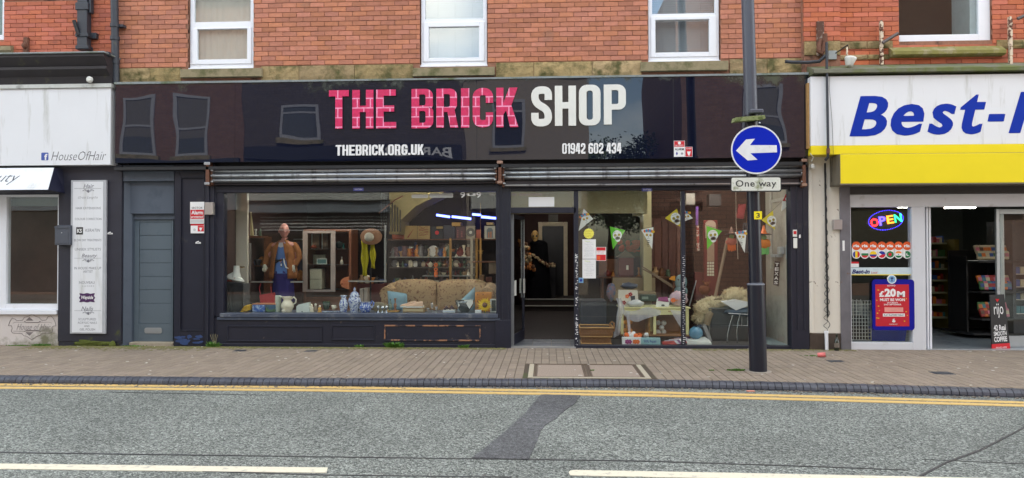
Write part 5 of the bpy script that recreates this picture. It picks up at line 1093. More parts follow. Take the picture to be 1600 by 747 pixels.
# two steps with pale nosings, back doorway
for k,(Yk,zz) in enumerate(((6.3,.14),(6.6,.28))):
    q=B();q.box(X(820,Yk,470),X(915,Yk,470),Yk,8.2,FZ,zz);q.build('step',m_carpet,room)
    q=B();q.box(X(820,Yk,470),X(915,Yk,470),Yk-.03,Yk+.04,zz-.002,zz+.022,bev=.004);q.build('step_nosing',mat('pale_metal_nosing',srgb(190,188,180),.5),room)
q=B();a,c,e,f=R(841,347,887,470,8.1);fw=.11
q.box(a,a+fw,8.1,8.2,.28,f,bev=.01);q.box(c-fw,c,8.1,8.2,.28,f,bev=.01);q.box(a+fw,c-fw,8.102,8.2,f-fw,f,bev=.01);q.build('door_frame',mat('cream_door_frame',srgb(214,200,174),.6),room)
q=B();q.box(a+fw,c-fw,8.15,8.19,.28,f-fw);q.build('back_door',mat('near_black_door',srgb(24,22,32),.5),room)
q=B();a,c,e,f=R(857,335,872,346,8.1);q.box(a,c,8.15,8.2,e,f);q.build('wall_vent',mat('grey_notice',srgb(110,106,100),.7),room)
# cream bulkhead behind the transom and the right window
q=B();q.box(X(797,.5),X(1012,.5),.5,.56,Z(334,.5),2.72);q.box(X(1000,.5),X(1012,.5),.56,1.5,Z(334,.5),2.72);q.build('bulkhead',m_cream,room)
q=B();q.box(X(1000,2.0),X(1012,2.0),1.51,2.0,FZ,2.72);q.build('cream_pier',m_cream,room)
# right hand display: pale return wall, back partition with the reflected brick house put into its colour
q=B();wl_=X(1236,.1,430);q.box(wl_,wl_+.04,.1,1.35,FZ,2.72);q.build('pale_side_wall',mat('pale_grey_side_wall',srgb(176,172,162),.7,var=.08,vs=2,dirt=srgb(120,116,110),ds=1.5,dlo=.5,dhi=.8),room)
q=B();q.box(wl_-.28,wl_,.12,1.3,FZ,FZ+.01);q.build('pale_floor_edge',mat('pale_blue_grey_board',srgb(150,166,170),.5),room)
q=B();q.box(X(1012,2.0),wl_+.3,2.2,2.26,FZ,2.72);q.build('reflection_brown_partition',brick_mat('reflected_brick_brown',srgb(84,56,48),srgb(74,48,42),srgb(58,42,36),scale=4.4,bw=1,rh=.34,ms=.03),room)
random.seed(14);x=X(1012,1.98)  # planks paint in the reddish reflection of a brick house
while x<X(1062,1.98):
    q=B();w=random.uniform(.10,.16);q.box(x,x+w-.008,1.9,1.94,.3,Z(338+random.uniform(0,5),1.95),bev=.004);q.build('plank',mat('reflected_brick_plank',srgb(88,50,42),.6,var=.35,vs=10,rnd=.3),room);x+=w
q=B();q.box(X(908,.2),X(1240,.9),.12,2.2,-.01,FZ-.001);q.build('display_floor',mat('dusty_dark_floor',srgb(90,86,84),.8,var=.2),room)
# window display platform on the left
PZ=Z(489.5,.1,560)
q=B();q.box(X(345,.1),X(778,.1),.1,.72,PZ-.05,PZ,bev=.003);q.box(X(345,.1),X(778,.1),.66,.70,FZ,PZ-.051);q.build('display_platform',mat('grey_blue_display_board',srgb(88,92,102),.5,var=.15),room)
q=B();a,c,e,f=R(349,299,364,489,.16);q.box(a-.02,c+.02,.66,.72,PZ,2.6,bev=.004);q.build('pale_side_post',mat('cream_reveal_paint',srgb(196,188,174),.7,var=.08,vs=2),room)
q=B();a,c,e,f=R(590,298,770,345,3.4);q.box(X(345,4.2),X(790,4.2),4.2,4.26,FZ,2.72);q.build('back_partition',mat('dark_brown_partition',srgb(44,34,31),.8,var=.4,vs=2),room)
# cream sloping stair underside with spindles
q=B();q.prism([P(608,297,2.0),P(700,297,2.0),P(650,322,2.0),P(625,345,2.0),P(622,366,2.0),P(608,366,2.0)],(0,.9,0));st_=q.build('stair_soffit',mat('old_cream_soffit',srgb(140,126,84),.7,var=.15,vs=3),room)
for k in range(8):
    q=B();u=596+k*4.2;q.tube([P(u,300+k*4,1.9),P(u,362,1.9)],.011,6);q.build('spindle',m_black,st_)
q=B();q.tube([P(592,333,1.88),P(618,312,1.88),P(630,306,1.88)],.014,6);q.build('hand_rail',m_wood,st_)
# strip lights (lit, bluish)
m_tube_lit=mat('lit_bluish_tube',(.12,.16,1),.5,emit=2.6,var=0);m_tube_fill=mat('fill_white_tube',(1,.95,.86),.5,emit=20,var=0)
for (u0,v0,u1,v1,Y,lb_) in ((682,336,703,339,3.7,'bluish strip light above the back shelves, left end of its row'),(706,338.5,736,342,3.4,'bluish strip light above the back shelves, second from the left and lowest'),(738,335,766,337,3.9,'bluish strip light high behind the window, third of its row'),(752,339,785,342,3.4,'bluish strip light nearest the middle post of the shopfront')):
    a_,c_=P(u0,v0,Y),P(u1,v1,Y);t=thing('strip_light',lb_,'strip light',tuple((a_+c_)/2),'lit strip lights inside the brick shop');q=B();q.tube([a_,c_],.024,8);q.build('lamp_tube',m_tube_lit,t)
    q=B();q.prism([a_+Vector((0,-.05,.03)),c_+Vector((0,-.05,.03)),c_+Vector((0,-.05,.07)),a_+Vector((0,-.05,.07))],(0,.1,0));m_=(a_+c_)/2;q.box(m_.x-.01,m_.x+.01,m_.y-.01,m_.y+.01,m_.z+.05,2.72);q.build('fitting',m_dark,t)
for x_,Y,lb_ in ((-3.4,.85,'added white fill light unseen behind the header at the left end of the window display'),(-1.2,.85,'added white fill light unseen behind the header over the floral sofa'),(.6,5.2,'added unseen white fill light over the shop floor beyond the open doorway'),(3.2,.7,'added white fill light unseen behind the header of the right window')):  # unseen tubes added to brighten the displays and the doorway
    t=thing('strip_light',lb_,'strip light',(x_,Y,2.62),'lit strip lights inside the brick shop');q=B();q.tube([(x_-.6,Y,2.62),(x_+.6,Y,2.62)],.02,8);q.build('lamp_tube',m_tube_fill,t);q=B();q.box(x_-.62,x_+.62,Y-.05,Y+.05,2.65,2.72);q.build('fitting',m_white_paint,t)
# ================================================================== LEFT WINDOW DISPLAY
def bx(u,Y,v=480):return X(u,Y,v)
def one(b_,name,m,label,cat,group=None):return b_.build(name,m,label=label,cat=cat,group=group)
m_bluewhite=mat('blue_and_white_china',srgb(206,214,228),.2,var=.05,dirt=srgb(34,62,150),ds=42,dlo=.5,dhi=.56,coat=.5)
m_bluechina=mat('deep_blue_china',srgb(60,92,180),.2,var=.1,dirt=srgb(210,220,235),ds=40,dlo=.52,dhi=.58,coat=.5)
m_creamchina=mat('cream_china',srgb(224,216,196),.25,var=.04,coat=.4)
m_chrome=mat('polished_silver',srgb(190,194,200),.12,metal=1.,var=.05)
# jewellery bust on black cloth
jb=thing('jewellery_bust','white jewellery display bust with a coral necklace on black cloth','display bust',(bx(364,.4),.4,PZ))
q=B();c_=P(364,432,.4);sk=[(0,.085),(.02,.08),(.08,.055),(.13,.052),(.2,.05)]
q.lathe((0,0,0),[(.0,-.08),(.1,-.075),(.18,-.05),(.17,-.03),(.1,.02),(.055,.06)],24,sy=.5,M=Matrix.Translation((c_.x+.03,.4,c_.z)) @ Matrix.Rotation(rad(14),4,'Y'));q.tube([P(369,434,.4),P(369.5,424,.4),P(370,415.5,.4)],[.085,.052,.05],14);q.build('bust',m_white_paint,jb)
q=B();q.tube([Vector((c_.x-.05+.115*math.cos(t),.4-.075-.015*math.sin(t),c_.z-.01+.06*math.sin(t))) for t in [math.pi+math.pi*i/10 for i in range(11)]],.009,6);q.build('necklace',mat('coral_beads',srgb(190,90,60),.3),jb)
q=B();q.tube([P(372,416.5,.4),P(377,417.5,.4),P(382,417,.4)],[.006,.012,.008],6);q.build('gold_chain',mat('gold',srgb(210,160,60),.25,metal=1),jb)
q=B();x_=c_.x
q.grid(lambda s,t:(x_-.2+.42*s+.03*t*math.sin(s*9),.3+.06*math.sin(s*14+2)*t,c_.z-.09-(c_.z-.09-PZ)*t-.06*(s-.5)**2),24,8,thick=(0,.02,0));q.box(x_-.19,x_+.2,.34,.6,PZ+.005,c_.z-.12);one(q,'black_cloth',mat('black_velvet',srgb(22,22,26),.9,sheen=.3),'black velvet cloth draped below the white jewellery bust','cloth')
q=B();x0,x1,z0,z1=R(357,455,384,489,.55);random.seed(3)
for k in range(5):q.box(x0+random.uniform(-.02,.02),x1+random.uniform(-.02,.02),.5,.64,PZ+k*(z1-PZ)/5,PZ+(k+1)*(z1-PZ)/5-.004,bev=.006)
one(q,'folded_cloths',mat('olive_grey_cloth',srgb(70,74,62),.9,var=.3),'stack of folded olive grey cloths in the lower left window corner','cloth')
# yellow cloths, tins, bag, vases
q=B()
for k in range(4):
    c_=Vector((bx(384,.3)+.01*k,.3,PZ+.02+.024*k));q.ball(c_,(.105-.01*k,.07,.022),14,M=Matrix.Rotation(rad(-18),3,'Y'),amp=.2)
one(q,'folded_napkins',mat('mustard_cloth',srgb(214,168,36),.8,var=.15),'folded mustard yellow cloths fanned on the window ledge','cloth')
for u0,u1,mm,lb_ in ((394,413.5,mat('blue_floral_tin',srgb(56,98,176),.35,dirt=srgb(180,200,226),ds=22,dlo=.5,dhi=.6),'blue floral tin with orange rim next to the yellow cloths'),(414.5,431,mat('blue_green_tin',srgb(56,90,120),.35,dirt=srgb(80,110,74),ds=5,dlo=.5,dhi=.53),'blue and green floral tin below the red bag')):
    a,c=bx(u0,.25),bx(u1,.25);z1=Z(474.5,.25,u0);q=B();q.box(a,c,.25,.42,PZ,z1-.016,bev=.012);q.box(a-.003,c+.003,.247,.423,z1-.016,z1,bev=.006,mi=1);one(q,'storage_tin',[mm,mat('terracotta_rim',srgb(190,116,70),.5)],lb_,'tin','floral tins on the window ledge')
q=B();q.prism([P(405,461,.45),P(426,457.5,.45),P(428.5,476,.45),P(428,489.5,.45),P(409,489.5,.45)],(0,.1,0));q.tube([P(407,460,.5),P(405,450,.5),P(407.5,443,.5)],.005,5);q.tube([P(424,458,.5),P(423,447,.5)],.005,5);one(q,'red_handbag',mat('red_leather',srgb(164,40,48),.5,var=.1),'red handbag with thin upright handles behind the blue tins','bag')
def vase(u,v_top,Y,prof,name,m,label,cat,n=20,v_bot=489.5,M=None,group=None,z=None):
    """prof: (half width in px, fraction of height)"""
    z=PZ if z is None else z;zt=Z(v_top,Y,u);k=(11+Y)/F;x=bx(u,Y);H=zt-z
    q=B();q.lathe((x,Y,z),[(r*k,f*H) for r,f in prof],n);return one(q,name,m,label,cat,group)
vase(434.5,462,.3,[(4.2,0),(4.6,.02),(4.7,.95),(4.9,.98),(4.5,1),(4.2,.97),(4,.5)],'cylinder_vase',mat('pale_green_ceramic',srgb(196,206,190),.3),'tall pale green cylinder vase left of the floral jug','vase')
fj=thing('floral_jug','cream jug with pink flowers and a big looped handle on the ledge','jug',(bx(450,.25),.25,PZ));k=11.25/F;x=bx(449,.25);H=Z(463.5,.25,449)-PZ
q=B();q.lathe((x,.25,PZ),[(r*k,f*H) for r,f in ((6,0),(7,.03),(6.5,.08),(9.8,.3),(10.2,.45),(7.5,.65),(5.8,.78),(6.2,.9),(7.8,1),(7,.97))],24);q.build('body',mat('cream_floral_china',srgb(224,214,190),.25,coat=.4,dirt=srgb(180,90,96),ds=24,dlo=.62,dhi=.66),fj)
q=B();q.tube([(x+6.5*k,.25,PZ+.85*H),(x+10.5*k,.25,PZ+.98*H),(x+14*k,.25,PZ+.82*H),(x+13.5*k,.25,PZ+.62*H),(x+9.5*k,.25,PZ+.5*H)],.012,8);q.build('handle',m_creamchina,fj)
q=B();q.prism([(x-7*k,.2,PZ+.95*H),(x-12*k,.24,PZ+1.02*H),(x-7*k,.3,PZ+.95*H),(x-6*k,.25,PZ+.8*H)],(0.01,0,.01));q.build('spout',m_creamchina,fj)
q=B();q.ball((x-.02,.14,PZ+.03),(.035,.012,.028),12);one(q,'small_dish',m_creamchina,'tiny cream oval dish leaning at the foot of the floral jug','dish')
q=B();q.prism([P(463,479,.25),P(466.5,476,.25),P(482,472.5,.25),P(484.5,489.5,.25),P(463,489.5,.25)],(0,.1,0));q.ball(P(472,487,.245),(.01,.004,.01),8,mi=1);one(q,'white_boxes',[mat('white_speckled_box',srgb(208,214,208),.5,dirt=srgb(150,170,166),ds=40,dlo=.6,dhi=.66),m_blk],'white speckled ceramic block leaning on the ledge right of the floral jug','ornament')
def figurine(u,vt,Y,m,m2,label,name='figurine'):
    x=bx(u,Y);z1=Z(vt,Y,u);H=z1-PZ;t=thing(name,label,'figurine',(x,Y,PZ));q=B();q.lathe((x,Y,PZ),[(.3*H,0),(.32*H,.05*H),(.2*H,.3*H),(.26*H,.5*H),(.18*H,.68*H),(.0,.72*H)],10);q.build('body',m,t)
    q=B();q.ball((x,Y,PZ+.84*H),.16*H,10);q.build('head',m2,t);return t
figurine(487,475,.3,m_creamchina,m_creamchina,'small cream china figurine right of the white speckled block')
figurine(499.5,477,.25,mat('amber_glaze',srgb(222,168,80),.4),m_creamchina,'little amber figurine with a pale head beside the blue plates')
figurine(493,474,.5,mat('beige_glaze',srgb(160,144,124),.4),m_creamchina,'dull beige figurine group standing behind the amber one')
for u,w,lb_ in ((511,9,'small blue patterned saucer lying flat, left of the pair'),(524,11,'wider blue patterned saucer lying flat beside the narrow blue vase')):
    q=B();q.lathe((bx(u,.22),.22,PZ),[(w*.6*.0102,0),(w*.0102,.018),(w*.0102,.022),(w*.5*.0102,.008)],20,sy=.7);one(q,'saucer',m_bluewhite,lb_,'plate')
for u,v,w,lb_,mm in ((510,471,13,'dark green bowl on the low shelf behind the saucers',mat('dark_green_glass',srgb(34,58,44),.2)),(521.5,477,8,'cream teacup on the low shelf behind the saucers',m_creamchina)):
    q=B();zz=Z(483.5,.62,u);x=bx(u,.62);H=Z(v,.62,u)-zz;q.lathe((x,.62,zz),[(w*.3*.0103,0),(w*.42*.0103,H*.4),(w*.5*.0103,H),(w*.46*.0103,H*.95)],14);q.tube([(x+w*.004,.62,zz+H*.8),(x+w*.0075,.62,zz+H*.6),(x+w*.004,.62,zz+H*.3)],.004,5);one(q,'cup',mm,lb_,'cup')
q=B();q.box(bx(495,.6),bx(545,.6),.57,.7,PZ,Z(484,.62,520),bev=.004);one(q,'low_shelf',m_wood,'low brown wooden riser behind the blue saucers','riser')
vase(537,461.5,.25,[(4.5,0),(4.8,.03),(6.6,.35),(7,.5),(5.2,.72),(3.6,.82),(4,.9),(5.2,1),(4.4,.98)],'china_vase',m_bluewhite,'narrow blue and white vase left of the tall ginger jar','vase')
gj=thing('ginger_jar','tall blue and white ginger jar with a pointed domed lid','ginger jar',(bx(554,.3),.3,PZ));x=bx(554,.3);k=11.3/F;H=Z(463,.3,554)-PZ
q=B();q.lathe((x,.3,PZ),[(r*k,f*H) for r,f in ((7,0),(7.2,.03),(6.8,.15),(9,.5),(10.2,.72),(9,.88),(6,1),(5.8,1))],24);q.build('body',m_bluewhite,gj)
q=B();z1=PZ+H;q.lathe((x,.3,z1),[(8,0),(8.2,.006/k),(6.6,.02/k),(6,.05/k),(3,.085/k),(1,.095/k),(2,.11/k),(2.2,.125/k),(.2,.165/k)] if False else [(8*k,0),(8.2*k,.01),(6.6*k,.025),(6*k,.05),(3*k,.078),(1*k,.086),(2*k,.1),(2.1*k,.115),(.2*k,.155)],24);q.build('lid',m_bluewhite,gj)
tp=thing('blue_teapot','rounded deep blue jug with a high looped handle and white band','jug',(bx(571,.25),.25,PZ));x=bx(571,.25);H=Z(472,.25,571)-PZ;k=11.25/F
q=B();q.lathe((x,.25,PZ),[(r*k,f*H) for r,f in ((6,0),(7,.05),(9.6,.4),(9.4,.62),(7.4,.82),(7.8,.97),(8.6,1),(7.5,.98))],24);q.build('body',m_bluechina,tp)
q=B();q.tube([(x+8*k,.25,PZ+.8*H),(x+11*k,.25,PZ+1.15*H),(x+13.5*k,.25,PZ+.95*H),(x+12.5*k,.25,PZ+.6*H),(x+9*k,.25,PZ+.42*H)],.012,8);q.build('handle',m_bluechina,tp)
q=B();q.prism([(x-7.6*k,.21,PZ+H),(x-11*k,.25,PZ+H*1.06),(x-7.6*k,.3,PZ+H),(x-8*k,.25,PZ+H*.75)],(.008,0,.008));q.build('spout',m_bluechina,tp)
for i,(u,v0) in enumerate(((565,451),(571.5,450))):
    q=B();a,c,e,f=R(u-3,v0,u+2.6,478,.75);q.box(a,c,.75,.9,e-.25,f,bev=.003);one(q,'box_file',mat('pale_card',srgb(150,138,126),.7),('left pale upright book behind the blue jug','right pale upright book behind the blue jug')[i],'book','two pale upright books')
q=B();c_=Vector((bx(592,.42),.42,Z(480,.42,592)));q.ball(c_,(.125,.012,.085),20,M=Matrix.Rotation(rad(8),3,'Y'));one(q,'oval_plate',mat('brown_speckled_plate',srgb(136,122,92),.4,var=.3,vs=30),'oval brown speckled plate standing behind the silver cups','plate')
for u,vt,lb_ in ((591,477.5,'small silver cup, leftmost of the three on the ledge'),(597.5,478.5,'squat silver cup, middle of the three on the ledge'),(604,477.5,'silver and glass cup, rightmost of the three on the ledge')):
    vase(u,vt,.22,[(2.4,0),(2.2,.1),(.7,.2),(.8,.45),(2.2,.6),(3,1),(2.7,.96)],'silver_cup',m_chrome,lb_,'cup',14,group='three little silver cups')
q=B();q.box(bx(603,.3),bx(623,.3),.25,.42,PZ,PZ+.025,bev=.004);one(q,'wooden_tray',m_lightwood,'thin green gold tray under the glass bottle and candlestick','tray')
vase(610,467,.33,[(2.8,0),(3,.08),(3,.5),(1,.72),(1,.95),(1.4,1)],'glass_bottle',mat('green_tinted_glass',srgb(120,140,120),.1,alpha=.55,spec=1),'slim green glass bottle in front of the blue cushion','bottle',12,z=PZ+.026)
vase(617.5,466,.33,[(3,0),(3,.06),(1.2,.15),(2.6,.35),(2.4,.5),(1,.66),(1.2,.8),(2,.93),(2.2,1)],'candlestick',mat('turned_wood',srgb(134,84,52),.4),'turned wooden candlestick beside the glass bottle','candlestick',14,z=PZ+.026)
# shoes on a stack of books
q=B();a,c,e,f=R(630,480.5,663.5,489.5,.28);q.box(a,c,.24,.48,PZ,f-.0,bev=.004);q.box(a+.01,c-.02,.235,.24,PZ+.02,f-.02,mi=1);one(q,'shoe_plinth',[mat('tan_card_box',srgb(150,122,84),.7,var=.2),mat('card_label',srgb(190,170,130),.7)],'tan box used as a plinth under the pink trainers','box')
zz=f
def shoe(x,y,z,L,lab,a=0.):
    t=thing('trainer',lab,'shoe',(x,y,z),'pair of pale pink trainers');M_=Matrix.Translation((x,y,z)) @ Matrix.Rotation(a,4,'Z')
    q=B();q.prism([M_ @ Vector(p) for p in [(-L*.5,-.03,0),(-L*.42,-.04,0),(0,-.035,0),(L*.42,-.035,0),(L*.5,0,0),(L*.42,.035,0),(0,.035,0),(-L*.42,.04,0),(-L*.5,.03,0)]],(0,0,.02));q.build('sole',m_white_paint,t)
    q=B();sec=[]
    for s,h_,w in ((-.48,.03,.02),(-.38,.045,.034),(-.1,.062,.036),(.1,.088,.034),(.3,.1,.032),(.45,.1,.03),(.49,.06,.02)):sec.append((s*L,h_,w))
    q.grid(lambda s,t2:(lambda p:M_ @ Vector((p[0],p[2]*math.cos(math.pi*t2)*1.,.02+(p[1]-.02)*math.sin(math.pi*t2)**.7)))(tuple(sec[min(int(s*6),5)][i]*(1-(s*6-min(int(s*6),5)))+sec[min(int(s*6),5)+1][i]*(s*6-min(int(s*6),5)) for i in range(3))),18,10);q.build('upper',mat('pale_pink_suede',srgb(206,168,140),.8,var=.08),t)
    q=B()
    for i in range(3):q.tube([M_ @ Vector((-.02*L+i*.05,.02,.072+i*.012)),M_ @ Vector((-.02*L+i*.05,-.02,.072+i*.012))],.004,5)
    q.build('laces',m_white_paint,t)
shoe(bx(638,.34),.36,zz,.27,'pale pink trainer at the back of the pair',.15);shoe(bx(648,.27),.27,zz,.28,'pale pink trainer in front of the pair, nearest the glass',.05)
# small glass things and books
for u,vt,lb_,mm in ((660.5,477,'tiny white perfume bottle at the right end of the shoe box',m_creamchina),(675,473,'clear wine glass with a dark rim in front of the sofa',mat('thin_clear_glass',srgb(190,190,190),.1,alpha=.4,spec=1)),(669,481,'small clear tumbler left of the wine glass',mat('thin_clear_glass',srgb(190,190,190),.1,alpha=.4,spec=1)),(682,479,'second clear tumbler right of the wine glass',mat('thin_clear_glass',srgb(190,190,190),.1,alpha=.4,spec=1))):
    vase(u,vt,.3,[(2.2,0),(2.0,.08),(.6,.16),(.6,.4),(2.4,.6),(2.3,1),(2.1,.98)],'glassware',mm,lb_,'glass',12)
q=B();a,c,e,f=R(692,484.5,711,489.5,.25);q.box(a,c,.24,.4,PZ,f,bev=.003);q.box(a+.0,c-.0,.238,.24,PZ+.01,f-.01,mi=1);one(q,'white_book',[m_white_paint,mat('page_grey',srgb(190,200,214),.6)],'closed white book lying flat near the silver bowl','book')
q=B();q.tube([P(694,484,.28),P(698,480,.28),P(701,483,.28)],[.02,.03,.015],8);q.tube([P(702,483.5,.28),P(706,479.5,.28),P(710,483,.28)],[.02,.03,.015],8);one(q,'dark_gloves',mat('aubergine_leather',srgb(62,34,44),.5),'dark aubergine leather purse lying on the white book','purse')
sb=thing('silver_bowl','wide silver bowl with a folded white napkin beside the sunflower','bowl',(bx(726,.3),.3,PZ));k=11.3/F;x=bx(726,.3);H=Z(469.5,.3,726)-PZ
q=B();q.lathe((x,.3,PZ),[(r*k,f*H) for r,f in ((6,0),(6.4,.05),(10.5,.35),(14,.75),(15.2,1),(14.6,.99),(10,.4),(2,.12))],28);q.build('bowl',mat('dark_polished_metal',srgb(120,124,126),.22,metal=.9),sb)
q=B();q.prism([P(725,469,.16),P(739,468,.16),P(739,474,.16),P(733.5,483,.16)],(0,.01,0));q.prism([P(715.5,473,.18),P(720.5,475,.18),P(716,480,.18)],(0,.01,0));q.build('napkin',m_white_paint,sb)
oc=thing('orange_chest','small orange set of drawers behind the sunflower','drawer box',(bx(755,.45),.5,PZ));a,c,e,f=R(742,457,768,489.5,.45);m_or=mat('orange_card',srgb(214,136,48),.6,var=.12)
q=B();q.box(a,c,.46,.62,PZ,f,bev=.004);q.build('case',m_or,oc)
for j in range(3):
    for i in range(2):
        q=B();w=(c-a)/3;q.box(a+.012+i*w,a+w-.006+i*w+.006,.45,.465,PZ+.015+j*.105,PZ+.112+j*.105,bev=.004);q.ball((a+w*.5+i*w,.445,PZ+.065+j*.105),.008,8,mi=1);q.build('drawer',[m_or,m_black],oc)
sn=thing('sunflower','yellow artificial sunflower with brown centre at the right end of the ledge','sunflower',(bx(757,.2),.2,PZ));c0=P(757.5,476.5,.2);random.seed(4)
for ring_,(n_,R_,w_) in enumerate(((17,.125,.014),(17,.1,.013))):
    for i in range(n_):
        a_=2*math.pi*(i+ring_*.5)/n_+random.uniform(-.05,.05);d_=Vector((math.cos(a_),0,math.sin(a_)));s_=Vector((-math.sin(a_),0,math.cos(a_)));L_=R_*random.uniform(.88,1.08)
        q=B();p0=c0+d_*.028+Vector((0,-.008*ring_,0));mid_=c0+d_*L_*.6+Vector((0,-.018,0));q.add([p0-s_*w_*.6,mid_-s_*w_,c0+d_*L_,mid_+s_*w_,p0+s_*w_*.6,mid_+Vector((0,.008,0))],[(0,1,5),(1,2,5),(2,3,5),(3,4,5),(0,5,4)]);q.build('petal',mat('sunflower_yellow',srgb(246,206,20),.6,var=.1),sn)
q=B();q.ball(c0+Vector((0,-.015,0)),(.04,.02,.04),14,amp=.15,fr=9);q.build('centre',mat('seed_brown',srgb(110,62,24),.9,var=.4,vs=60),sn);q=B();q.tube([c0+Vector((0,.01,0)),c0+Vector((0,.02,-.06)),Vector((c0.x,.22,PZ))],.008,6);q.build('stem',mat('stem_green',srgb(60,100,40),.7),sn)
q=B();q.pbox(742,484.5,752,489.7,.16,.04,bev=.003);one(q,'price_card',m_plainwhite,'small blank white card in front of the orange drawers','card')
pf_=thing('picture_frame','white picture frame with a dark print at the right edge of the ledge','picture frame',(bx(771,.3),.3,PZ));a,c,e,f=R(766,467,777,489.6,.3);q=B();face(a,c,PZ,f,.3,.022,q,.02);q.build('frame',m_white_paint,pf_);q=B();q.box(a+.02,c-.02,.295,.305,PZ+.02,f-.02);q.build('print',mat('grey_photo_print',srgb(60,66,66),.5,var=.5,vs=14),pf_)
# sofa and cushions
so=thing('sofa','beige floral two seat sofa behind the window ledge','sofa',(bx(685,1.3),1.3,FZ))
m_flor=mat('beige_floral_fabric',srgb(168,140,104),.85,var=.15,vs=10,bump=.001,dirt=srgb(112,72,54),ds=24,dlo=.54,dhi=.62)
sx0_,sx1_=bx(606,1.1,450),bx(768,1.1,450);szt=Z(437,1.2,690);mid_=bx(683,1.2,450)
for a,c in ((sx0_+.06,mid_-.005),(mid_+.005,sx1_-.1)):
    q=B();w=c-a;q.grid(lambda s,t:(a+w*(.5+.5*math.copysign(abs(math.cos(math.pi*(1-s)))**.75 if s != .5 else 0,s-.5)) if False else a+w*s,1.15-.10*math.sin(math.pi*min(1,max(0,s)))**.4*math.sin(math.pi*t)**.5,.45+(szt-.45)*t-(.07*(abs(2*s-1)**5) if t>.8 else 0)),20,12,thick=(0,.25,0));q.build('back_cushion',m_flor,so)
q=B();q.box(sx0_,sx1_,1.3,1.5,FZ,szt-.06,bev=.04);q.box(sx0_+.2,sx1_-.2,.8,1.3,.15,.45,bev=.04);q.build('frame',m_flor,so)
for a in (sx0_-.06,sx1_-.14):
    q=B();q.box(a,a+.2,.8,1.45,FZ+.06,szt-.2,bev=.07);q.tube([(a+.1,.8,szt-.22),(a+.1,1.4,szt-.17)],.115,12);q.build('arm',m_flor,so)
def cushion(pts,Y,th,name,m,label):
    q=B();P_=[P(u,v,Y) for u,v in pts];n=12
    def fn(s,t,sg):
        b_=(P_[0]*(1-s)+P_[1]*s)*(1-t)+(P_[3]*(1-s)+P_[2]*s)*t;k=(1-(2*s-1)**2)*(1-(2*t-1)**2);pinch=.0
        return b_+Vector((0,sg*th*max(0,k)**.45,0))
    q.grid(lambda s,t:fn(s,t,-1),n,n);q.grid(lambda s,t:fn(s,t,1),n,n);return one(q,name,m,label,'cushion')
m_bluecush=mat('powder_blue_fabric',srgb(124,158,172),.85,var=.12,vs=14)
cushion([(605,454),(636,459),(637,487),(608,487)],.8,.08,'cushion',m_bluecush,'powder blue cushion at the left end of the floral sofa')
cushion([(742,448),(743,489),(714,489),(717,472)],.75,.07,'cushion',m_bluecush,'powder blue cushion standing on its corner behind the silver bowl')
# hat and scarf on a stand
hst=thing('sun_hat','wide brown straw hat with a pale crown hanging near the shelves','hat',(bx(577,.9,372),.9,Z(375,.9,577)));c0=P(580,370,.9);Mh=Matrix.Translation(c0) @ Matrix.Rotation(rad(70),4,'X') @ Matrix.Rotation(rad(8),4,'Y')
q=B();q.lathe((0,0,0),[(.075,.0),(.12,.004),(.16,-.006),(.185,.006),(.18,.01),(.12,.012),(.075,.01)],28,M=Mh,sx=1.0,sy=.82);q.build('brim',mat('brown_straw',srgb(134,96,70),.8,var=.2,vs=60,bump=.001,bs=120),hst)
q=B();q.lathe((0,0,0),[(.082,.005),(.08,.05),(.07,.085),(.04,.1),(0,.102)],20,M=Mh @ Matrix.Translation((-.03,-.02,0)),sy=.9);q.build('crown',mat('pale_straw',srgb(186,180,164),.8,var=.1),hst)
sc=thing('yellow_scarf','mustard yellow spotted scarf hanging below the brown hat','scarf',(bx(576,.95,400),.95,Z(430,.95,572)))
m_scarf=mat('mustard_scarf',srgb(180,168,30),.85,var=.15,vs=12,dirt=srgb(225,225,190),ds=30,dlo=.66,dhi=.68)
for (uT,vT,uB,vB,wT,wB) in ((570,376,570,430,12,8),(582,376,583,418,8,7)):
    q=B();q.grid(lambda s,t:(lambda p:(p.x+.012*math.sin(t*9+s*3),.95-.02*math.sin(s*math.pi*3),p.z-(.02*s if t==1 else 0)))(P((uT+(uB-uT)*t)+(s-.5)*(wT+(wB-wT)*t),vT+(vB-vT)*t,.95)),12,14,thick=(0,.012,0));q.build('scarf_end',m_scarf,sc)
q=B();q.tube([P(579,500,1.0),P(579,375,1.0)],.014,8);q.lathe((bx(579,1.0),1.0,FZ),[(.16,0),(.16,.015),(.02,.03)],16);one(q,'hat_stand',m_black,'thin black stand carrying the brown hat and yellow scarf','stand')
# mannequin
def skin(name,joints,edges,m,parent,sub=2,root=0):
    me=bpy.data.meshes.new(name);off=wloc(parent);me.from_pydata([tuple(Vector(j[0])-off) for j in joints],edges,[]);me.materials.append(m)
    ob=bpy.data.objects.new(name,me);COL.objects.link(ob);ob.parent=parent;me.skin_vertices or bpy.data
    md=ob.modifiers.new('Skin','SKIN');md.use_smooth_shade=True
    if not me.skin_vertices:
        bm=bmesh.new();bm.from_mesh(me);bm.verts.layers.skin.verify();bm.to_mesh(me);bm.free()
    for i,j in enumerate(joints):
        sv_=me.skin_vertices[0].data[i];sv_.radius=j[1] if isinstance(j[1],tuple) else (j[1],j[1]);sv_.use_root=(i==root)
    s_=ob.modifiers.new('Subdivision','SUBSURF');s_.levels=s_.render_levels=sub;return ob
MY=1.0;mxc=bx(443,MY,400);ZM=lambda v:Z(v,MY,443);XM=lambda u:bx(u,MY,400)
mq=thing('mannequin','bald shop mannequin in brown jacket, blue top and purple skirt','mannequin',(mxc,MY,.1))
m_skinp=mat('pinkish_mannequin_plastic',srgb(190,130,120),.35,var=.05)
zh=ZM(391)
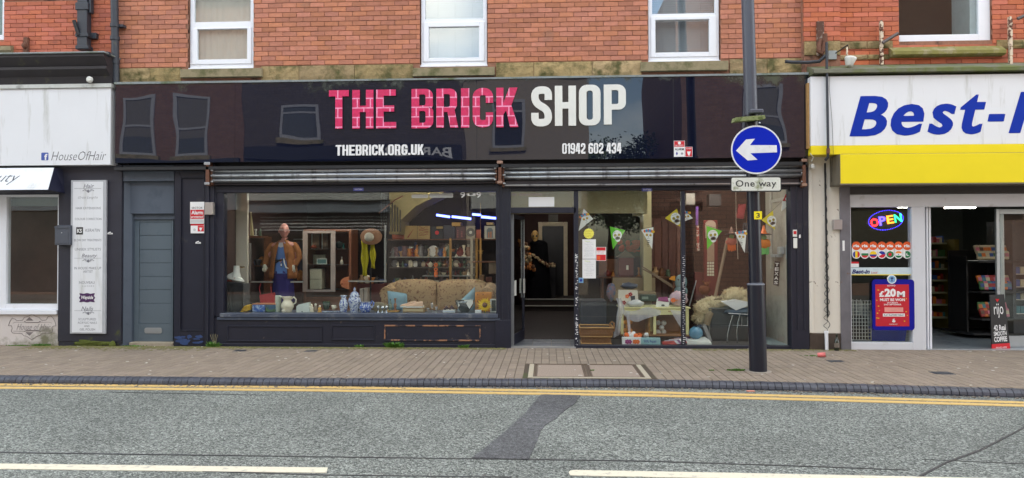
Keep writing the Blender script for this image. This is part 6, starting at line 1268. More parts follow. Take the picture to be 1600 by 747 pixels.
J=[((mxc-.01,MY,ZM(428)),(.15,.1)),((mxc,MY,ZM(412)),(.115,.085)),((mxc,MY,ZM(394)),(.125,.08)),((mxc,MY,ZM(382)),(.095,.06)),((mxc+.0,MY,ZM(376)),(.05,.05)),((mxc+.02,MY-.01,ZM(371)),(.047,.047)),
     ((XM(424),MY,ZM(384)),.052),((XM(418),MY+.01,ZM(402)),.04),((XM(416),MY-.04,ZM(417)),.026),((XM(461),MY,ZM(383)),.052),((XM(465),MY+.01,ZM(402)),.04),((XM(459),MY-.06,ZM(417)),.026),
     ((mxc-.08,MY,ZM(436)),.085),((mxc-.09,MY,ZM(462)),.06),((mxc-.09,MY,.2),.038),((mxc+.08,MY,ZM(436)),.085),((mxc+.09,MY,ZM(462)),.06),((mxc+.09,MY,.2),.038)]
skin('body',J,[(0,1),(1,2),(2,3),(3,4),(4,5),(3,6),(6,7),(7,8),(3,9),(9,10),(10,11),(0,12),(12,13),(13,14),(0,15),(15,16),(16,17)],m_skinp,mq)
hc=Vector((XM(444.5),MY-.02,ZM(361)));q=B();n=20
def head_pt(s,t):
    th=math.pi*t;ph=2*math.pi*s;d=Vector((math.sin(th)*math.cos(ph),math.sin(th)*math.sin(ph),math.cos(th)));r=Vector((d.x*.083,d.y*.104,d.z*.13));f_=max(0,-d.y)
    if d.z<-.1:r.x *= 1-.28*min(1,-d.z);r.y *= 1-.1*(-d.z)
    r.y-=.030*max(0,f_**6)*math.exp(-((d.z+.12)/.12)**2)*math.exp(-(d.x/.16)**2)      # nose
    r.y+=.012*f_*math.exp(-((d.z-.05)/.09)**2)*math.exp(-((abs(d.x)-.33)/.14)**2)*1.4    # eye hollows
    r.y-=.006*f_*math.exp(-((d.z+.47)/.06)**2)*math.exp(-(d.x/.22)**2)                 # lips
    r.y-=.012*f_*math.exp(-((d.z+.8)/.14)**2)
    v_=Matrix.Rotation(rad(28),3,'Z') @ r;return hc+v_
q.grid(lambda s,t:head_pt(s,1-t),36,26); 
for sg in (-1,1):
    e_=hc+Matrix.Rotation(rad(28),3,'Z') @ Vector((sg*.082,.01,-.005));q.ball(e_,(.012,.02,.032),10)
q.build('head',m_skinp,mq)
q=B();RR=lambda x,y,z:hc+Matrix.Rotation(rad(28),3,'Z') @ Vector((x,y,z))
for sg in (-1,1):
    cc=[RR(sg*.034+.024*math.cos(t),-.105,.012+.017*math.sin(t)) for t in [i*math.pi/6 for i in range(13)]];q.tube(cc,.0035,5);q.tube([RR(sg*.058,-.1,.014),RR(sg*.086,-.03,.018),RR(sg*.09,.02,.008)],.0035,5)
q.tube([RR(-.01,-.115,.014),RR(.01,-.115,.014)],.0035,5);q.build('spectacles',m_blk,mq)
m_jacket=mat('brown_corduroy_jacket',srgb(140,86,42),.85,var=.15,vs=8,bump=.001,bs=200);m_bluetop=mat('blue_cotton_top',srgb(92,128,190),.8,var=.1,vs=8)
def ell(z_prof,a0,a1,name,m,n=28,nv=14,wob=0.,thick=None,lab=None):
    q=B()
    def fn(s,t):
        k=t*(len(z_prof)-1);i=min(int(k),len(z_prof)-2);f_=k-i;p0,p1=z_prof[i],z_prof[i+1];z_,rx,ry,cx=(p0[j]*(1-f_)+p1[j]*f_ for j in range(4));a_=a0+(a1-a0)*s;w=1+wob*math.sin(a_*7+z_*9)
        return (mxc+cx+rx*w*math.cos(a_),MY+ry*w*math.sin(a_),z_)
    q.grid(fn,n,nv,thick=thick);o=q.build(name,m,mq)
    if lab:o['label']=lab
    return o
ell([(ZM(427),.165,.125,0),(ZM(415),.145,.108,0),(ZM(405),.14,.105,0),(ZM(392),.155,.125,0),(ZM(384),.145,.115,0),(ZM(379),.11,.095,0)],0,2*math.pi,'tank_top',m_bluetop,wob=.02)
ell([(ZM(472),.19,.14,0),(ZM(450),.18,.13,0),(ZM(426),.165,.122,0),(ZM(422),.15,.115,0)],0,2*math.pi,'skirt',mat('deep_purple_blue_cloth',srgb(44,34,100),.8,var=.2),wob=.05)
ell([(ZM(435),.26,.15,-.0),(ZM(420),.24,.15,0),(ZM(405),.215,.14,0),(ZM(392),.215,.135,0),(ZM(384),.185,.115,0),(ZM(379.5),.135,.095,0),(ZM(375),.075,.07,0)],rad(-62),rad(242),'jacket',m_jacket,n=32,wob=.012,thick=(0,.006,.0))
for sg,(u0,u1,u2) in ((-1,(425,417,414.5)),(1,(461,466.5,462))):
    q=B();q.tube([(XM(u0+sg*-3),MY,ZM(380.5)),(XM(u0),MY,ZM(384)),(XM(u1-sg*.5),MY+.01,ZM(395)),(XM(u1),MY+.01,ZM(403)),(XM(u2),MY-.03,ZM(414))],[.035,.058,.056,.052,.048],14);q.build('sleeve',m_jacket,mq)
    q=B();q.prism([(mxc+sg*.035,MY-.125,ZM(379)),(mxc+sg*.085,MY-.11,ZM(381)),(mxc+sg*.15,MY-.118,ZM(388)),(mxc+sg*.11,MY-.14,ZM(397)),(mxc+sg*.1,MY-.15,ZM(410))],(0,.008,0));q.build('lapel',m_jacket,mq)
q=B();q.tube([(mxc+.155*math.cos(a_),MY+.118*math.sin(a_),ZM(406)+.01*math.cos(a_)) for a_ in [i*math.pi/12 for i in range(25)]],.008,6);q.tube([(mxc-.1,MY-.1,ZM(410)),(mxc-.02,MY-.125,ZM(407)),(mxc+.05,MY-.13,ZM(405.5))],.009,6);q.build('belt',m_blk,mq)
q=B();q.tube([(mxc+.055,MY-.14,ZM(404)),(mxc+.075,MY-.15,ZM(412)),(mxc+.11,MY-.17,ZM(417.5)),(mxc+.15,MY-.18,ZM(419))],.009,6);q.build('white_strap',m_white_paint,mq)
q=B();q.xz(rr(mxc-.0,ZM(417),mxc+.03,ZM(410),(.008,)*4),MY-.142,.006,0);q.xz(rr(mxc+.006,ZM(415.5),mxc+.024,ZM(411.5),(.004,)*4),MY-.1445,.003,1);q.build('swing_tag',[m_blk,m_plainwhite],mq)
q=B();q.prism([(mxc-.055,MY-.108,ZM(379)),(mxc+.055,MY-.108,ZM(379)),(mxc+.05,MY-.12,ZM(385)),(mxc,MY-.125,ZM(387)),(mxc-.05,MY-.12,ZM(385))],(0,.006,0));q.build('lace_vest',mat('pale_lace',srgb(186,184,190),.8),mq)
m_bone=mat('bone_white',srgb(206,204,186),.5,var=.1)
for hx,hz_,dirn,lb_ in ((416.5,416,-1,None),(461,417,1,None)):
    q=B();c0=Vector((XM(hx),MY-.08,ZM(hz_)));q.ball(c0,(.03,.014,.036),10)
    for i,(off_,ln) in enumerate(((-.024,.058),(-.009,.072),(.007,.07),(.022,.056))):q.tube([c0+Vector((off_,0,-.025)),c0+Vector((off_*1.3,-.008,-.025-ln*.45)),c0+Vector((off_*1.3,.0,-.025-ln))],[.008,.0075,.005],6)
    q.tube([c0+Vector((-dirn*.026,0,.0)),c0+Vector((-dirn*.048,-.01,-.025)),c0+Vector((-dirn*.05,-.014,-.048))],[.009,.008,.005],6);q.build('hand',m_bone,mq)
q=B();q.lathe((mxc,MY,FZ),[(.2,0),(.2,.06),(.17,.1),(.05,.11)],20);one(q,'round_plinth',m_black,'round black plinth under the jacketed mannequin','plinth')
# display cabinet: brown frame with a pale door ajar
CY=1.6;cbn=thing('display_cabinet','brown glass fronted display cabinet with its pale framed door standing ajar','cabinet',(bx(514,CY),CY+.2,FZ));a,c,e,f=R(474,358,549,462,CY)
q=B();q.box(a,a+.05,CY,CY+.45,FZ,f,bev=.004);q.box(c-.05,c,CY,CY+.45,FZ,f,bev=.004);q.box(a+.05,c-.05,CY,CY+.45,f-.05,f-.001,bev=.004);q.box(a+.05,c-.05,CY+.43,CY+.45,FZ,f-.05);q.box(a+.05,c-.05,CY+.01,CY+.43,FZ,Z(464,CY,510));q.build('carcass',mat('mid_brown_veneer',srgb(122,74,50),.5,var=.2,vs=10),cbn)
for v in (389,414,453):
    q=B();zz=Z(v,CY,510);q.box(a+.052,c-.052,CY+.03,CY+.42,zz-.012,zz+.006);q.build('shelf',mat('dark_shelf_board',srgb(70,50,44),.5),cbn)
x0,x1,z0,z1=R(473,361,524,456,CY-.06);m_pale=mat('pale_pinkish_frame',srgb(170,156,150),.5,var=.06)
q=B();w=.085;q.box(x0,x0+w,CY-.07,CY-.03,z0,z1,bev=.004);q.box(x1-w,x1,CY-.07,CY-.03,z0,z1,bev=.004);q.box(x0+w,x1-w,CY-.069,CY-.03,z0,z0+.04);q.box(x0+w,x1-w,CY-.069,CY-.03,z1-.04,z1);dr=q.build('door',m_pale,cbn);q=B();q.box(x0+w,x1-w,CY-.05,CY-.045,z0+.04,z1-.04);q.build('pane',m_glass_clear,dr)
CZ=lambda v:Z(v,CY,510)+.007
q=B();q.box(bx(484,CY+.1),bx(503,CY+.1),CY+.08,CY+.3,CZ(453),Z(420,CY,495),bev=.01);q.box(bx(484,CY+.1)+.01,bx(503,CY+.1)-.01,CY+.075,CY+.085,CZ(453)+.18,CZ(453)+.19,mi=1);one(q,'cream_canister',[m_creamchina,mat('beige_seam',srgb(160,154,140),.5)],'large cream box shaped canister on the lowest cabinet shelf','canister')
for u0,v0,u1,v1,vs_,mm,lb_ in ((488,366,499,377,389,mat('tan_picture',srgb(130,104,86),.6),'tan upright card, left of the pair on the top cabinet shelf'),(504,365,512,378,389,mat('tan_picture',srgb(130,104,86),.6),'tan upright card, right of the pair on the top cabinet shelf')):
    q=B();x0,x1,_,z1=R(u0,v0,u1,v1,CY+.2);q.box(x0,x1,CY+.2,CY+.22,CZ(vs_),z1,bev=.003);q.box(x0-.012,x0-.001,CY+.19,CY+.22,CZ(vs_),z1,mi=1);one(q,'card_picture',[mm,m_white_paint],lb_,'card','tan cards on the top cabinet shelf')
q=B();x0,x1,_,z1=R(489,398,508,412,CY+.25);q.box(x0,x1,CY+.25,CY+.3,CZ(414),z1,bev=.003);one(q,'cream_clock',mat('pale_cream_card',srgb(190,186,166),.6),'cream box standing behind the glass photo block in the cabinet','box')
q=B();x0,x1,_,z1=R(495,404,511,414,CY+.12);face(x0,x1,CZ(414),z1,CY+.12,.015,q,.012);q.box(x0+.015,x1-.015,CY+.115,CY+.125,CZ(414)+.015,z1-.015,mi=1);one(q,'photo_frame',[m_white_paint,mat('teal_photo',srgb(110,146,150),.4,var=.3,vs=15)],'small white photo frame with a teal picture in the cabinet','picture frame')
q=B();x_=bx(534,CY+.15);q.lathe((x_,CY+.15,CZ(414)),[(.03,0),(.034,.03),(.022,.07),(.009,.1),(.012,.13),(.016,.14)],12);one(q,'white_bud_vase',m_creamchina,'slim white bud vase on the right of the middle cabinet shelf','vase')
q=B();x_=bx(537,CY+.15);q.lathe((x_,CY+.15,CZ(389)),[(.02,0),(.026,.02),(.024,.06),(.01,.075),(.014,.1)],12);one(q,'green_bottle',mat('teal_glass',srgb(40,90,84),.2),'little teal bottle on the right of the top cabinet shelf','bottle')
q=B();q.ball((bx(530,CY+.2),CY+.2,CZ(389)+.07),(.07,.02,.07),16);one(q,'dark_plate',mat('dark_green_plate',srgb(30,42,38),.3),'dark round plate standing on the top cabinet shelf behind the teal bottle','plate')
q=B();x_=bx(490,CY+.1);q.ball((x_,CY+.1,CZ(389)+.03),(.06,.04,.03),12,amp=.3);one(q,'red_ornament',mat('terracotta_glaze',srgb(150,70,50),.5),'low terracotta ornament at the left of the top cabinet shelf','ornament')
q=B();cc=P(541,442,CY-.08);n_=20;q.xz([(cc.x+.05+.155*math.cos(t) if math.cos(t)<0 else cc.x+.05,cc.z+.11*math.sin(t)) for t in [math.pi/2+math.pi*i/n_ for i in range(n_+1)]],CY-.09,.05)
for k in range(7):q.box(cc.x-.06,cc.x+.048,CY-.096,CY-.09,cc.z-.085+k*.026,cc.z-.081+k*.026,mi=1)
q.ball((cc.x-.08,CY-.09,cc.z-.02),(.018,.01,.022),10,mi=1);one(q,'orange_plate',[mat('orange_glaze',srgb(222,140,96),.4),mat('dark_orange_line',srgb(160,90,60),.5)],'orange ribbed half round dish leaning at the foot of the cabinet','dish')
# long hanging rail, side shelf and rails left and centre
q=B();a_,c_=P(392,440.5,.95),P(474,440.5,.95);q.box(a_.x,c_.x,.94,.97,a_.z-.012,a_.z+.012);a_,c_=P(544,439.5,.95),P(604,440.5,.95);q.box(a_.x,c_.x,.94,.97,a_.z-.012,a_.z+.012)
q.box(P(602,375,.95).x-.012,P(602,375,.95).x+.012,.938,.972,a_.z+.013,Z(352,.95,602));q.box(P(391,375,.95).x-.02,P(391,375,.95).x+.01,.938,.972,a_.z+.013,Z(380,.95,391));one(q,'display_rail',mat('pale_metal_rail',srgb(170,168,162),.4,metal=.4),'pale metal display rail running behind the mannequin and hat','rail')
q=B();p_=P(392,366,1.2);q.box(bx(364,1.2),bx(408,1.2),1.2,1.5,Z(371,1.2,380)-.01,Z(368.5,1.2,380));one(q,'side_shelf',m_wood,'short brown wooden shelf in the upper left of the window','shelf')
q=B();q.prism([P(379,330,1.25),P(391,329,1.25),P(395,368,1.25),P(383,368,1.25)],(0,.05,0));one(q,'cream_book',mat('old_ivory_card',srgb(186,172,130),.7),'tall ivory card folder standing on the upper left shelf','folder')
random.seed(31)
cols=[('buff',(180,164,138)),('brown',(110,70,46)),('dark',(40,38,42)),('green',(70,96,74)),('cream',(212,202,178)),('red',(116,40,36)),('grey',(120,120,122)),('blue',(66,84,130)),('mauve',(110,84,88)),('amber',(190,120,50)),('white',(212,212,206)),('tan',(164,132,96))]
kinds=['vase','figurine','teacup','jug','bowl','bottle','candlestick','plate','jar','teapot','bell','goblet']
profs={'vase':[(.5,0),(.8,.3),(.9,.5),(.4,.75),(.5,1)],'figurine':[(.6,0),(.6,.1),(.35,.3),(.5,.55),(.25,.7),(.35,.85),(.1,1)],'teacup':[(.5,0),(.9,.4),(1.1,.7),(1,.7)],'jug':[(.6,0),(.9,.35),(.6,.7),(.7,1)],'bowl':[(.4,0),(.8,.25),(1.2,.5),(1.1,.48)],'bottle':[(.5,0),(.55,.5),(.2,.7),(.2,1)],
         'candlestick':[(.7,0),(.6,.08),(.2,.15),(.35,.4),(.2,.6),(.4,.95),(.4,1)],'plate':[],'jar':[(.7,0),(.8,.5),(.6,.75),(.7,.8),(.1,1)],'teapot':[(.6,0),(1,.35),(.7,.65),(.15,.8),(.2,.9)],'bell':[(.8,0),(.6,.3),(.4,.6),(.12,.65),(.15,1)],'goblet':[(.6,0),(.12,.12),(.12,.45),(.6,.65),(.6,1),(.5,.98)]}
used_lab=set()
def ornament(x,Y,z,k,col,h,place,grp):
    m=mat('glaze_'+col[0],srgb(*col[1]),.35,var=.25,vs=30);w=h*.42;lab=f'small {col[0]} {k} {place}'
    if lab in used_lab:lab=f'little {col[0]} {k} {place}'
    if lab in used_lab:return
    used_lab.add(lab);q=B()
    if k=='plate':q.ball((x,Y+.03,z+h*.5),(h*.5,.01,h*.5),16)
    else:q.lathe((x,Y,z),[(r*w,f_*h) for r,f_ in profs[k]],12)
    if k in ('teacup','jug','teapot'):q.tube([(x+w*.7,Y,z+h*.6),(x+w*1.35,Y,z+h*.5),(x+w*.8,Y,z+h*.2)],.006,5)
    if k in ('teapot','jug'):q.tube([(x-w*.8,Y,z+h*.3),(x-w*1.4,Y,z+h*.6)],[.012,.006],6)
    if k=='figurine':q.ball((x,Y,z+h*.98),h*.1,8);q.tube([(x-w*.2,Y,z+h*.7),(x-w*.8,Y-.01,z+h*.45)],.008,5)
    one(q,k,m,lab,k,grp)
# glass shelving with gilt posts
SY_=2.5;gs=thing('glass_shelving','long gilt framed glass shelving full of ornaments behind the sofa','shelves',(bx(672,SY_),SY_+.2,FZ));m_gilt=mat('gilt_wood_post',srgb(160,118,56),.45,var=.15)
GL=[(373.5,606,775,m_wood),(401,608,738,m_glassy := mat('grey_shelf_edge',srgb(140,144,140),.3,spec=.8)),(417.5,608,738,mat('dark_shelf_edge',srgb(80,72,66),.4)),(430.5,660,738,m_glassy),(444,608,738,m_glassy)]
for v,ua,ub_,mm in GL:
    q=B();zz=Z(v,SY_,680);q.box(bx(ua,SY_,v),bx(ub_,SY_,v),SY_,SY_+.4,zz-.02,zz);q.build('shelf',mm,gs)
for u,mm in ((602.5,m_alu),(704,m_gilt),(737,mat('pale_post',srgb(150,140,120),.5)),(745,m_gilt),(751,m_gilt)):
    q=B();p_=bx(u,SY_-.03,400);q.box(p_-.022,p_+.022,SY_-.06,SY_-.02,FZ,Z(372,SY_,u));q.build('post',mm,gs)
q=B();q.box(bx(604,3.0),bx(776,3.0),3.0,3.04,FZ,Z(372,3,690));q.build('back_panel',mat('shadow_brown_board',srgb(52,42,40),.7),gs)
rows=[(401,612,735,20,.21,'on the upper glass shelf'),(417.5,612,735,19,.135,'on the dark middle shelf'),(430.5,664,735,11,.115,'on the short lower glass shelf'),(444,612,735,15,.13,'on the bottom glass shelf behind the sofa')]
rows+=[(v,ua+2,ub_,n_-5,h0*1.2,'behind '+place) for v,ua,ub_,n_,h0,place in rows]
for v,ua,ub_,n_,h0,place in rows:
    zz=Z(v,SY_,680);used=[]
    for i in range(n_):
        u=ua+(ub_-ua)*(i+.5)/n_+random.uniform(-1.2,1.2);k=random.choice(kinds);col=random.choice(cols);third=['at the left end','left of centre','right of centre','at the right end'][min(3,int(4*i/n_))]
        yy=SY_+(.12 if place[0]=='o' else .3);ornament(bx(u,yy,v),yy,zz+.001,k,col,h0*random.uniform(.7,1.1),place+' '+third,'ornaments on the glass shelving')
# records and boxes on the top shelf
zt_=Z(373.5,SY_,680)+.001
def sleeve(u0,u1,vt,cols_,lab,extra=None):
    x0,x1,_,z1=R(u0,vt,u1,373,SY_+.1);q=B();q.box(x0,x1,SY_+.08,SY_+.11,zt_,z1,bev=.003)
    if extra:extra(q,x0,x1,zt_,z1,SY_+.08)
    one(q,'record_sleeve',cols_,lab,'record sleeve','sleeves on the top shelf')
mm=lambda n,c:mat('sleeve_'+n,srgb(*c),.5,var=.15,vs=10)
q=B();x0,x1,_,z1=R(613,353.5,631,373,SY_+.1);q.box(x0,x1,SY_+.06,SY_+.2,zt_,z1-.04,bev=.02);q.box(x0-.003,x1+.003,SY_+.055,SY_+.205,z1-.1,z1-.07,mi=1);q.ball(((x0+x1)/2,SY_+.12,z1-.04),((x1-x0)/2,.06,.04),12);q.box((x0+x1)/2-.02,(x0+x1)/2+.02,SY_+.05,SY_+.06,z1-.13,z1-.05,mi=2);one(q,'orange_case',[mat('orange_vinyl',srgb(186,96,62),.5),mat('dark_orange_vinyl',srgb(120,56,40),.5),m_creamchina],'orange vinyl vanity case at the left end of the top shelf','case')
def tick(q,x0,x1,z0,z1,Y):q.xz([(x0+.02*3,z0+.03),(x0+(x1-x0)*.3,z0+.02),(x1-.06,z1-.05),(x0+(x1-x0)*.3,z0+.06)],Y-.002,.002,1)
sleeve(632,652,353,[mm('buff',(176,146,92)),mm('rust',(150,62,44))],'buff record sleeve with a rust coloured swoosh',tick)
def scrib(q,x0,x1,z0,z1,Y):
    random.seed(2)
    for k in range(5):q.tube([(x0+.03+(x1-x0-.06)*j/6,Y-.003,z1-.03-k*.035+random.uniform(-.014,.014)) for j in range(7)],.005,4,1)
sleeve(652.6,672,353,[mm('buff',(176,146,92)),mm('rust',(150,62,44))],'buff record sleeve covered in rust coloured writing',scrib)
def dot(q,x0,x1,z0,z1,Y):q.disc((x0+x1)/2,Y-.002,(z0+z1)/2,.04,.002,14,1)
sleeve(674,692,354,[mm('black',(24,26,36)),m_red],'black record sleeve with a red spot',dot)
sleeve(693.5,711,352,[mm('navy',(34,34,52)),m_red],'plain navy record sleeve next to the red spotted one')
def lines(q,x0,x1,z0,z1,Y):
    for k in range(4):q.box(x0+.03,x0+.045,Y-.002,Y,z0+.03+k*.04,z0+.05+k*.04,mi=1);q.box(x0+.1,x0+.13,Y-.002,Y,z0+.04+k*.03,z0+.05+k*.03,mi=1)
sleeve(712.5,727,353,[mm('wine',(70,26,34)),mm('rose',(170,90,90))],'wine coloured record sleeve with rose marks',lines)
def lp_(q,x0,x1,z0,z1,Y):q.disc((x0+x1)/2,Y-.002,(z0+z1)/2,.085,.002,24,1);q.disc((x0+x1)/2,Y-.004,(z0+z1)/2,.03,.002,16,2)
sleeve(728,743,353,[mm('stone',(130,118,98)),m_blk,mm('pale',(190,190,180))],'stone coloured sleeve with a dark record on its front',lp_)
sleeve(744,751.5,359,[mm('salmon',(170,90,70))],'small salmon sleeve between the posts on the top shelf')
def arch(q,x0,x1,z0,z1,Y):
    cx_=(x0+x1)/2;q.xz([(cx_-.06,z0+.02),(cx_-.06,z1-.08),(cx_-.03,z1-.04),(cx_+.03,z1-.04),(cx_+.06,z1-.08),(cx_+.06,z0+.02)],Y-.002,.002,1);q.box(cx_-.035,cx_-.01,Y-.004,Y-.002,z0+.02,z0+.13,mi=2);q.box(cx_+.005,cx_+.035,Y-.004,Y-.002,z0+.02,z0+.14,mi=2)
sleeve(757,774,353,[mm('paper',(196,192,180)),mm('slate',(120,130,136)),mm('peach',(196,130,96))],'pale sleeve showing a slate arch and two peach figures at the right end',arch)
for u0,v0,u1,v1,nm,c,lb_ in ((706,347.5,720,353.5,'ochre',(186,140,60),'ochre card box lying on the sleeves below the strip lights'),(760,347.5,771,351.5,'sand',(190,160,110),'sand coloured box on top of the pale arch sleeve'),(682,353.9,692,357.5,'tan',(150,124,70),'tan strip box leaning over the red spotted sleeve')):
    q=B();x0,x1,z0,z1=R(u0,v0,u1,v1,SY_+.04);q.box(x0,x1,SY_+.03,SY_+.07 if v0>353 else SY_+.3,z0,z1,bev=.004);one(q,'card_box',mm(nm,c),lb_,'box')
# hanging 'good' lettering and star
q=B(); 
for ch,v0,v1 in (('O',411,417),('O',418,424),('G',424.6,429),('C',428.9,433)):fit_text(q,ch,678,v0,684,v1,1.9,.06,d=.01)
one(q,'hanging_letters',mat('orange_letter_paint',srgb(226,110,40),.5),'orange wooden letters hanging one above another behind the sofa','hanging letters')
q=B();c0=P(751,393,2.1);q.xz([(c0.x+(.06 if i % 2==0 else .025)*math.sin(i*math.pi/5),c0.z+(.06 if i % 2==0 else .025)*math.cos(i*math.pi/5)) for i in range(10)],2.1,.015);q.tube([(c0.x,2.1,c0.z+.05),(c0.x,2.1,2.4)],.003,4);one(q,'wooden_star',m_lightwood,'wooden star hanging beside the gilt posts','hanging star')
# right side shelf pieces behind the sofa arm
for u,v0,v1,w,c,lb_ in ((753,430,446,7,(120,90,64),'brown box standing on the sofa end by the window post'),(764,433,446,9,(90,50,40),'dark red box right of the brown one by the window post'),(770,408,428,12,(104,90,74),'grey brown box on the far right shelf by the window post'),(745,436,441,5,(180,160,110),'small cream candle jar on the sofa back')):
    q=B();x0,x1,z0,z1=R(u-w/2,v0,u+w/2,v1,1.55);q.box(x0,x1,1.5,1.7,z0,z1,bev=.006);one(q,'storage_box',mat('box_%d' % u,srgb(*c),.6,var=.2),lb_,'box')
q=B();q.box(bx(738,1.6),bx(777,1.6),1.48,1.9,Z(446,1.6,760)-.03,Z(446.2,1.6,760));q.box(bx(738,1.6),bx(777,1.6),1.48,1.9,Z(409,1.6,760)-.012,Z(408.4,1.6,760));q.box(bx(738,1.6),bx(740,1.6),1.5,1.9,FZ,Z(446,1.6,760)-.03);q.box(bx(776,1.6),bx(777.5,1.6),1.5,1.9,FZ,1.5);one(q,'side_shelf_unit',m_wood,'brown wooden side shelf behind the right end of the sofa','shelves')
# left shelf ornaments and things below it
q=B();zz=Z(415,1.4,385);q.box(bx(364,1.4),bx(416,1.4),1.4,1.7,zz-.015,zz);q.box(bx(366,1.4),bx(368,1.4),1.4,1.7,FZ,zz-.016);q.box(bx(412,1.4),bx(414,1.4),1.4,1.7,FZ,Z(370,1.4,400));one(q,'left_shelf',m_wood,'dark wooden shelf of ornaments at the left of the window','shelf')
for i in range(7):ornament(bx(369+i*6.6,1.45,400),1.46,zz+.001,kinds[(i*5+1)% 12],cols[(i*7+3)% 12],.16,'on the dark shelf left of the mannequin','ornaments on the left shelf')
for i in range(6):ornament(bx(371+i*7,1.3,360),1.32,Z(368.5,1.2,380)+.001,kinds[(i*7+2)% 12],cols[(i*5+2)% 12],.12,'on the upper left shelf','ornaments on the upper left shelf') if i>3 else None
random.seed(77)
q=B();q.box(bx(362,2.2),bx(473,2.2),2.2,2.5,FZ,.95);q.build('low_counter',mat('dark_red_wood',srgb(84,36,34),.6,var=.3),room)
for i in range(9):ornament(bx(392+i*9.3,2.2,400),2.3,.951,kinds[(i*5+4)% 12],cols[(i*7+1)% 12],.2,'on the dark red counter behind the mannequin','ornaments on the red counter')
for i in range(6):ornament(bx(556+i*8,2.0,436),2.05,.90,kinds[(i*7+5)% 12],cols[(i*5+6)% 12],.16,'on the counter below the yellow scarf','ornaments below the scarf')
q=B();q.box(bx(552,2.0),bx(604,2.0),2.0,2.4,FZ,.899);q.build('low_counter',mat('dark_red_wood',srgb(84,36,34),.6,var=.3),room)
q=B();q.tube([P(391,330,3),P(392,440,3)],.03,8);q.build('dim_post',m_wood,room)
# clothing rails in the gloom at the back
random.seed(19);gr_=thing('clothes_rail','rail of dark hanging clothes at the back of the shop left of the cabinet','clothes rail',(bx(430,3.4),3.4,FZ));q=B();za_=1.75;q.tube([(bx(368,3.4),3.4,za_),(bx(474,3.4),3.4,za_)],.015,6);q.tube([(bx(368,3.4),3.4,FZ),(bx(368,3.4),3.4,za_)],.015,6);q.tube([(bx(474,3.4),3.4,FZ),(bx(474,3.4),3.4,za_)],.015,6);q.build('rail',m_alu,gr_)
for i in range(15):
    x_=bx(374+i*6.6,3.4);c=random.choice([(50,44,60),(74,30,36),(30,52,62),(60,56,50),(96,70,50),(34,34,40)]);q=B();w=.05;q.grid(lambda s,t:(x_-w+2*w*s+.01*math.sin(t*7+i),3.35-.03*math.sin(s*6),za_-.04-random.uniform(.7,.72)*t),6,5,thick=(0,.25,0));q.build('garment',mat('garment_%d_%d_%d' % c,srgb(*c),.9,var=.2),gr_)
# stickers on the left window
for u0,v0,u1,v1,txt,lb_ in ((643,304,669,309.5,'COFFEE & CAKES','rounded pale strip sticker high on the left window, left of the pair'),(671,302,708,309,'VINTAGE  CLOTHING','rounded pale strip sticker high on the left window, right of the pair'),(764,301,775,305,'','short pale strip sticker in the top right corner of the left window')):
    q=B();x0,x1,z0,z1=R(u0,v0,u1,v1,GY-.004);q.xz(rr(x0,z0,x1,z1,(.02,)*4),GY-.004,.002)
    if txt:fit_text(q,txt,u0+2.5,v0+1.8,u1-2.5,v1-1.8,GY-.005,mi=1)
    one(q,'window_sticker',[mat('grey_white_vinyl',srgb(170,170,164),.5),m_greyp],lb_,'sticker')
q=B(); 
for s_,u0,v0,u1,v1 in (('9',719,300,727,309),('u',729,302,743,306),('9',744,300,752,309)):fit_text(q,s_,u0,v0,u1,v1,GY-.005,.02)
one(q,'window_lettering',m_plainwhite,'white curly letter shapes stuck at the top of the left window','lettering')
# ================================================================== DOORWAY AND RIGHT WINDOW DISPLAY
q=B();q.pbox(826,308,866,323,GY-.004,.003);one(q,'blank_notice',m_plainwhite,'blank white notice on the glass above the open door','notice')
for u0,u1,lb_ in ((797.5,807,'short faded strip sticker at the left end of the glass over the door'),(811,847,'long faded strip sticker on the glass over the door')):
    q=B();q.pbox(u0,302.3,u1,306,GY-.004,.003);fit_text(q,'PLEASE COME IN' if u1>810 else 'IN',u0+2,303.2,u1-2,305,GY-.005,mi=1);one(q,'window_sticker',[mat('faded_cream_vinyl',srgb(168,158,140),.6),m_greyp],lb_,'sticker')
# hooded skeleton figure with a sack of autumn fruit, just inside the door
sk=thing('halloween_figure','dark clothed skull headed halloween figure inside the doorway','halloween figure',(X(838,6.9),6.9,.28));Yk=6.9
q=B();c0=P(836,368,Yk);q.ball(c0,(.1,.11,.13),16);q.ball(c0+Vector((.01,-.02,-.13)),(.06,.07,.06),12);sk_=q.build('skull',mat('amber_skull',srgb(176,142,84),.5,var=.2),sk)
q=B();q.ball(c0+Vector((-.04,-.1,-.015)),(.026,.016,.028),10);q.ball(c0+Vector((.04,-.1,-.015)),(.026,.016,.028),10);q.ball(c0+Vector((0,-.115,-.07)),(.014,.01,.018),8);q.build('eye_socket',m_blk,sk)
cxk=c0.x;q=B();q.grid(lambda s,t:(cxk+.1+(.2+.1*t+.02*math.sin(s*40))*math.cos(2*math.pi*s),Yk+(.1+.08*t)*math.sin(2*math.pi*s),c0.z-.2-(c0.z-.48)*t),32,10);q.ball((cxk+.08,Yk,c0.z-.2),(.22,.12,.09),14);q.build('robe',mat('black_robe',srgb(12,12,16),.95,spec=.1),sk)
fl=thing('garland','orange and brown autumn garland hanging from the figure inside the door','garland',(X(823,6.7),6.7,1));random.seed(9)
q=B()
for i in range(70):
    t=i/70;p=P(817+8*t+random.uniform(-5,5)*(1+t),376+46*t,6.6+random.uniform(-.08,.08));q.ball(p,random.uniform(.03,.06),7,mi=random.randrange(3),amp=.3)
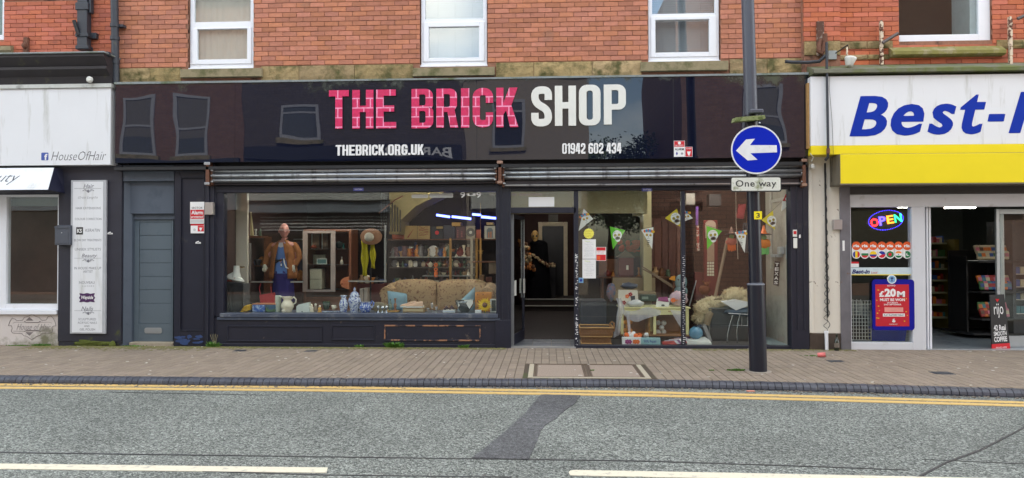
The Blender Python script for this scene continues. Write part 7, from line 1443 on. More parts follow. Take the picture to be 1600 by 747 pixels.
q.build('leaf_cluster',[mat('autumn_orange',srgb(170,104,50),.7),mat('autumn_brown',srgb(96,62,40),.7),mat('autumn_cream',srgb(170,150,116),.7)],fl,kind='stuff')
q=B()
for i in range(40):
    t=i/40;p=P(830+38*t,397+17*min(1,t*1.6)+random.uniform(-2,2),6.7);q.ball(p,random.uniform(.02,.045),6,mi=2 if i % 3 else 0,amp=.3)
q.build('leaf_trail',[mat('autumn_brown',srgb(96,62,40),.7),mat('autumn_brown',srgb(96,62,40),.7),mat('autumn_cream',srgb(170,150,116),.7)],fl,kind='stuff')
q=B();a,c,e,f=R(828,412,868,460,7.2);q.box(a,c,7.1,7.5,.28,f,bev=.01);one(q,'dark_counter',mat('black_counter',srgb(26,24,30),.7),'dark cloth covered counter inside the shop doorway','counter')
# notices on the right window
q=B();c0=P(920,365,GY-.005);n_=36;q.xz([(c0.x+(.083 if i % 2 else .074)*math.cos(2*math.pi*i/n_),c0.z+(.083 if i % 2 else .074)*math.sin(2*math.pi*i/n_)) for i in range(n_)],GY-.006,.003); 
for k,t_ in enumerate(('VINTAGE','CLOTHES &','GIFTS')):fit_text(q,t_,914,360+k*4,926,362.4+k*4,GY-.007,mi=1)
one(q,'starburst_sticker',[mat('pale_yellow_card',srgb(236,228,96),.5),mat('ochre_print',srgb(190,170,40),.5)],'round pale yellow starburst sticker on the right window','sticker')
for v0,v1,lb_ in ((374,404.5,'white printed notice, upper of the two on the right window'),(405.2,435,'white printed notice, lower of the two on the right window')):
    q=B();q.pbox(910,v0,931,v1,GY-.005,.003);random.seed(int(v0))
    for k in range(8):
        w=random.uniform(3,8);fit_text(q,random.choice(['Opening hours','Monday to Friday','Donations welcome','please ask inside','Thank you']),920.5-w,v0+4+k*3,920.5+w,v0+5.4+k*3,GY-.0062,mi=1)
    fit_text(q,'Notice',914,v0+1.8,922,v0+3.6,GY-.0062,mi=2);one(q,'paper_notice',[m_plainwhite,m_greyp,mat('lime_print',srgb(190,210,80),.5)],lb_,'notice','two white notices on the right window')
q=B();q.pbox(931.5,386,947,407.5,GY-.005,.003);q.pbox(932,386.5,946,391.5,GY-.0062,.001,mi=1);q.pbox(932,398,946.5,407,GY-.0062,.001,mi=1);q.pbox(933,400,938,406,GY-.0072,.001,mi=2)
for k in range(3):fit_text(q,['Gift aid','your items','today'][k],933,392.4+k*1.8,944,393.6+k*1.8,GY-.0065,mi=1)
one(q,'red_leaflet',[m_plainwhite,m_red,mat('orange_print',srgb(222,92,40),.4)],'red and white leaflet beside the upper white notice','leaflet')
q=B();q.pbox(904,434,911.5,442,GY-.005,.003);c0=P(907.8,438,GY);q.disc(c0.x,GY-.0062,c0.z,.022,.001,12,1);one(q,'blue_sticker',[mat('pale_blue_print',srgb(120,170,210),.4),mat('flag_blue',srgb(24,50,150),.4)],'small square blue sticker low on the window by the door post','sticker')
# bunting
bt=thing('bunting','string of sugar skull bunting flags hung across the right window','bunting',(1.9,.16,2));BY_=.16
fmat={'g':mat('lime_card',srgb(104,200,50),.5),'y':mat('sunny_card',srgb(226,204,40),.5),'k':mat('charcoal_card',srgb(50,44,46),.5)}
m_card=mat('white_card',srgb(244,243,240),.5,var=.03);m_eye=mat('olive_gold_print',srgb(200,180,40),.5)
def skullflag(pts,kind,c,r,ang=0.,lab=None):
    T3=[P(u,v,BY_) for u,v in pts];q=B();q.prism(T3,(0,.003,0),0);c0=P(*c,BY_-.001);Ma=Matrix.Rotation(ang,3,'Y')
    def dd(x,z,rx,rz,mi,lay,n=14):q.prism([c0+Ma @ Vector((x+rx*math.cos(2*math.pi*i/n),0,z+rz*math.sin(2*math.pi*i/n)))+Vector((0,-.001*lay,0)) for i in range(n)],(0,.001,0),mi)
    if kind in 'gy':dd(0,.006,r*1.,r*1.05,1,1);dd(0,-r*.8,r*.55,r*.6,1,1)
    else:
        for i in range(6):dd(-r*1.0+r*.4*i,r*(.95+.25*math.sin(i*math.pi/5)),r*.34,r*.34,[5,6,4,6,5,3][i],3+i % 2,10)
        for k in range(4):dd(r*.08*(k % 2),-r*(1.25+.42*k),r*(.42-.07*k),r*.09,2,2,8)
    for sx in (-.42,.42):dd(sx*r,r*.1,r*.29,r*.3,2,2);dd(sx*r,r*.1,r*.23,r*.24,3,3);dd(sx*r,r*.1,r*.1,r*.1,2,4,8)
    dd(0,-r*.35,r*.13,r*.15,2,2,3)
    for k in range(5):dd((k-2)*r*.16,-r*.75,r*.02,r*.08,2,2,6)
    dd(0,-r*.75,r*.36,r*.015,2,3,6)
    for k in range(5):dd((k-2)*r*.25,r*.75,r*.06,r*.06,2,2,6)
    bg=fmat[kind] if kind in 'gy' else m_card;o=q.build('pennant',[bg,m_card,m_blk,m_eye if kind in 'gy' else mat('flower_yellow',srgb(236,190,40),.5),mat('flower_red',srgb(206,40,50),.5),mat('flower_orange',srgb(232,110,40),.5),mat('flower_blue',srgb(60,150,200),.5)],bt)
    o['label']=lab
skullflag([(912,326),(926.7,342),(904,361)],'f',(915,342.5),.062,rad(-20),'white skull pennant with red and blue flowers by the door post')
skullflag([(953,354),(977,360),(957.6,390)],'g',(964.5,368),.072,rad(-8),'lime green skull pennant left of centre')
skullflag([(1002,359),(1021,355),(1019,389.5)],'f',(1013.5,368),.066,rad(5),'white skull pennant with flowers left of the mullion')
skullflag([(1039,341),(1057.7,326),(1066,356)],'y',(1056,341),.078,rad(-20),'yellow skull pennant against the mullion')
skullflag([(1066,325),(1082.5,341),(1066,347)],'f',(1073,339),.058,rad(-10),'white skull pennant half hidden by the mullion')
skullflag([(1104,353),(1128,361),(1105,390)],'g',(1114,368),.078,rad(-6),'lime green skull pennant right of the mullion')
skullflag([(1148,363),(1166.5,359.6),(1163.5,395)],'f',(1158.5,370.5),.064,rad(5),'white skull pennant left of the lamp post')
skullflag([(1190,344),(1207.5,329),(1211,359)],'y',(1206,345),.07,rad(-20),'yellow skull pennant right of the lamp post')
q=B();q.prism([P(1222,314,BY_),P(1235.5,317,BY_),P(1221,330,BY_)],(0,.004,0));q.prism([P(1223,314,BY_-.01),P(1228,303,BY_-.01),P(1234,307,BY_-.01),P(1236,314,BY_-.01)],(0,.004,0),1);q.ball(P(1230,311,BY_-.02),(.03,.004,.03),10,mi=2);q.build('pennant',[m_card,mat('flower_red',srgb(206,40,50),.5),m_card],bt)['label']='folded white pennant in the top right corner'
q=B();strp=[(904,331),(912,326),(940,348),(953,353),(977,359),(1002,358),(1021,354),(1050,338),(1058,325),(1068,324),(1085,342),(1104,352),(1130,360),(1150,362),(1168,358),(1190,343),(1208,328),(1224,313),(1236,305)]
q.tube([P(u,v,BY_+.004) for u,v in strp],.0022,4);q.build('string',m_blk,bt)
# hanging witches
def witch(u,vt,vb,Y,mh,mb_,ml,lab):
    x=X(u,Y,(vt+vb)/2);z1,z0=Z(vt,Y,u),Z(vb,Y,u);H=z1-z0;t=thing('witch_decoration',lab,'decoration',(x,Y,z0));q=B();q.lathe((x,Y,z1-.3*H),[(.17*H,0),(.2*H,.01),(.1*H,.03*H),(.02*H,.3*H),(0,.3*H)],14);q.lathe((x,Y,z1-.32*H),[(.25*H,0),(.26*H,.012),(.1*H,.02)],16,mi=1);q.build('hat',[mh,m_blk],t)
    q=B();q.ball((x,Y,z1-.4*H),.1*H,10,amp=.15);q.build('face',mat('witch_green',srgb(120,160,100),.6),t)
    q=B();random.seed(int(u));q.ball((x,Y,z1-.6*H),(.21*H,.08*H,.17*H),14,amp=.35,fr=6);q.build('dress',mb_,t)
    q=B()
    for i in range(9):xx=x+(i-4)*.035*H;q.tube([(xx,Y,z0+.28*H),(xx+random.uniform(-.02,.02)*H,Y,z0+random.uniform(0,.06)*H)],.012*H*2,4)
    q.build('legs',ml,t)
mo=mat('orange_tissue',srgb(226,126,30),.7);mg_=mat('green_tissue',srgb(110,200,110),.7)
witch(1193.5,352,399,.35,mat('flower_orange',srgb(232,110,40),.5),mo,mg_,'orange and green witch decoration right of the lamp post')
witch(1143,354,393,.7,mat('brown_felt',srgb(100,70,60),.8),mat('dull_red_tissue',srgb(190,100,84),.7),mat('flower_orange',srgb(232,110,40),.5),'faded pink and red witch decoration left of the skull pennant')
q=B();x_=X(1168,.7,385);q.grid(lambda s,t:(x_+(s-.5)*.12*(1+.3*t),.7+.02*math.sin(s*9),Z(348,.7,1168)-.5*t*(1-.15*(s*2-1)**2)),8,8,thick=(0,.04,0));one(q,'black_bat_cloth',mat('grey_black_gauze',srgb(60,60,70),.9),'dark grey ghost cloth hanging behind the lamp post','decoration')
# broom poles, red phone box panel, shelf speakers, red books
q=B();q.tube([P(1137,372,.9),P(1117,466,.9)],.026,8);one(q,'broom_handle',mat('pale_broom_wood',srgb(150,130,110),.6),'thick pale pole leaning behind the lime green pennant','pole')
q=B();q.tube([P(1088,438,.8),P(1077,478,.8)],.01,8);one(q,'thin_pole',m_alu,'short thin pale pole leaning by the white ball','pole')
q=B();q.tube([P(1150,298,.5),P(1150,345,.5),P(1152,380,.5),P(1153,405,.5)],.006,6);one(q,'pale_rope',mat('pale_cord',srgb(190,176,160),.7),'pale cord hanging from the ceiling left of the lamp post','cord')
pbx=thing('phone_box_panel','narrow red panel of an old telephone box with small white panes','panel',(X(1111,1.4),1.4,FZ));a,c,e,f=R(1100,344,1122,500,1.4);q=B();q.box(a,c,1.4,1.46,.3,f,bev=.01);q.build('panel',mat('faded_phone_box_red',srgb(112,38,36),.5,var=.15),pbx)
q=B();x0,x1,z0,z1=R(1102,344,1119,372,1.38);cx_=(x0+x1)/2;q.xz([(x0,z0),(x1,z0)]+[(cx_+(x1-x0)/2*math.cos(t),z1-.09+.09*math.sin(t)) for t in [i*math.pi/8 for i in range(9)]],1.38,.02);q.build('arched_top',mat('pinkish_cream',srgb(170,146,130),.6),pbx)
q=B();x0,x1,z0,z1=R(1105,378,1116,408,1.39);q.box(x0,x1,1.385,1.4,z0,z1);q.build('notice_plate',mat('pale_tan_plate',srgb(170,140,120),.6),pbx)
for i in range(3):
    for j in range(5):
        q=B();x0,x1,z0,z1=R(1105+i*3.8,409+j*4.6,1108+i*3.8,412.6+j*4.6,1.39);q.box(x0,x1,1.385,1.4,z0,z1);q.build('pane',m_creamchina,pbx)
q=B();q.tube([P(1089,323,1.1),P(1089,352,1.1)],.024,8,0);q.tube([P(1090,353,1.1),P(1091,392,1.1)],.026,8,1);one(q,'rolled_tube',[mat('violet_wrap',srgb(110,70,140),.5),mat('red_patterned_wrap',srgb(160,66,60),.5,dirt=srgb(210,190,180),ds=18,dlo=.5,dhi=.55)],'tall violet and red wrapped tube hanging right of the mullion','wrapping tube')
q=B();q.pbox(1072,302,1086,320,1.2,.15,bev=.004);one(q,'white_speaker',mat('grey_cream_box',srgb(120,112,104),.6),'grey cream box high up just right of the mullion','box')
q=B();q.pbox(1108,303,1127,322,1.4,.2,bev=.006);one(q,'dark_speaker',mat('near_black_box',srgb(34,28,30),.6),'near black box high on the brown partition','box')
q=B();q.prism([P(1155,319,1.2),P(1166,319,1.2),P(1162,342,1.2),P(1151,341,1.2)],(0,.06,0));one(q,'red_book',mat('dark_red_board',srgb(120,34,40),.6),'tilted dark red board hanging left of the lamp post','board')
# white ledge things and black vertical sign on the side wall
q=B();x_=wl_-.02;zz=Z(402,.6,1215)
q.box(x_-.09,x_+.015,.45,.75,zz,zz+.05,bev=.005);q.box(x_-.06,x_+.015,.35,.5,zz+.05,zz+.17,bev=.01);q.box(x_-.03,x_+.016,.15,.2,zz-.02,zz+.2,bev=.005);one(q,'socket_boxes',mat('pale_blue_grey_plastic',srgb(168,178,184),.5),'cluster of pale socket boxes on the right side wall','socket box')
q=B();x_=wl_-.01;q.box(x_-.03,x_+.0,.2,.24,1.75,2.35,bev=.004);q.box(x_-.03,x_,.95,.99,1.2,2.5,bev=.004);q.box(x_-.02,x_,.24,.95,2.3,2.35,bev=.004);one(q,'wall_frame',mat('pale_wall_batten',srgb(190,188,182),.6),'pale batten frame on the right side wall above the sockets','frame')
bsg=thing('hanging_sign','black vertical sign with white letters hanging by the right side wall','sign',(X(1214,.3),.3,Z(447,.3,1214)));q=B();q.prism([P(1210.5,407.5,.3),P(1219,409,.3),P(1217,447.5,.3),P(1208.5,444.5,.3)],(0,.012,0));q.build('board',mat('dark_brown_board',srgb(40,28,28),.5),bsg)
q=B()
for k,ch in enumerate('TEXAS'):fit_text(q,ch,1211-k*.4,411+k*7,1217.2-k*.4,416.2+k*7,.298,.03,rot=rad(-6))
q.build('lettering',m_plainwhite,bsg);q=B();q.tube([P(1212.5,407,.3),P(1212,399,.3)],.003,5);q.build('cord',m_blk,bsg)
# wicker hamper
hp=thing('wicker_hamper','tan wicker hamper with raised rims and a looped handle inside the right window','basket',(X(930,.35),.35,FZ));a,c,e,f=R(906,512,958,539.5,.2);m_wick=mat('tan_wicker',srgb(160,108,60),.7,var=.6,vs=50,bump=.003,bs=90);H=f-FZ
for nm,z0_,z1_,e_ in (('lower_band',0,.46,.035),('upper_band',.5,.96,.01)):
    q=B();nn=60
    for side in range(4):
        for k in range(7):
            zz=FZ+.01+H*(z0_+(z1_-z0_)*(k+.5)/7);ex=e_*(1-z0_); 
            if side==0:q.tube([(a+ex+(c-a-2*ex)*i/nn,.2+ex+.007*(1 if (i+k)% 2 else-1),zz) for i in range(nn+1)],H*.034,5,sm=True)
            elif side==1:q.box(c-ex-.01,c-ex,.2+ex,.6,zz-.01,zz+.01)
            elif side==2:q.box(a+ex,a+ex+.01,.2+ex,.6,zz-.01,zz+.01)
    q.build(nm,m_wick,hp,kind='stuff')
for zz,ex in ((FZ+.015,.03),(FZ+H*.48,.02),(FZ+H,-.005)):
    q=B();q.tube([(a+ex,.19+ex,zz),(c-ex,.19+ex,zz),(c-ex,.6,zz),(a+ex,.6,zz),(a+ex,.19+ex,zz)],.014,8);q.build('plaited_rim',mat('pale_wicker_rim',srgb(190,144,88),.7,var=.3,vs=60,bump=.002),hp)
q=B();p_=P(956,512,.35);q.tube([p_+Vector((-.03,0,-.04)),p_+Vector((-.03,0,.07)),p_+Vector((.0,0,.1)),p_+Vector((.035,0,.07)),p_+Vector((.035,0,-.06))],.012,8);q.build('handle',m_wick,hp)
q=B();q.pbox(907,470,948,520,1.0,.6,bev=.01);one(q,'dark_cabinet',mat('dark_blue_grey_cabinet',srgb(52,54,66),.6,var=.15),'dark blue grey chest behind the wicker hamper','chest')
# cream table with drawers
TY=.45;ct=thing('cream_table','cream painted side table with two drawers and open shelf below','table',(X(1022,TY),.7,FZ));m_crt=mat('cream_gloss_paint',srgb(226,218,160),.45,var=.06);a,c,e,f=R(970,480,1077,533,TY);mid_=X(1023,TY,500)
q=B();q.box(a-.02,c+.02,TY-.02,TY+.5,f-.025,f,bev=.005);q.build('top',m_crt,ct)
for x_ in (a,mid_-.02,c-.05):
    q=B();q.box(x_,x_+.045,TY,TY+.05,FZ+.14,f-.026,bev=.004);q.build('leg',m_crt,ct)
    q=B();q.box(x_,x_+.045,TY+.42,TY+.47,FZ+.14,f-.026,bev=.004);q.build('leg',m_crt,ct)
for x0,x1 in ((a+.046,mid_-.022),(mid_+.026,c-.052)):
    q=B();q.box(x0+.003,x1-.003,TY-.005,TY+.4,Z(492,TY,1020),f-.03,bev=.004);dw=q.build('drawer',m_crt,ct);q=B();q.box((x0+x1)/2-.05,(x0+x1)/2+.05,TY-.014,TY-.004,Z(487,TY,1020),Z(485.5,TY,1020));q.build('handle',mat('tan_handle',srgb(180,150,100),.5),dw)
q=B();q.box(a,c,TY,TY+.48,FZ+.11,FZ+.139,bev=.004);q.box(a+.01,c-.01,TY+.46,TY+.48,FZ+.14,Z(492,TY,1020));q.build('lower_shelf',mat('warm_brown_board',srgb(150,106,70),.6,var=.15),ct)
q=B();x_=X(1017,TY+.1,510);q.box(x_-.04,x_-.02,TY+.06,TY+.45,FZ+.14,Z(493,TY,1020));q.build('divider',m_lightwood,ct)
def pile(name,u,v0,v1,w,n,r,m,lab,Y=TY+.2,seed_=1,cat='bag'):
    random.seed(seed_);t=thing(name,lab,cat,(X(u,Y,v1),Y,Z(v1,Y,u)));x0=X(u,Y,v1);z0,z1=Z(v1,Y,u),Z(v0,Y,u);cols_n=max(2,int(w*.0103/(r*1.8)));z=z0+r;rowi=0
    while z<z1:
        cc=cols_n-rowi % 2
        for i in range(cc):
            q=B();q.ball((x0+(i-(cc-1)/2)*r*1.9+random.uniform(-.006,.006),Y+random.uniform(-.04,.03),z),(r,r,r*.92),12,amp=.06);q.build('ball',m,t)
        z+=r*1.65;rowi+=1
    return t
pile('pumpkin_bag',981,503,520.5,22,0,.042,mat('pumpkin_orange',srgb(222,150,60),.5,var=.12,vs=20),'net bag of small orange pumpkins on the table shelf',seed_=2)
pile('white_ball_bag',1033,503,523,18,0,.045,mat('chalk_white',srgb(214,210,204),.6),'net bag of white balls on the table shelf',seed_=3)
# lace drape on the table
lc=thing('lace_drape','thin white lace cloth draped around the cream table','cloth',(X(1000,.4),.4,.5));m_lace=mat('sheer_white_lace',srgb(220,218,226),.8,alpha=.5)
q=B();q.grid(lambda s,t:(lambda p:(p.x+.012*math.sin(t*11+s*5),.36+.03*math.sin(s*9+t*4),p.z))(P(962+s*9+3*math.sin(t*5),466+t*62*(1-.1*s),.38)),10,20);q.grid(lambda s,t:(lambda p:(p.x,.40+.02*math.sin(s*12),p.z))(P(972+s*60,483+t*(6+13*math.sin(math.pi*s))+3*math.sin(s*7),.42)),24,6)
q.add([P(1047,484,.41),P(1066,486,.41),P(1065,514,.41),P(1056,500,.41)],[(0,1,2,3)]);q.add([P(978,487,.41),P(983,486,.41),P(986,520,.41),P(982,522,.41)],[(0,1,2,3)]);q.build('lace',m_lace,lc)
# items on the table
q=B();q.prism([P(966,453,.55),P(996,454,.55),P(998,479.5,.55),P(967,479.5,.55)],(0,.05,0))
for u,v in ((980,463),(985,460),(975,473)):
    c0=P(u,v,.545)
    for i in range(5):q.disc(c0.x+.02*math.cos(i*1.256),.544-.0005*i,c0.z+.02*math.sin(i*1.256),.016,.003,8,1 if u==980 else 2)
q.prism([P(985,463,.54),P(992,462,.54),P(993,474,.54),P(987,474,.54)],(0,.01,0),3);one(q,'autumn_gift_bag',[mat('creamy_white_card',srgb(220,212,196),.6),mat('flower_orange',srgb(232,110,40),.5),mat('deep_red_leaf',srgb(160,30,44),.5),m_iron],'white gift bag printed with orange and red leaves on the table','gift bag')
q=B();q.ball(P(993,474.5,.5),(.14,.08,.06),16,amp=.35,fr=4);one(q,'plastic_packet',mat('clear_white_plastic',srgb(206,206,204),.2,spec=.8),'crumpled clear white packet in front of the gift bag','packet')
q=B();q.ball(P(983,447,.75),(.14,.1,.055),14,amp=.35,fr=4);one(q,'grey_bundle',mat('blue_grey_shiny_cloth',srgb(84,88,104),.35),'blue grey shiny bundle behind the leafy gift bag','bundle')
q=B();q.ball(P(955,456,.8),(.07,.06,.14),14,amp=.45,fr=4);one(q,'patterned_bag',mat('dull_patterned_plastic',srgb(130,104,116),.4,dirt=srgb(90,110,140),ds=12,dlo=.5,dhi=.55),'crumpled mauve and blue bag left of the gift bag','bag')
q=B();q.pbox(957,434,1024,456,1.6,.1,bev=.01);q.pbox(958,456,1026,470,1.3,.5,bev=.02);one(q,'beige_seat',mat('beige_card_board',srgb(150,132,106),.8,var=.12),'beige bench back behind the cream table','bench')
q=B();q.pbox(1000,461,1026,471,.9,.2,bev=.01);q.pbox(1003,463.5,1013,467.5,.895,.005,mi=1);one(q,'green_case',[mat('dark_green_case',srgb(40,66,58),.5),mat('pale_green_label',srgb(130,150,140),.5)],'dark green case with a pale label behind the table','case')
q=B();q.prism([P(1027,467,.55),P(1047,466,.55),P(1045,479,.55),P(1025,479.3,.55)],(0,.05,0),0);q.prism([P(1029,464.5,.54),P(1043,464,.54),P(1045,472,.54),P(1028,470,.54)],(0,.008,0),1);q.ball(P(1036,477,.535),(.03,.006,.014),8,mi=2);one(q,'sweet_packet',[m_plainwhite,mat('magenta_print',srgb(150,60,120),.4),m_blk],'white packet with a magenta header on the table','packet')
q=B();q.ball(P(1060,466,.6),(.15,.1,.12),16,amp=.25,fr=4)
c0=P(1052,469,.48)
for i in range(6):q.disc(c0.x+.022*math.cos(i*1.05),.485-.0005*i,c0.z+.02*math.sin(i*1.05),.018,.004,8,1)
one(q,'pink_gift_bag',[mat('pinkish_clear_plastic',srgb(196,168,180),.35,dirt=srgb(220,140,100),ds=8,dlo=.58,dhi=.62),mat('flower_orange',srgb(232,110,40),.5)],'pinkish see through bag of gifts at the right of the table','bag')
dk=thing('duck_head_toy','blue grey bird toy with an orange beak above the pink gift bag','toy bird',(X(1062,.7),.7,1));q=B();q.ball(P(1064,441,.7),(.1,.09,.13),16);q.ball(P(1064,455,.7),(.11,.1,.1),14);q.build('body',mat('grey_teal_plush',srgb(110,138,142),.85),dk)
q=B();q.prism([P(1055,431,.66),P(1055,439,.66),P(1046,436.5,.66),P(1050,432,.66)],(0,.05,0));q.build('beak',mat('duck_orange',srgb(232,156,50),.5),dk);q=B();q.ball(P(1060,437,.61),.012,8);q.build('eye',m_blk,dk)
# goods along the floor front
for u0,v0,u1,v1,cols_,lab,txt in ((972,527,1002,539,(m_plainwhite,mat('magenta_print',srgb(150,60,120),.4),mat('flower_orange',srgb(232,110,40),.5)),'white and orange packet with magenta leaves on the floor by the glass',None),(1001,528,1032,539,(mat('pale_teal_print',srgb(150,190,196),.5),mat('flag_blue',srgb(24,50,150),.4),m_plainwhite),'pale teal packet lettered in dark blue on the floor by the glass','SOIL Repair')):
    q=B();x0,x1,z0,z1=R(u0,v0,u1,v1,.2);q.box(x0,x1,.2,.26,max(z0,FZ),z1,bev=.006)
    if txt:fit_text(q,txt,u0+5,v0+3,u1-6,v0+8.5,.198,.01,mi=1)
    else:
        for du,k in ((8,1),(12,1),(20,2),(24,2)):
            c0=P(u0+du,v0+7,.197)
            for i in range(5):q.disc(c0.x+.02*math.cos(i*1.256),.197-.0004*i,c0.z+.02*math.sin(i*1.256),.018,.002,8,k)
    one(q,'floor_packet',list(cols_),lab,'packet')
q=B();random.seed(5)
for i in range(16):c0=P(random.uniform(976,1012),random.uniform(521,527),random.uniform(.25,.4));q.ball(c0,random.uniform(.025,.045),8,mi=random.randrange(3),amp=.3)
one(q,'leaf_decorations',[mat('flower_orange',srgb(232,110,40),.5),m_plainwhite,m_black],'loose orange and white paper decorations on the low shelf','decorations')
q=B();random.seed(6)
for i in range(7):
    u=1036+i*4;q.prism([P(u,539-i*.6,.2+.03*i),P(u+22,538.5-i*.6,.2+.03*i),P(u+17,533-i,.3+.03*i),P(u-3,534-i,.3+.03*i)],(0,0,.006),mi=i % 4)
one(q,'magazine_pile',[mat('mag_red',srgb(160,60,60),.4),mat('mag_grey',srgb(180,180,184),.4),mat('mag_purple',srgb(110,70,110),.4),m_plainwhite],'fan of glossy magazines on the floor left of the mullion','magazines')
q=B();q.prism([P(1074,539,.2),P(1112,539,.2),P(1106,531,.5),P(1073,533,.5)],(0,0,.03));q.prism([P(1076,536,.22),P(1108,537,.22),P(1102,529,.5),P(1075,531,.5)],(0,0,.03));one(q,'white_folder',m_white_paint,'white folders lying on the floor right of the mullion','folder')
q=B();q.ball(P(1087,520,.45),(.11,.1,.1),18,amp=.12);one(q,'blue_ball',mat('translucent_blue_plastic',srgb(90,140,170),.2,spec=.8),'translucent blue plastic ball bag on the floor','ball')
q=B();q.prism([P(1098,510,.45),P(1103,507,.45),P(1113,532,.45),P(1108,535,.45)],(0,.14,0));q.prism([P(1084,509,.55),P(1103,507,.55),P(1110,533,.55),P(1096,533,.55)],(0,.02,0),1);one(q,'tilted_frame',[m_alu,mat('dark_blue_gloss',srgb(44,56,78),.15)],'tilted dark glossy picture leaning beside the blue ball','picture')
# metal drawer unit, chair frame, sheepskins
du=thing('metal_drawer_unit','dark grey two drawer unit with a pale edge under the sheepskins','drawer unit',(X(1145,.9),1,FZ));a,c,e,f=R(1109,483,1192,538,.75);m_dg=mat('dark_grey_enamel',srgb(66,68,70),.4,var=.12)
q=B();q.box(a,c,.77,1.4,FZ,f,bev=.006);q.build('case',m_dg,du)
zm=Z(508,.75,1145)
for z0,z1 in ((FZ+.03,zm-.006),(zm+.006,f-.03)):q=B();q.box(a+.03,c-.02,.75,.775,z0,z1,bev=.004);q.build('drawer',m_dg,du)
q=B();q.box(a-.02,c+.02,.74,1.42,f+.001,f+.022,bev=.004);q.box(a-.015,a-.001,.745,.8,FZ,f,bev=.002);q.build('pale_edge',mat('pale_metal_edge',srgb(150,150,146),.4,metal=.4),du)
cf=thing('chair_frame','chrome chair frame standing in front of the drawer unit','chair',(X(1150,.5),.5,FZ))
for pts_ in (((1145,492),(1141,505),(1137,522),(1136,540)),((1156,492),(1153,505),(1151,520),(1152,538))):q=B();q.tube([P(u,v,.5) for u,v in pts_],.011,8);q.build('leg',m_chrome,cf)
q=B();q.tube([P(1138,489.5,.5),P(1160,491,.5),P(1170,491.5,.5)],.01,8); 
for u in (1159,1168):q.tube([P(u,495,.6),P(u,508,.6)],.009,6)
q.tube([P(1145,508,.6),P(1171,509,.6)],.007,6);q.build('back_rails',m_chrome,cf)
def fur(blobs,name,m,lab,n=2600,seed_=1):
    random.seed(seed_);q=B()
    for c_,r_ in blobs:q.ball(c_,r_,16,amp=.35,fr=3)
    for i in range(n):
        c_,r_=random.choice(blobs);d=Vector((random.gauss(0,1),random.gauss(0,1)-.5,random.gauss(0,1)+.25)).normalized();p=c_+Vector((d.x*r_[0],d.y*r_[1],d.z*r_[2]));t=(d+Vector((random.gauss(0,.5),random.gauss(0,.5),random.gauss(0,.5)-.5))).normalized();s_=d.cross(t);s_=s_.normalized()*.008 if s_.length>.01 else Vector((.008,0,0));q.add([p-s_,p+s_,p+t*random.uniform(.03,.06)],[(0,1,2)])
    return q.build(name,m,label=lab,cat='sheepskin',recalc=False)
m_fur=mat('cream_sheepskin',srgb(226,210,172),.9,var=.2,vs=18)
fur([(P(1150,462,.95),(.22,.16,.13)),(P(1115,473,.9),(.2,.15,.1)),(P(1165,472,.9),(.14,.14,.1)),(P(1098,482,.85),(.14,.12,.13)),(P(1092,497,.8),(.09,.08,.08))],'sheepskin',m_fur,'heap of cream sheepskins tumbled over the grey drawer unit')
q=B();q.tube([P(1104,478,.78),P(1118,468,.78),P(1128,466,.78)],.02,8);q.tube([P(1104,508,.7),P(1107,494,.7),P(1112,488,.7)],[.05,.06,.04],8);one(q,'rolled_fleece',mat('dull_beige_fleece',srgb(150,130,100),.9),'dull beige roll slumped beside the drawer unit','fleece')
q=B();q.prism([P(1128,472,.6),P(1150,469,.6),P(1170,473,.6),P(1169,478,.6),P(1150,485,.6)],(0,.1,.01));one(q,'white_paper',m_plainwhite,'white sheet lying on the blue grey cushion below the sheepskins','paper')
q=B();q.ball(P(1155,487,.72),(.25,.13,.07),18,amp=.25);one(q,'blue_grey_cushion',mat('blue_grey_vinyl',srgb(70,86,104),.35),'blue grey cushion on the chair frame below the white sheet','cushion')
q=B();q.ball(P(1101,453,1.2),(.09,.08,.08),14,amp=.3,fr=5);q.ball(P(1104,444,1.2),(.05,.05,.045),10,amp=.2);q.ball(P(1099,440,1.2),.018,8);q.ball(P(1109,440,1.2),.018,8);one(q,'teddy_bear',mat('rust_brown_plush',srgb(120,66,40),.9,var=.3),'rust brown teddy bear between the red panel and the pole','soft toy')
q=B();q.pbox(1086,425,1100,470,1.5,.1,bev=.01);one(q,'dark_red_chair',mat('deep_red_wood',srgb(96,30,30),.6),'deep red wooden chair back behind the mullion','chair back')
# dolls house and mantel things behind the left part of the right window
dh=thing('dolls_house','small red brown dolls house with a pitched roof behind the pennants','dolls house',(X(977,1.8),1.8,1.2));a,c,e,f=R(967,402,990,432,1.75);q=B();q.box(a,c,1.75,2.1,e,f);q.build('wall',mat('reflected_brick_brown2',srgb(106,56,50),.7,var=.3,vs=20),dh)
q=B();q.prism([(a-.03,1.73,f-.01),(c+.03,1.73,f-.01),((a+c)/2,1.73,f+.13)],(0,.4,0));q.build('roof',mat('grey_brown_roof',srgb(90,76,70),.7),dh)
q=B();q.box((a+c)/2+.0,(a+c)/2+.04,1.745,1.75,e+.12,e+.2);q.build('window',m_creamchina,dh)
q=B();zz=Z(432,1.8,980);q.box(X(934,1.8),X(1056,1.8),1.7,2.15,zz-.03,zz-.001);q.box(X(940,1.8),X(943,1.8),1.75,2.1,FZ,zz-.031);q.box(X(1050,1.8),X(1053,1.8),1.75,2.1,FZ,zz-.031);one(q,'mantel_table',m_wood,'dark wooden table carrying the dolls house and brass things','table')
for u,k,ci,h_ in ((998,'candlestick',9,.16),(1006,'bottle',4,.2),(1014,'goblet',9,.14),(1024,'vase',11,.17),(1034,'jug',1,.15),(1044,'jar',3,.13),(950,'teapot',5,.14),(958,'bell',9,.12)):ornament(X(u,1.85,425),1.85,zz,k,cols[ci],h_,'on the dark table beside the dolls house','ornaments beside the dolls house')
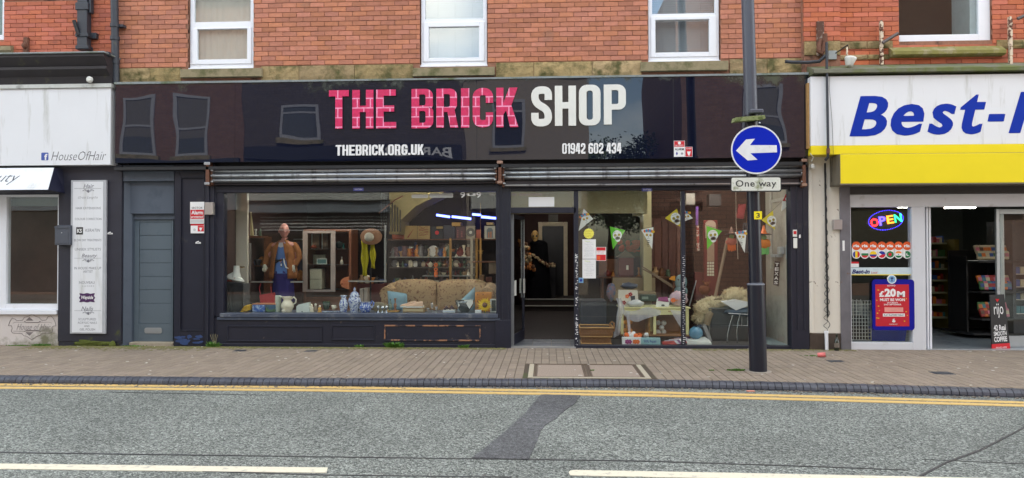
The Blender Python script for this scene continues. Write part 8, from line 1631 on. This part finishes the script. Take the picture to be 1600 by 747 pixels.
q=B();q.pbox(936,405,966,431.5,1.9,.1,bev=.004);one(q,'wooden_headboard',mat('reddish_plank_board',srgb(120,76,52),.6,var=.3),'reddish wooden board left of the dolls house','board')
q=B()
for (u0,v0,u1,v1) in ((1003,416,1050,446),(1004,420,1040,440),(1012,424,1052,450)):q.tube([P(u0,v0,1.1),P(u1,v1,1.1)],.012,6)
one(q,'leaning_canes',mat('grey_brown_cane',srgb(130,110,92),.6),'bundle of thin grey brown canes leaning towards the toy bird','canes')
q=B();random.seed(41)
for i in range(14):
    p=P(random.uniform(968,1002),random.uniform(376,392),2.0);q.ball(p,(random.uniform(.04,.08),.05,random.uniform(.03,.06)),8,amp=.35)
q.tube([P(968,392,2.0),P(1003,392,2.0)],.02,6);one(q,'red_flowers',mat('scarlet_silk_flowers',srgb(170,40,30),.7),'scarlet silk flowers in the gloom behind the green pennant','artificial flowers')
q=B();a,c,e,f=R(930,334,1002,400,2.9);q.box(a,c,2.9,2.95,e,f);q.build('dark_opening',m_black,room)
# ================================================================== LAMP POST AND STREET THINGS
gp=G(1185,580,0);LY=gp.y;lpz=thing('lamp_post','tall dark navy steel lamp post with a wider lower half on the pavement','lamp post',(gp.x,LY,0))
m_post=mat('glossy_navy_post_paint',srgb(24,26,40),.3,var=.2,vs=8,bump=.0006,bs=30,dirt=srgb(100,104,112),ds=9,dlo=.72,dhi=.78)
m_post2=mat('weathered_grey_post_paint',srgb(72,76,88),.38,var=.15,vs=6)
LP=lambda v,du=0:P(1174+(v-200)*.0285+du,v,LY)
q=B();q.tube([LP(584)-Vector((0,0,.02)),LP(445)],[.108,.104],28);q.tube([LP(446),LP(441)],[.104,.086],28);q.build('base_section',m_post,lpz)
q=B();q.tube([LP(441.5),LP(300),LP(180)],.079,24);q.build('shaft',m_post,lpz)
q=B();q.tube([LP(181),LP(0),LP(-60),LP(-260)],[.079,.078,.076,.07],24);q.build('upper_shaft',m_post2,lpz)
q=B();q.lathe(tuple(LP(444)-Vector((0,0,.0))),[(.106,-.012),(.109,-.004),(.107,.006),(.088,.012)],28);q.build('weld_ring',mat('chipped_pale_ring',srgb(110,114,124),.5),lpz)
q=B();c0=LP(337,3.5);q.xz(rr(c0.x-.048,c0.z-.05,c0.x+.048,c0.z+.05,(.004,)*4),c0.y-.083,.006,0);fit_text(q,'3',0,0,0,0,c0.y-.0845,.02,rect=(c0.x-.022,c0.x+.022,c0.z-.03,c0.z+.03),mi=1);q.build('number_tag',[mat('post_tag_yellow',srgb(244,224,30),.5),m_blk],lpz)
gq=B();gq.lathe((gp.x,LY,0),[(.16,-.001),(.16,.004),(.108,.006)],24);gq.build('foot_grime',mat('pale_dusty_mortar',srgb(150,140,128),.95),lpz)
ow=thing('road_sign','round blue sign with a white arrow pointing left, above the One way plate','road sign',(LP(234).x,LY-.14,LP(275).z))
c0=P(1181.8,234,LY-.16);k=(LY-.16+11)/F;q=B();n_=48
q.disc(c0.x,c0.y,c0.z,38.5*k,.004,n_,0,37.5*k);q.disc(c0.x,c0.y-.0015,c0.z,36.3*k,.002,n_,1,35.3*k);Mr_=Matrix.Rotation(rad(-2.2),3,'Y')
ar=[(-31,0),(-15,16.5),(-1.5,17),(-9.5,7.5),(31,5.5),(31,-5.5),(-9.5,-5),(1,-15.5),(-14,-16)]
q.xz([((c0+Mr_ @ Vector((x*k,0,z*k))).x,(c0+Mr_ @ Vector((x*k,0,z*k))).z) for x,z in ar],c0.y-.003,.002,0)
q.build('disc',[mat('sign_white_film',srgb(228,230,234),.35,dirt=srgb(170,172,160),ds=14,dlo=.62,dhi=.8),mat('sign_blue_film',srgb(0,34,180),.5,var=.05,vs=6,spec=.15)],ow)
q=B();q.disc(c0.x,c0.y+.005,c0.z,38*k,.003,n_);q.box(c0.x-.2,c0.x+.2,c0.y+.008,c0.y+.03,c0.z-.03,c0.z+.0);q.box(c0.x-.03,c0.x+.03,c0.y+.03,LY-.06,c0.z-.05,c0.z+.02);q.build('backing',m_alu,ow)
opn=thing('plate_sign','white One way plate stained green beneath the round blue sign','road sign',(c0.x,LY-.14,P(0,300,LY).z))
x0,x1,z0,z1=R(1141.5,276,1221,299.8,LY-.15);q=B();q.xz(rr(x0,z0,x1,z1,(.025,)*4),LY-.15,.006,1);q.xz(rr(x0+.012,z0+.014,x1-.012,z1-.012,(.02,)*4),LY-.152,.003,0)
fit_text(q,'One way',1149.5,281.5,1213,294.8,LY-.1535,.012,spacing=1.1,mi=2,res=4)
q.build('plate',[mat('algae_stained_white_film',srgb(216,218,210),.5,dirt=srgb(120,126,84),ds=9,dlo=.55,dhi=.72),m_blk,m_blk],opn);q=B();q.box((x0+x1)/2-.03,(x0+x1)/2+.03,LY-.144,LY-.06,z0+.03,z0+.1);q.build('bracket',m_blk,opn)
vz=thing('sign_light','mossy slanting sign lamp hood on the post above the blue disc','sign lamp',(c0.x,LY-.15,P(0,190,LY).z))
q=B();q.prism([P(1149.5,183.5,LY-.2),P(1195,179.5,LY-.2),P(1196.5,185,LY-.2),P(1190,187,LY-.2),P(1147.5,190.2,LY-.2)],(0,.16,.01));q.build('hood',mat('moss_covered_hood',srgb(128,136,92),.9,var=.3,vs=20,bump=.003,dirt=srgb(84,96,48),ds=12,dlo=.5,dhi=.6),vz)
q=B();q.box(c0.x-.07,c0.x+.09,LY-.17,LY-.06,P(0,194,LY).z,P(0,188,LY).z,bev=.01);q.ball(P(1186.5,192,LY-.18),.014,8,mi=1);q.build('lamp_arm',[m_post2,m_chrome],vz)
bo=thing('beer_bottle','empty dark green bottle standing by the foot of the white pillar','bottle',(X(1307.5,-.16),-.16,0));q=B();bxx=X(1307.5,-.16,550);q.lathe((bxx,-.16,0),[(.03,0),(.036,.01),(.036,.13),(.03,.155),(.014,.19),(.012,.235),(.015,.24),(.015,.25)],18);q.build('glass',mat('dark_bottle_glass',srgb(22,34,20),.08,spec=.9),bo);q=B();q.lathe((bxx,-.16,.05),[(.0365,0),(.037,.01),(.037,.06),(.0365,.07)],18);q.build('paper_label',mat('dull_label',srgb(110,100,90),.6),bo)
q=B();c0=G(1284,556,.02);q.lathe((0,0,0),[(.028,-.055),(.034,.05),(.031,.048),(.026,-.045)],14,M=Matrix.Translation(c0+Vector((0,0,.015))) @ Matrix.Rotation(rad(70),4,'Z') @ Matrix.Rotation(rad(84),4,'X'));one(q,'crushed_cup',mat('coral_pink_paper',srgb(224,120,118),.6),'crushed pink paper cup lying at the foot of the white pillar','litter')
q=B();c0=G(1178-3,612,RZ);q.box(c0.x-.06,c0.x+.03,c0.y-.02,c0.y+.02,RZ,RZ+.012,bev=.004);one(q,'crushed_wrapper',mat('coral_wrapper',srgb(210,140,120),.6),'flattened salmon wrapper in the gutter below the lamp post','litter')
m_weed=mat('weed_green',srgb(84,128,46),.7,var=.3,vs=30,rnd=.25)
def weed(u,v,w,h,n,lab,seed_,cat='weed',m=m_weed):
    random.seed(seed_);c0=G(u,v,0);c0.y=min(c0.y,-.055);q=B()
    for i in range(n):
        a=random.uniform(0,6.28);r=w*random.random();bx_,by_=c0.x+r*math.cos(a),c0.y-abs(r*.35*math.sin(a));d=Vector((math.cos(a)*random.uniform(.2,.9),math.sin(a)*.5-.2,random.uniform(.5,1.2))).normalized();L_=h*random.uniform(.5,1.1);s_=d.cross(Vector((0,1,.3))).normalized()*random.uniform(.003,.009);p=Vector((bx_,by_,0));m1=p+d*L_*.55
        q.add([p-s_*.4,p+s_*.4,m1+s_,p+d*L_+Vector((0,0,-.2*L_)),m1-s_],[(0,1,2,4),(4,2,3)])
    return q.build('weed',m,label=lab,cat=cat,recalc=False)
weed(620,541,.13,.12,240,'bushiest green weed, below the peeling panel of the stall riser',1);weed(566,541,.05,.07,50,'small weed at the foot of the riser between two raised panels',2);weed(727,541,.07,.08,60,'thin weed near the right end of the peeling panel',3)
weed(333,542,.1,.12,90,'straggly weed at the foot of the pilaster left of the window',4);weed(72,539,.16,.05,200,'low green tuft at the foot of the salon wall',5);weed(30,540,.2,.025,120,'very low moss green growth at the left foot of the salon wall',6)
weed(1150,579,.1,.035,220,'flat green weed between pavers left of the lamp post',7);weed(1112,579,.03,.02,30,'tiny weed between pavers further left of the lamp post',8);weed(215,540,.2,.03,120,'line of moss and weed along the grey door step',9);weed(1270,556,.2,.02,60,'scant weed at the foot of the white pillar',10);weed(925,579,.02,.02,26,'small green sprout between the two trays of the access cover',12)
q=B();random.seed(13);c0=G(334,542)
for i in range(5):q.tube([Vector((c0.x+.01*i,-.08,0)),Vector((c0.x+.015*i-.02,-.09,.1)),Vector((c0.x+.03*i-.05,-.1,.19+.02*random.random()))],.0022,4)
one(q,'dry_stalks',mat('dry_straw',srgb(176,166,130),.8),'pale dry stalks standing in the weed by the pilaster','weed')
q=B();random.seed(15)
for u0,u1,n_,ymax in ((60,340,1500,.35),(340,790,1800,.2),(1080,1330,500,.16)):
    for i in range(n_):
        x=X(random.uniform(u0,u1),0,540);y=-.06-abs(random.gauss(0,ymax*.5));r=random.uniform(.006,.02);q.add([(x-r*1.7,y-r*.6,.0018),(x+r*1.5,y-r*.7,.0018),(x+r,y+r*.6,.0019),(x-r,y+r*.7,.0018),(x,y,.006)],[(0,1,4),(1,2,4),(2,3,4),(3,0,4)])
q.build('moss_shade_film',mat('olive_moss_shade',srgb(114,110,66),.95,var=.4,vs=30),kind='stuff',recalc=False)  # moss tint, thickened to paint soft contact shade along the wall base
# ================================================================== OPPOSITE SIDE OF THE STREET (seen in the shop glass)
OY=-12.7;m_ob=brick_mat('opposite_red_brick',srgb(134,100,84),srgb(118,86,72),srgb(112,96,84));m_od=brick_mat('opposite_dark_brick',srgb(96,88,84),srgb(84,77,74),srgb(72,68,66));m_or_=mat('opposite_render',srgb(150,140,126),.8,var=.1)
q=B();q.box(-40,40,-30,-10.4,-.3,.0);q.build('far_pavement',mat('far_paving',srgb(96,92,86),.9,var=.2),kind='structure')
def obld(lab,x0,x1,h,m,wins,bands=()):
    t=thing('street_building',lab,'building',((x0+x1)/2,OY-4,0));q=B();q.box(x0,x1,OY-8,OY,0,h);q.build('wall',m,t)
    q=B();q.box(x0-.05,x1+.05,OY-.05,OY+.22,h-.3,h+.05);q.build('gutter',m_iron,t)
    for wx,wz,ww,wh,kind in wins:
        w=B();face(wx,wx+ww,wz,wz+wh,0,.09,w,.05);w.box(wx+.09,wx+ww-.09,-.045,-.002,wz+wh*(.72 if kind=='top' else .48),wz+wh*(.72 if kind=='top' else .48)+.07);w.v=[(x,OY-y,z) for x,y,z in w.v];fo=w.build('window',mat('aged_white_paint',srgb(160,162,168),.6),t)
        w=B();w.box(wx+.05,wx+ww-.05,OY+.01,OY+.02,wz+.05,wz+wh-.05);w.build('pane',mat('dark_window',srgb(60,66,72),.08,spec=.8),fo)
        if kind=='sash':w=B();w.box(wx+.1,wx+ww-.1,OY+.021,OY+.024,wz+wh*.32,wz+wh-.1);w.build('blind',mat('dim_blind',srgb(110,108,104),.8),fo)
        w=B();w.box(wx-.1,wx+ww+.1,OY,OY+.12,wz-.14,wz);w.build('sill',m_sill,fo)
    for bx0,bx1,z0,z1,d,mm in bands:q=B();q.box(bx0,bx1,OY,OY+d,z0,z1,bev=.01);q.build('fascia',mm,t)
    return t
m_gf=mat('grey_shop_fascia',srgb(128,136,142),.6);m_cf=mat('pale_canopy',srgb(190,192,184),.6);m_df=mat('dark_shop_glass',srgb(26,28,32),.1,spec=.8)
obld('red brick building across the street with tall sash windows',-24,-9.7,10.5,m_ob,[(-13.9,4.75,1.2,2.05,'sash'),(-12.2,4.75,1.2,2.05,'sash'),(-18,4.75,1.2,2.05,'sash')],[(-24,-9.8,4.4,4.6,.2,m_iron),(-23,-10,2.9,3.6,.3,m_gf),(-23,-9.72,.1,2.88,.02,m_df)])
ob2=obld('dark brick building across the street with pale canopy and dark lettered fascia',-9.69,-2.2,8.0,m_od,[(-8.35,5.3,1.2,1.15,'top')],[(-9.6,-4.8,3.2,3.52,.5,m_cf),(-9.6,-4.8,2.8,3.18,.35,m_gf),(-9.6,-2.3,4.55,5.05,.2,mat('charcoal_fascia',srgb(38,40,48),.4)),(-9.66,-4.9,.1,2.1,.02,m_df),(-9.6,-5,3.6,4.5,.03,m_gf)])
for k_ in range(5):q=B();q.box(-9.3,-4.9,OY+.03,OY+.06,2.2+.11*k_,2.235+.11*k_);q.build('shutter_slat',m_white_paint,ob2)
vs_t,fs_t=text_geo('BARBER',.02);q=B();mxx=max(v[0] for v in vs_t);q.add([(-2.5-v[0]/mxx*2.3,OY+.21,4.66+v[1]*.42) for v in vs_t],fs_t);q.build('lettering',m_white,ob2)
obld('low rendered building across the street beside the gap',-2.19,1.9,7.7,m_or_,[(-1.3,5,1.1,1.5,'top')],[(-2,1.7,2.9,3.5,.3,m_cf),(-1.9,1.6,.4,2.8,.02,m_df)])
ob4=obld('tall red brick building across the street right of the gap',4.9,24,10.8,m_ob,[(7,4.9,1.2,2,'sash'),(10.2,4.9,1.2,2,'sash'),(14,4.9,1.2,2,'sash')],[(8.5,23,2.9,3.6,.3,m_df),(9,22,.4,2.8,.02,m_df)])
m_leaf=mat('tree_foliage',(.06,.1,.03),.8,var=.4,vs=2,rnd=.3)
for tx,ty,th,lab,sd3 in ((3.3,-20,6.2,'leafy tree in the gap across the street, nearer one',1),(1.5,-27,7.4,'taller leafy tree further back across the street',2),(5.5,-24,5.4,'small leafy tree behind the tall brick building',3)):
    t=thing('tree',lab,'tree',(tx,ty,0));q=B();q.tube([(tx,ty,0),(tx+.1,ty,th*.35),(tx-.05,ty,th*.7)],[.2,.15,.07],8);random.seed(sd3)
    for i in range(5):a=i*1.3;q.tube([(tx,ty,th*.4),(tx+math.cos(a)*1.1,ty+math.sin(a)*1.1,th*.7)],[.08,.03],6)
    q.build('trunk',m_wood,t);q=B()
    cl=[Vector((tx+random.gauss(0,.9),ty+random.gauss(0,.9),th*random.uniform(.5,.98))) for _ in range(22)]
    for i in range(5000):
        p=random.choice(cl)+Vector((random.gauss(0,.35),random.gauss(0,.35),random.gauss(0,.28)));s=.07;u_=Vector((random.gauss(0,1),random.gauss(0,1),random.gauss(0,1))).normalized()*s;w_=u_.cross(Vector((random.random(),random.random(),random.random()))).normalized()*s;q.add([p-u_,p+w_,p+u_,p-w_],[(0,1,2,3)])
    q.build('crown',m_leaf,t,recalc=False)
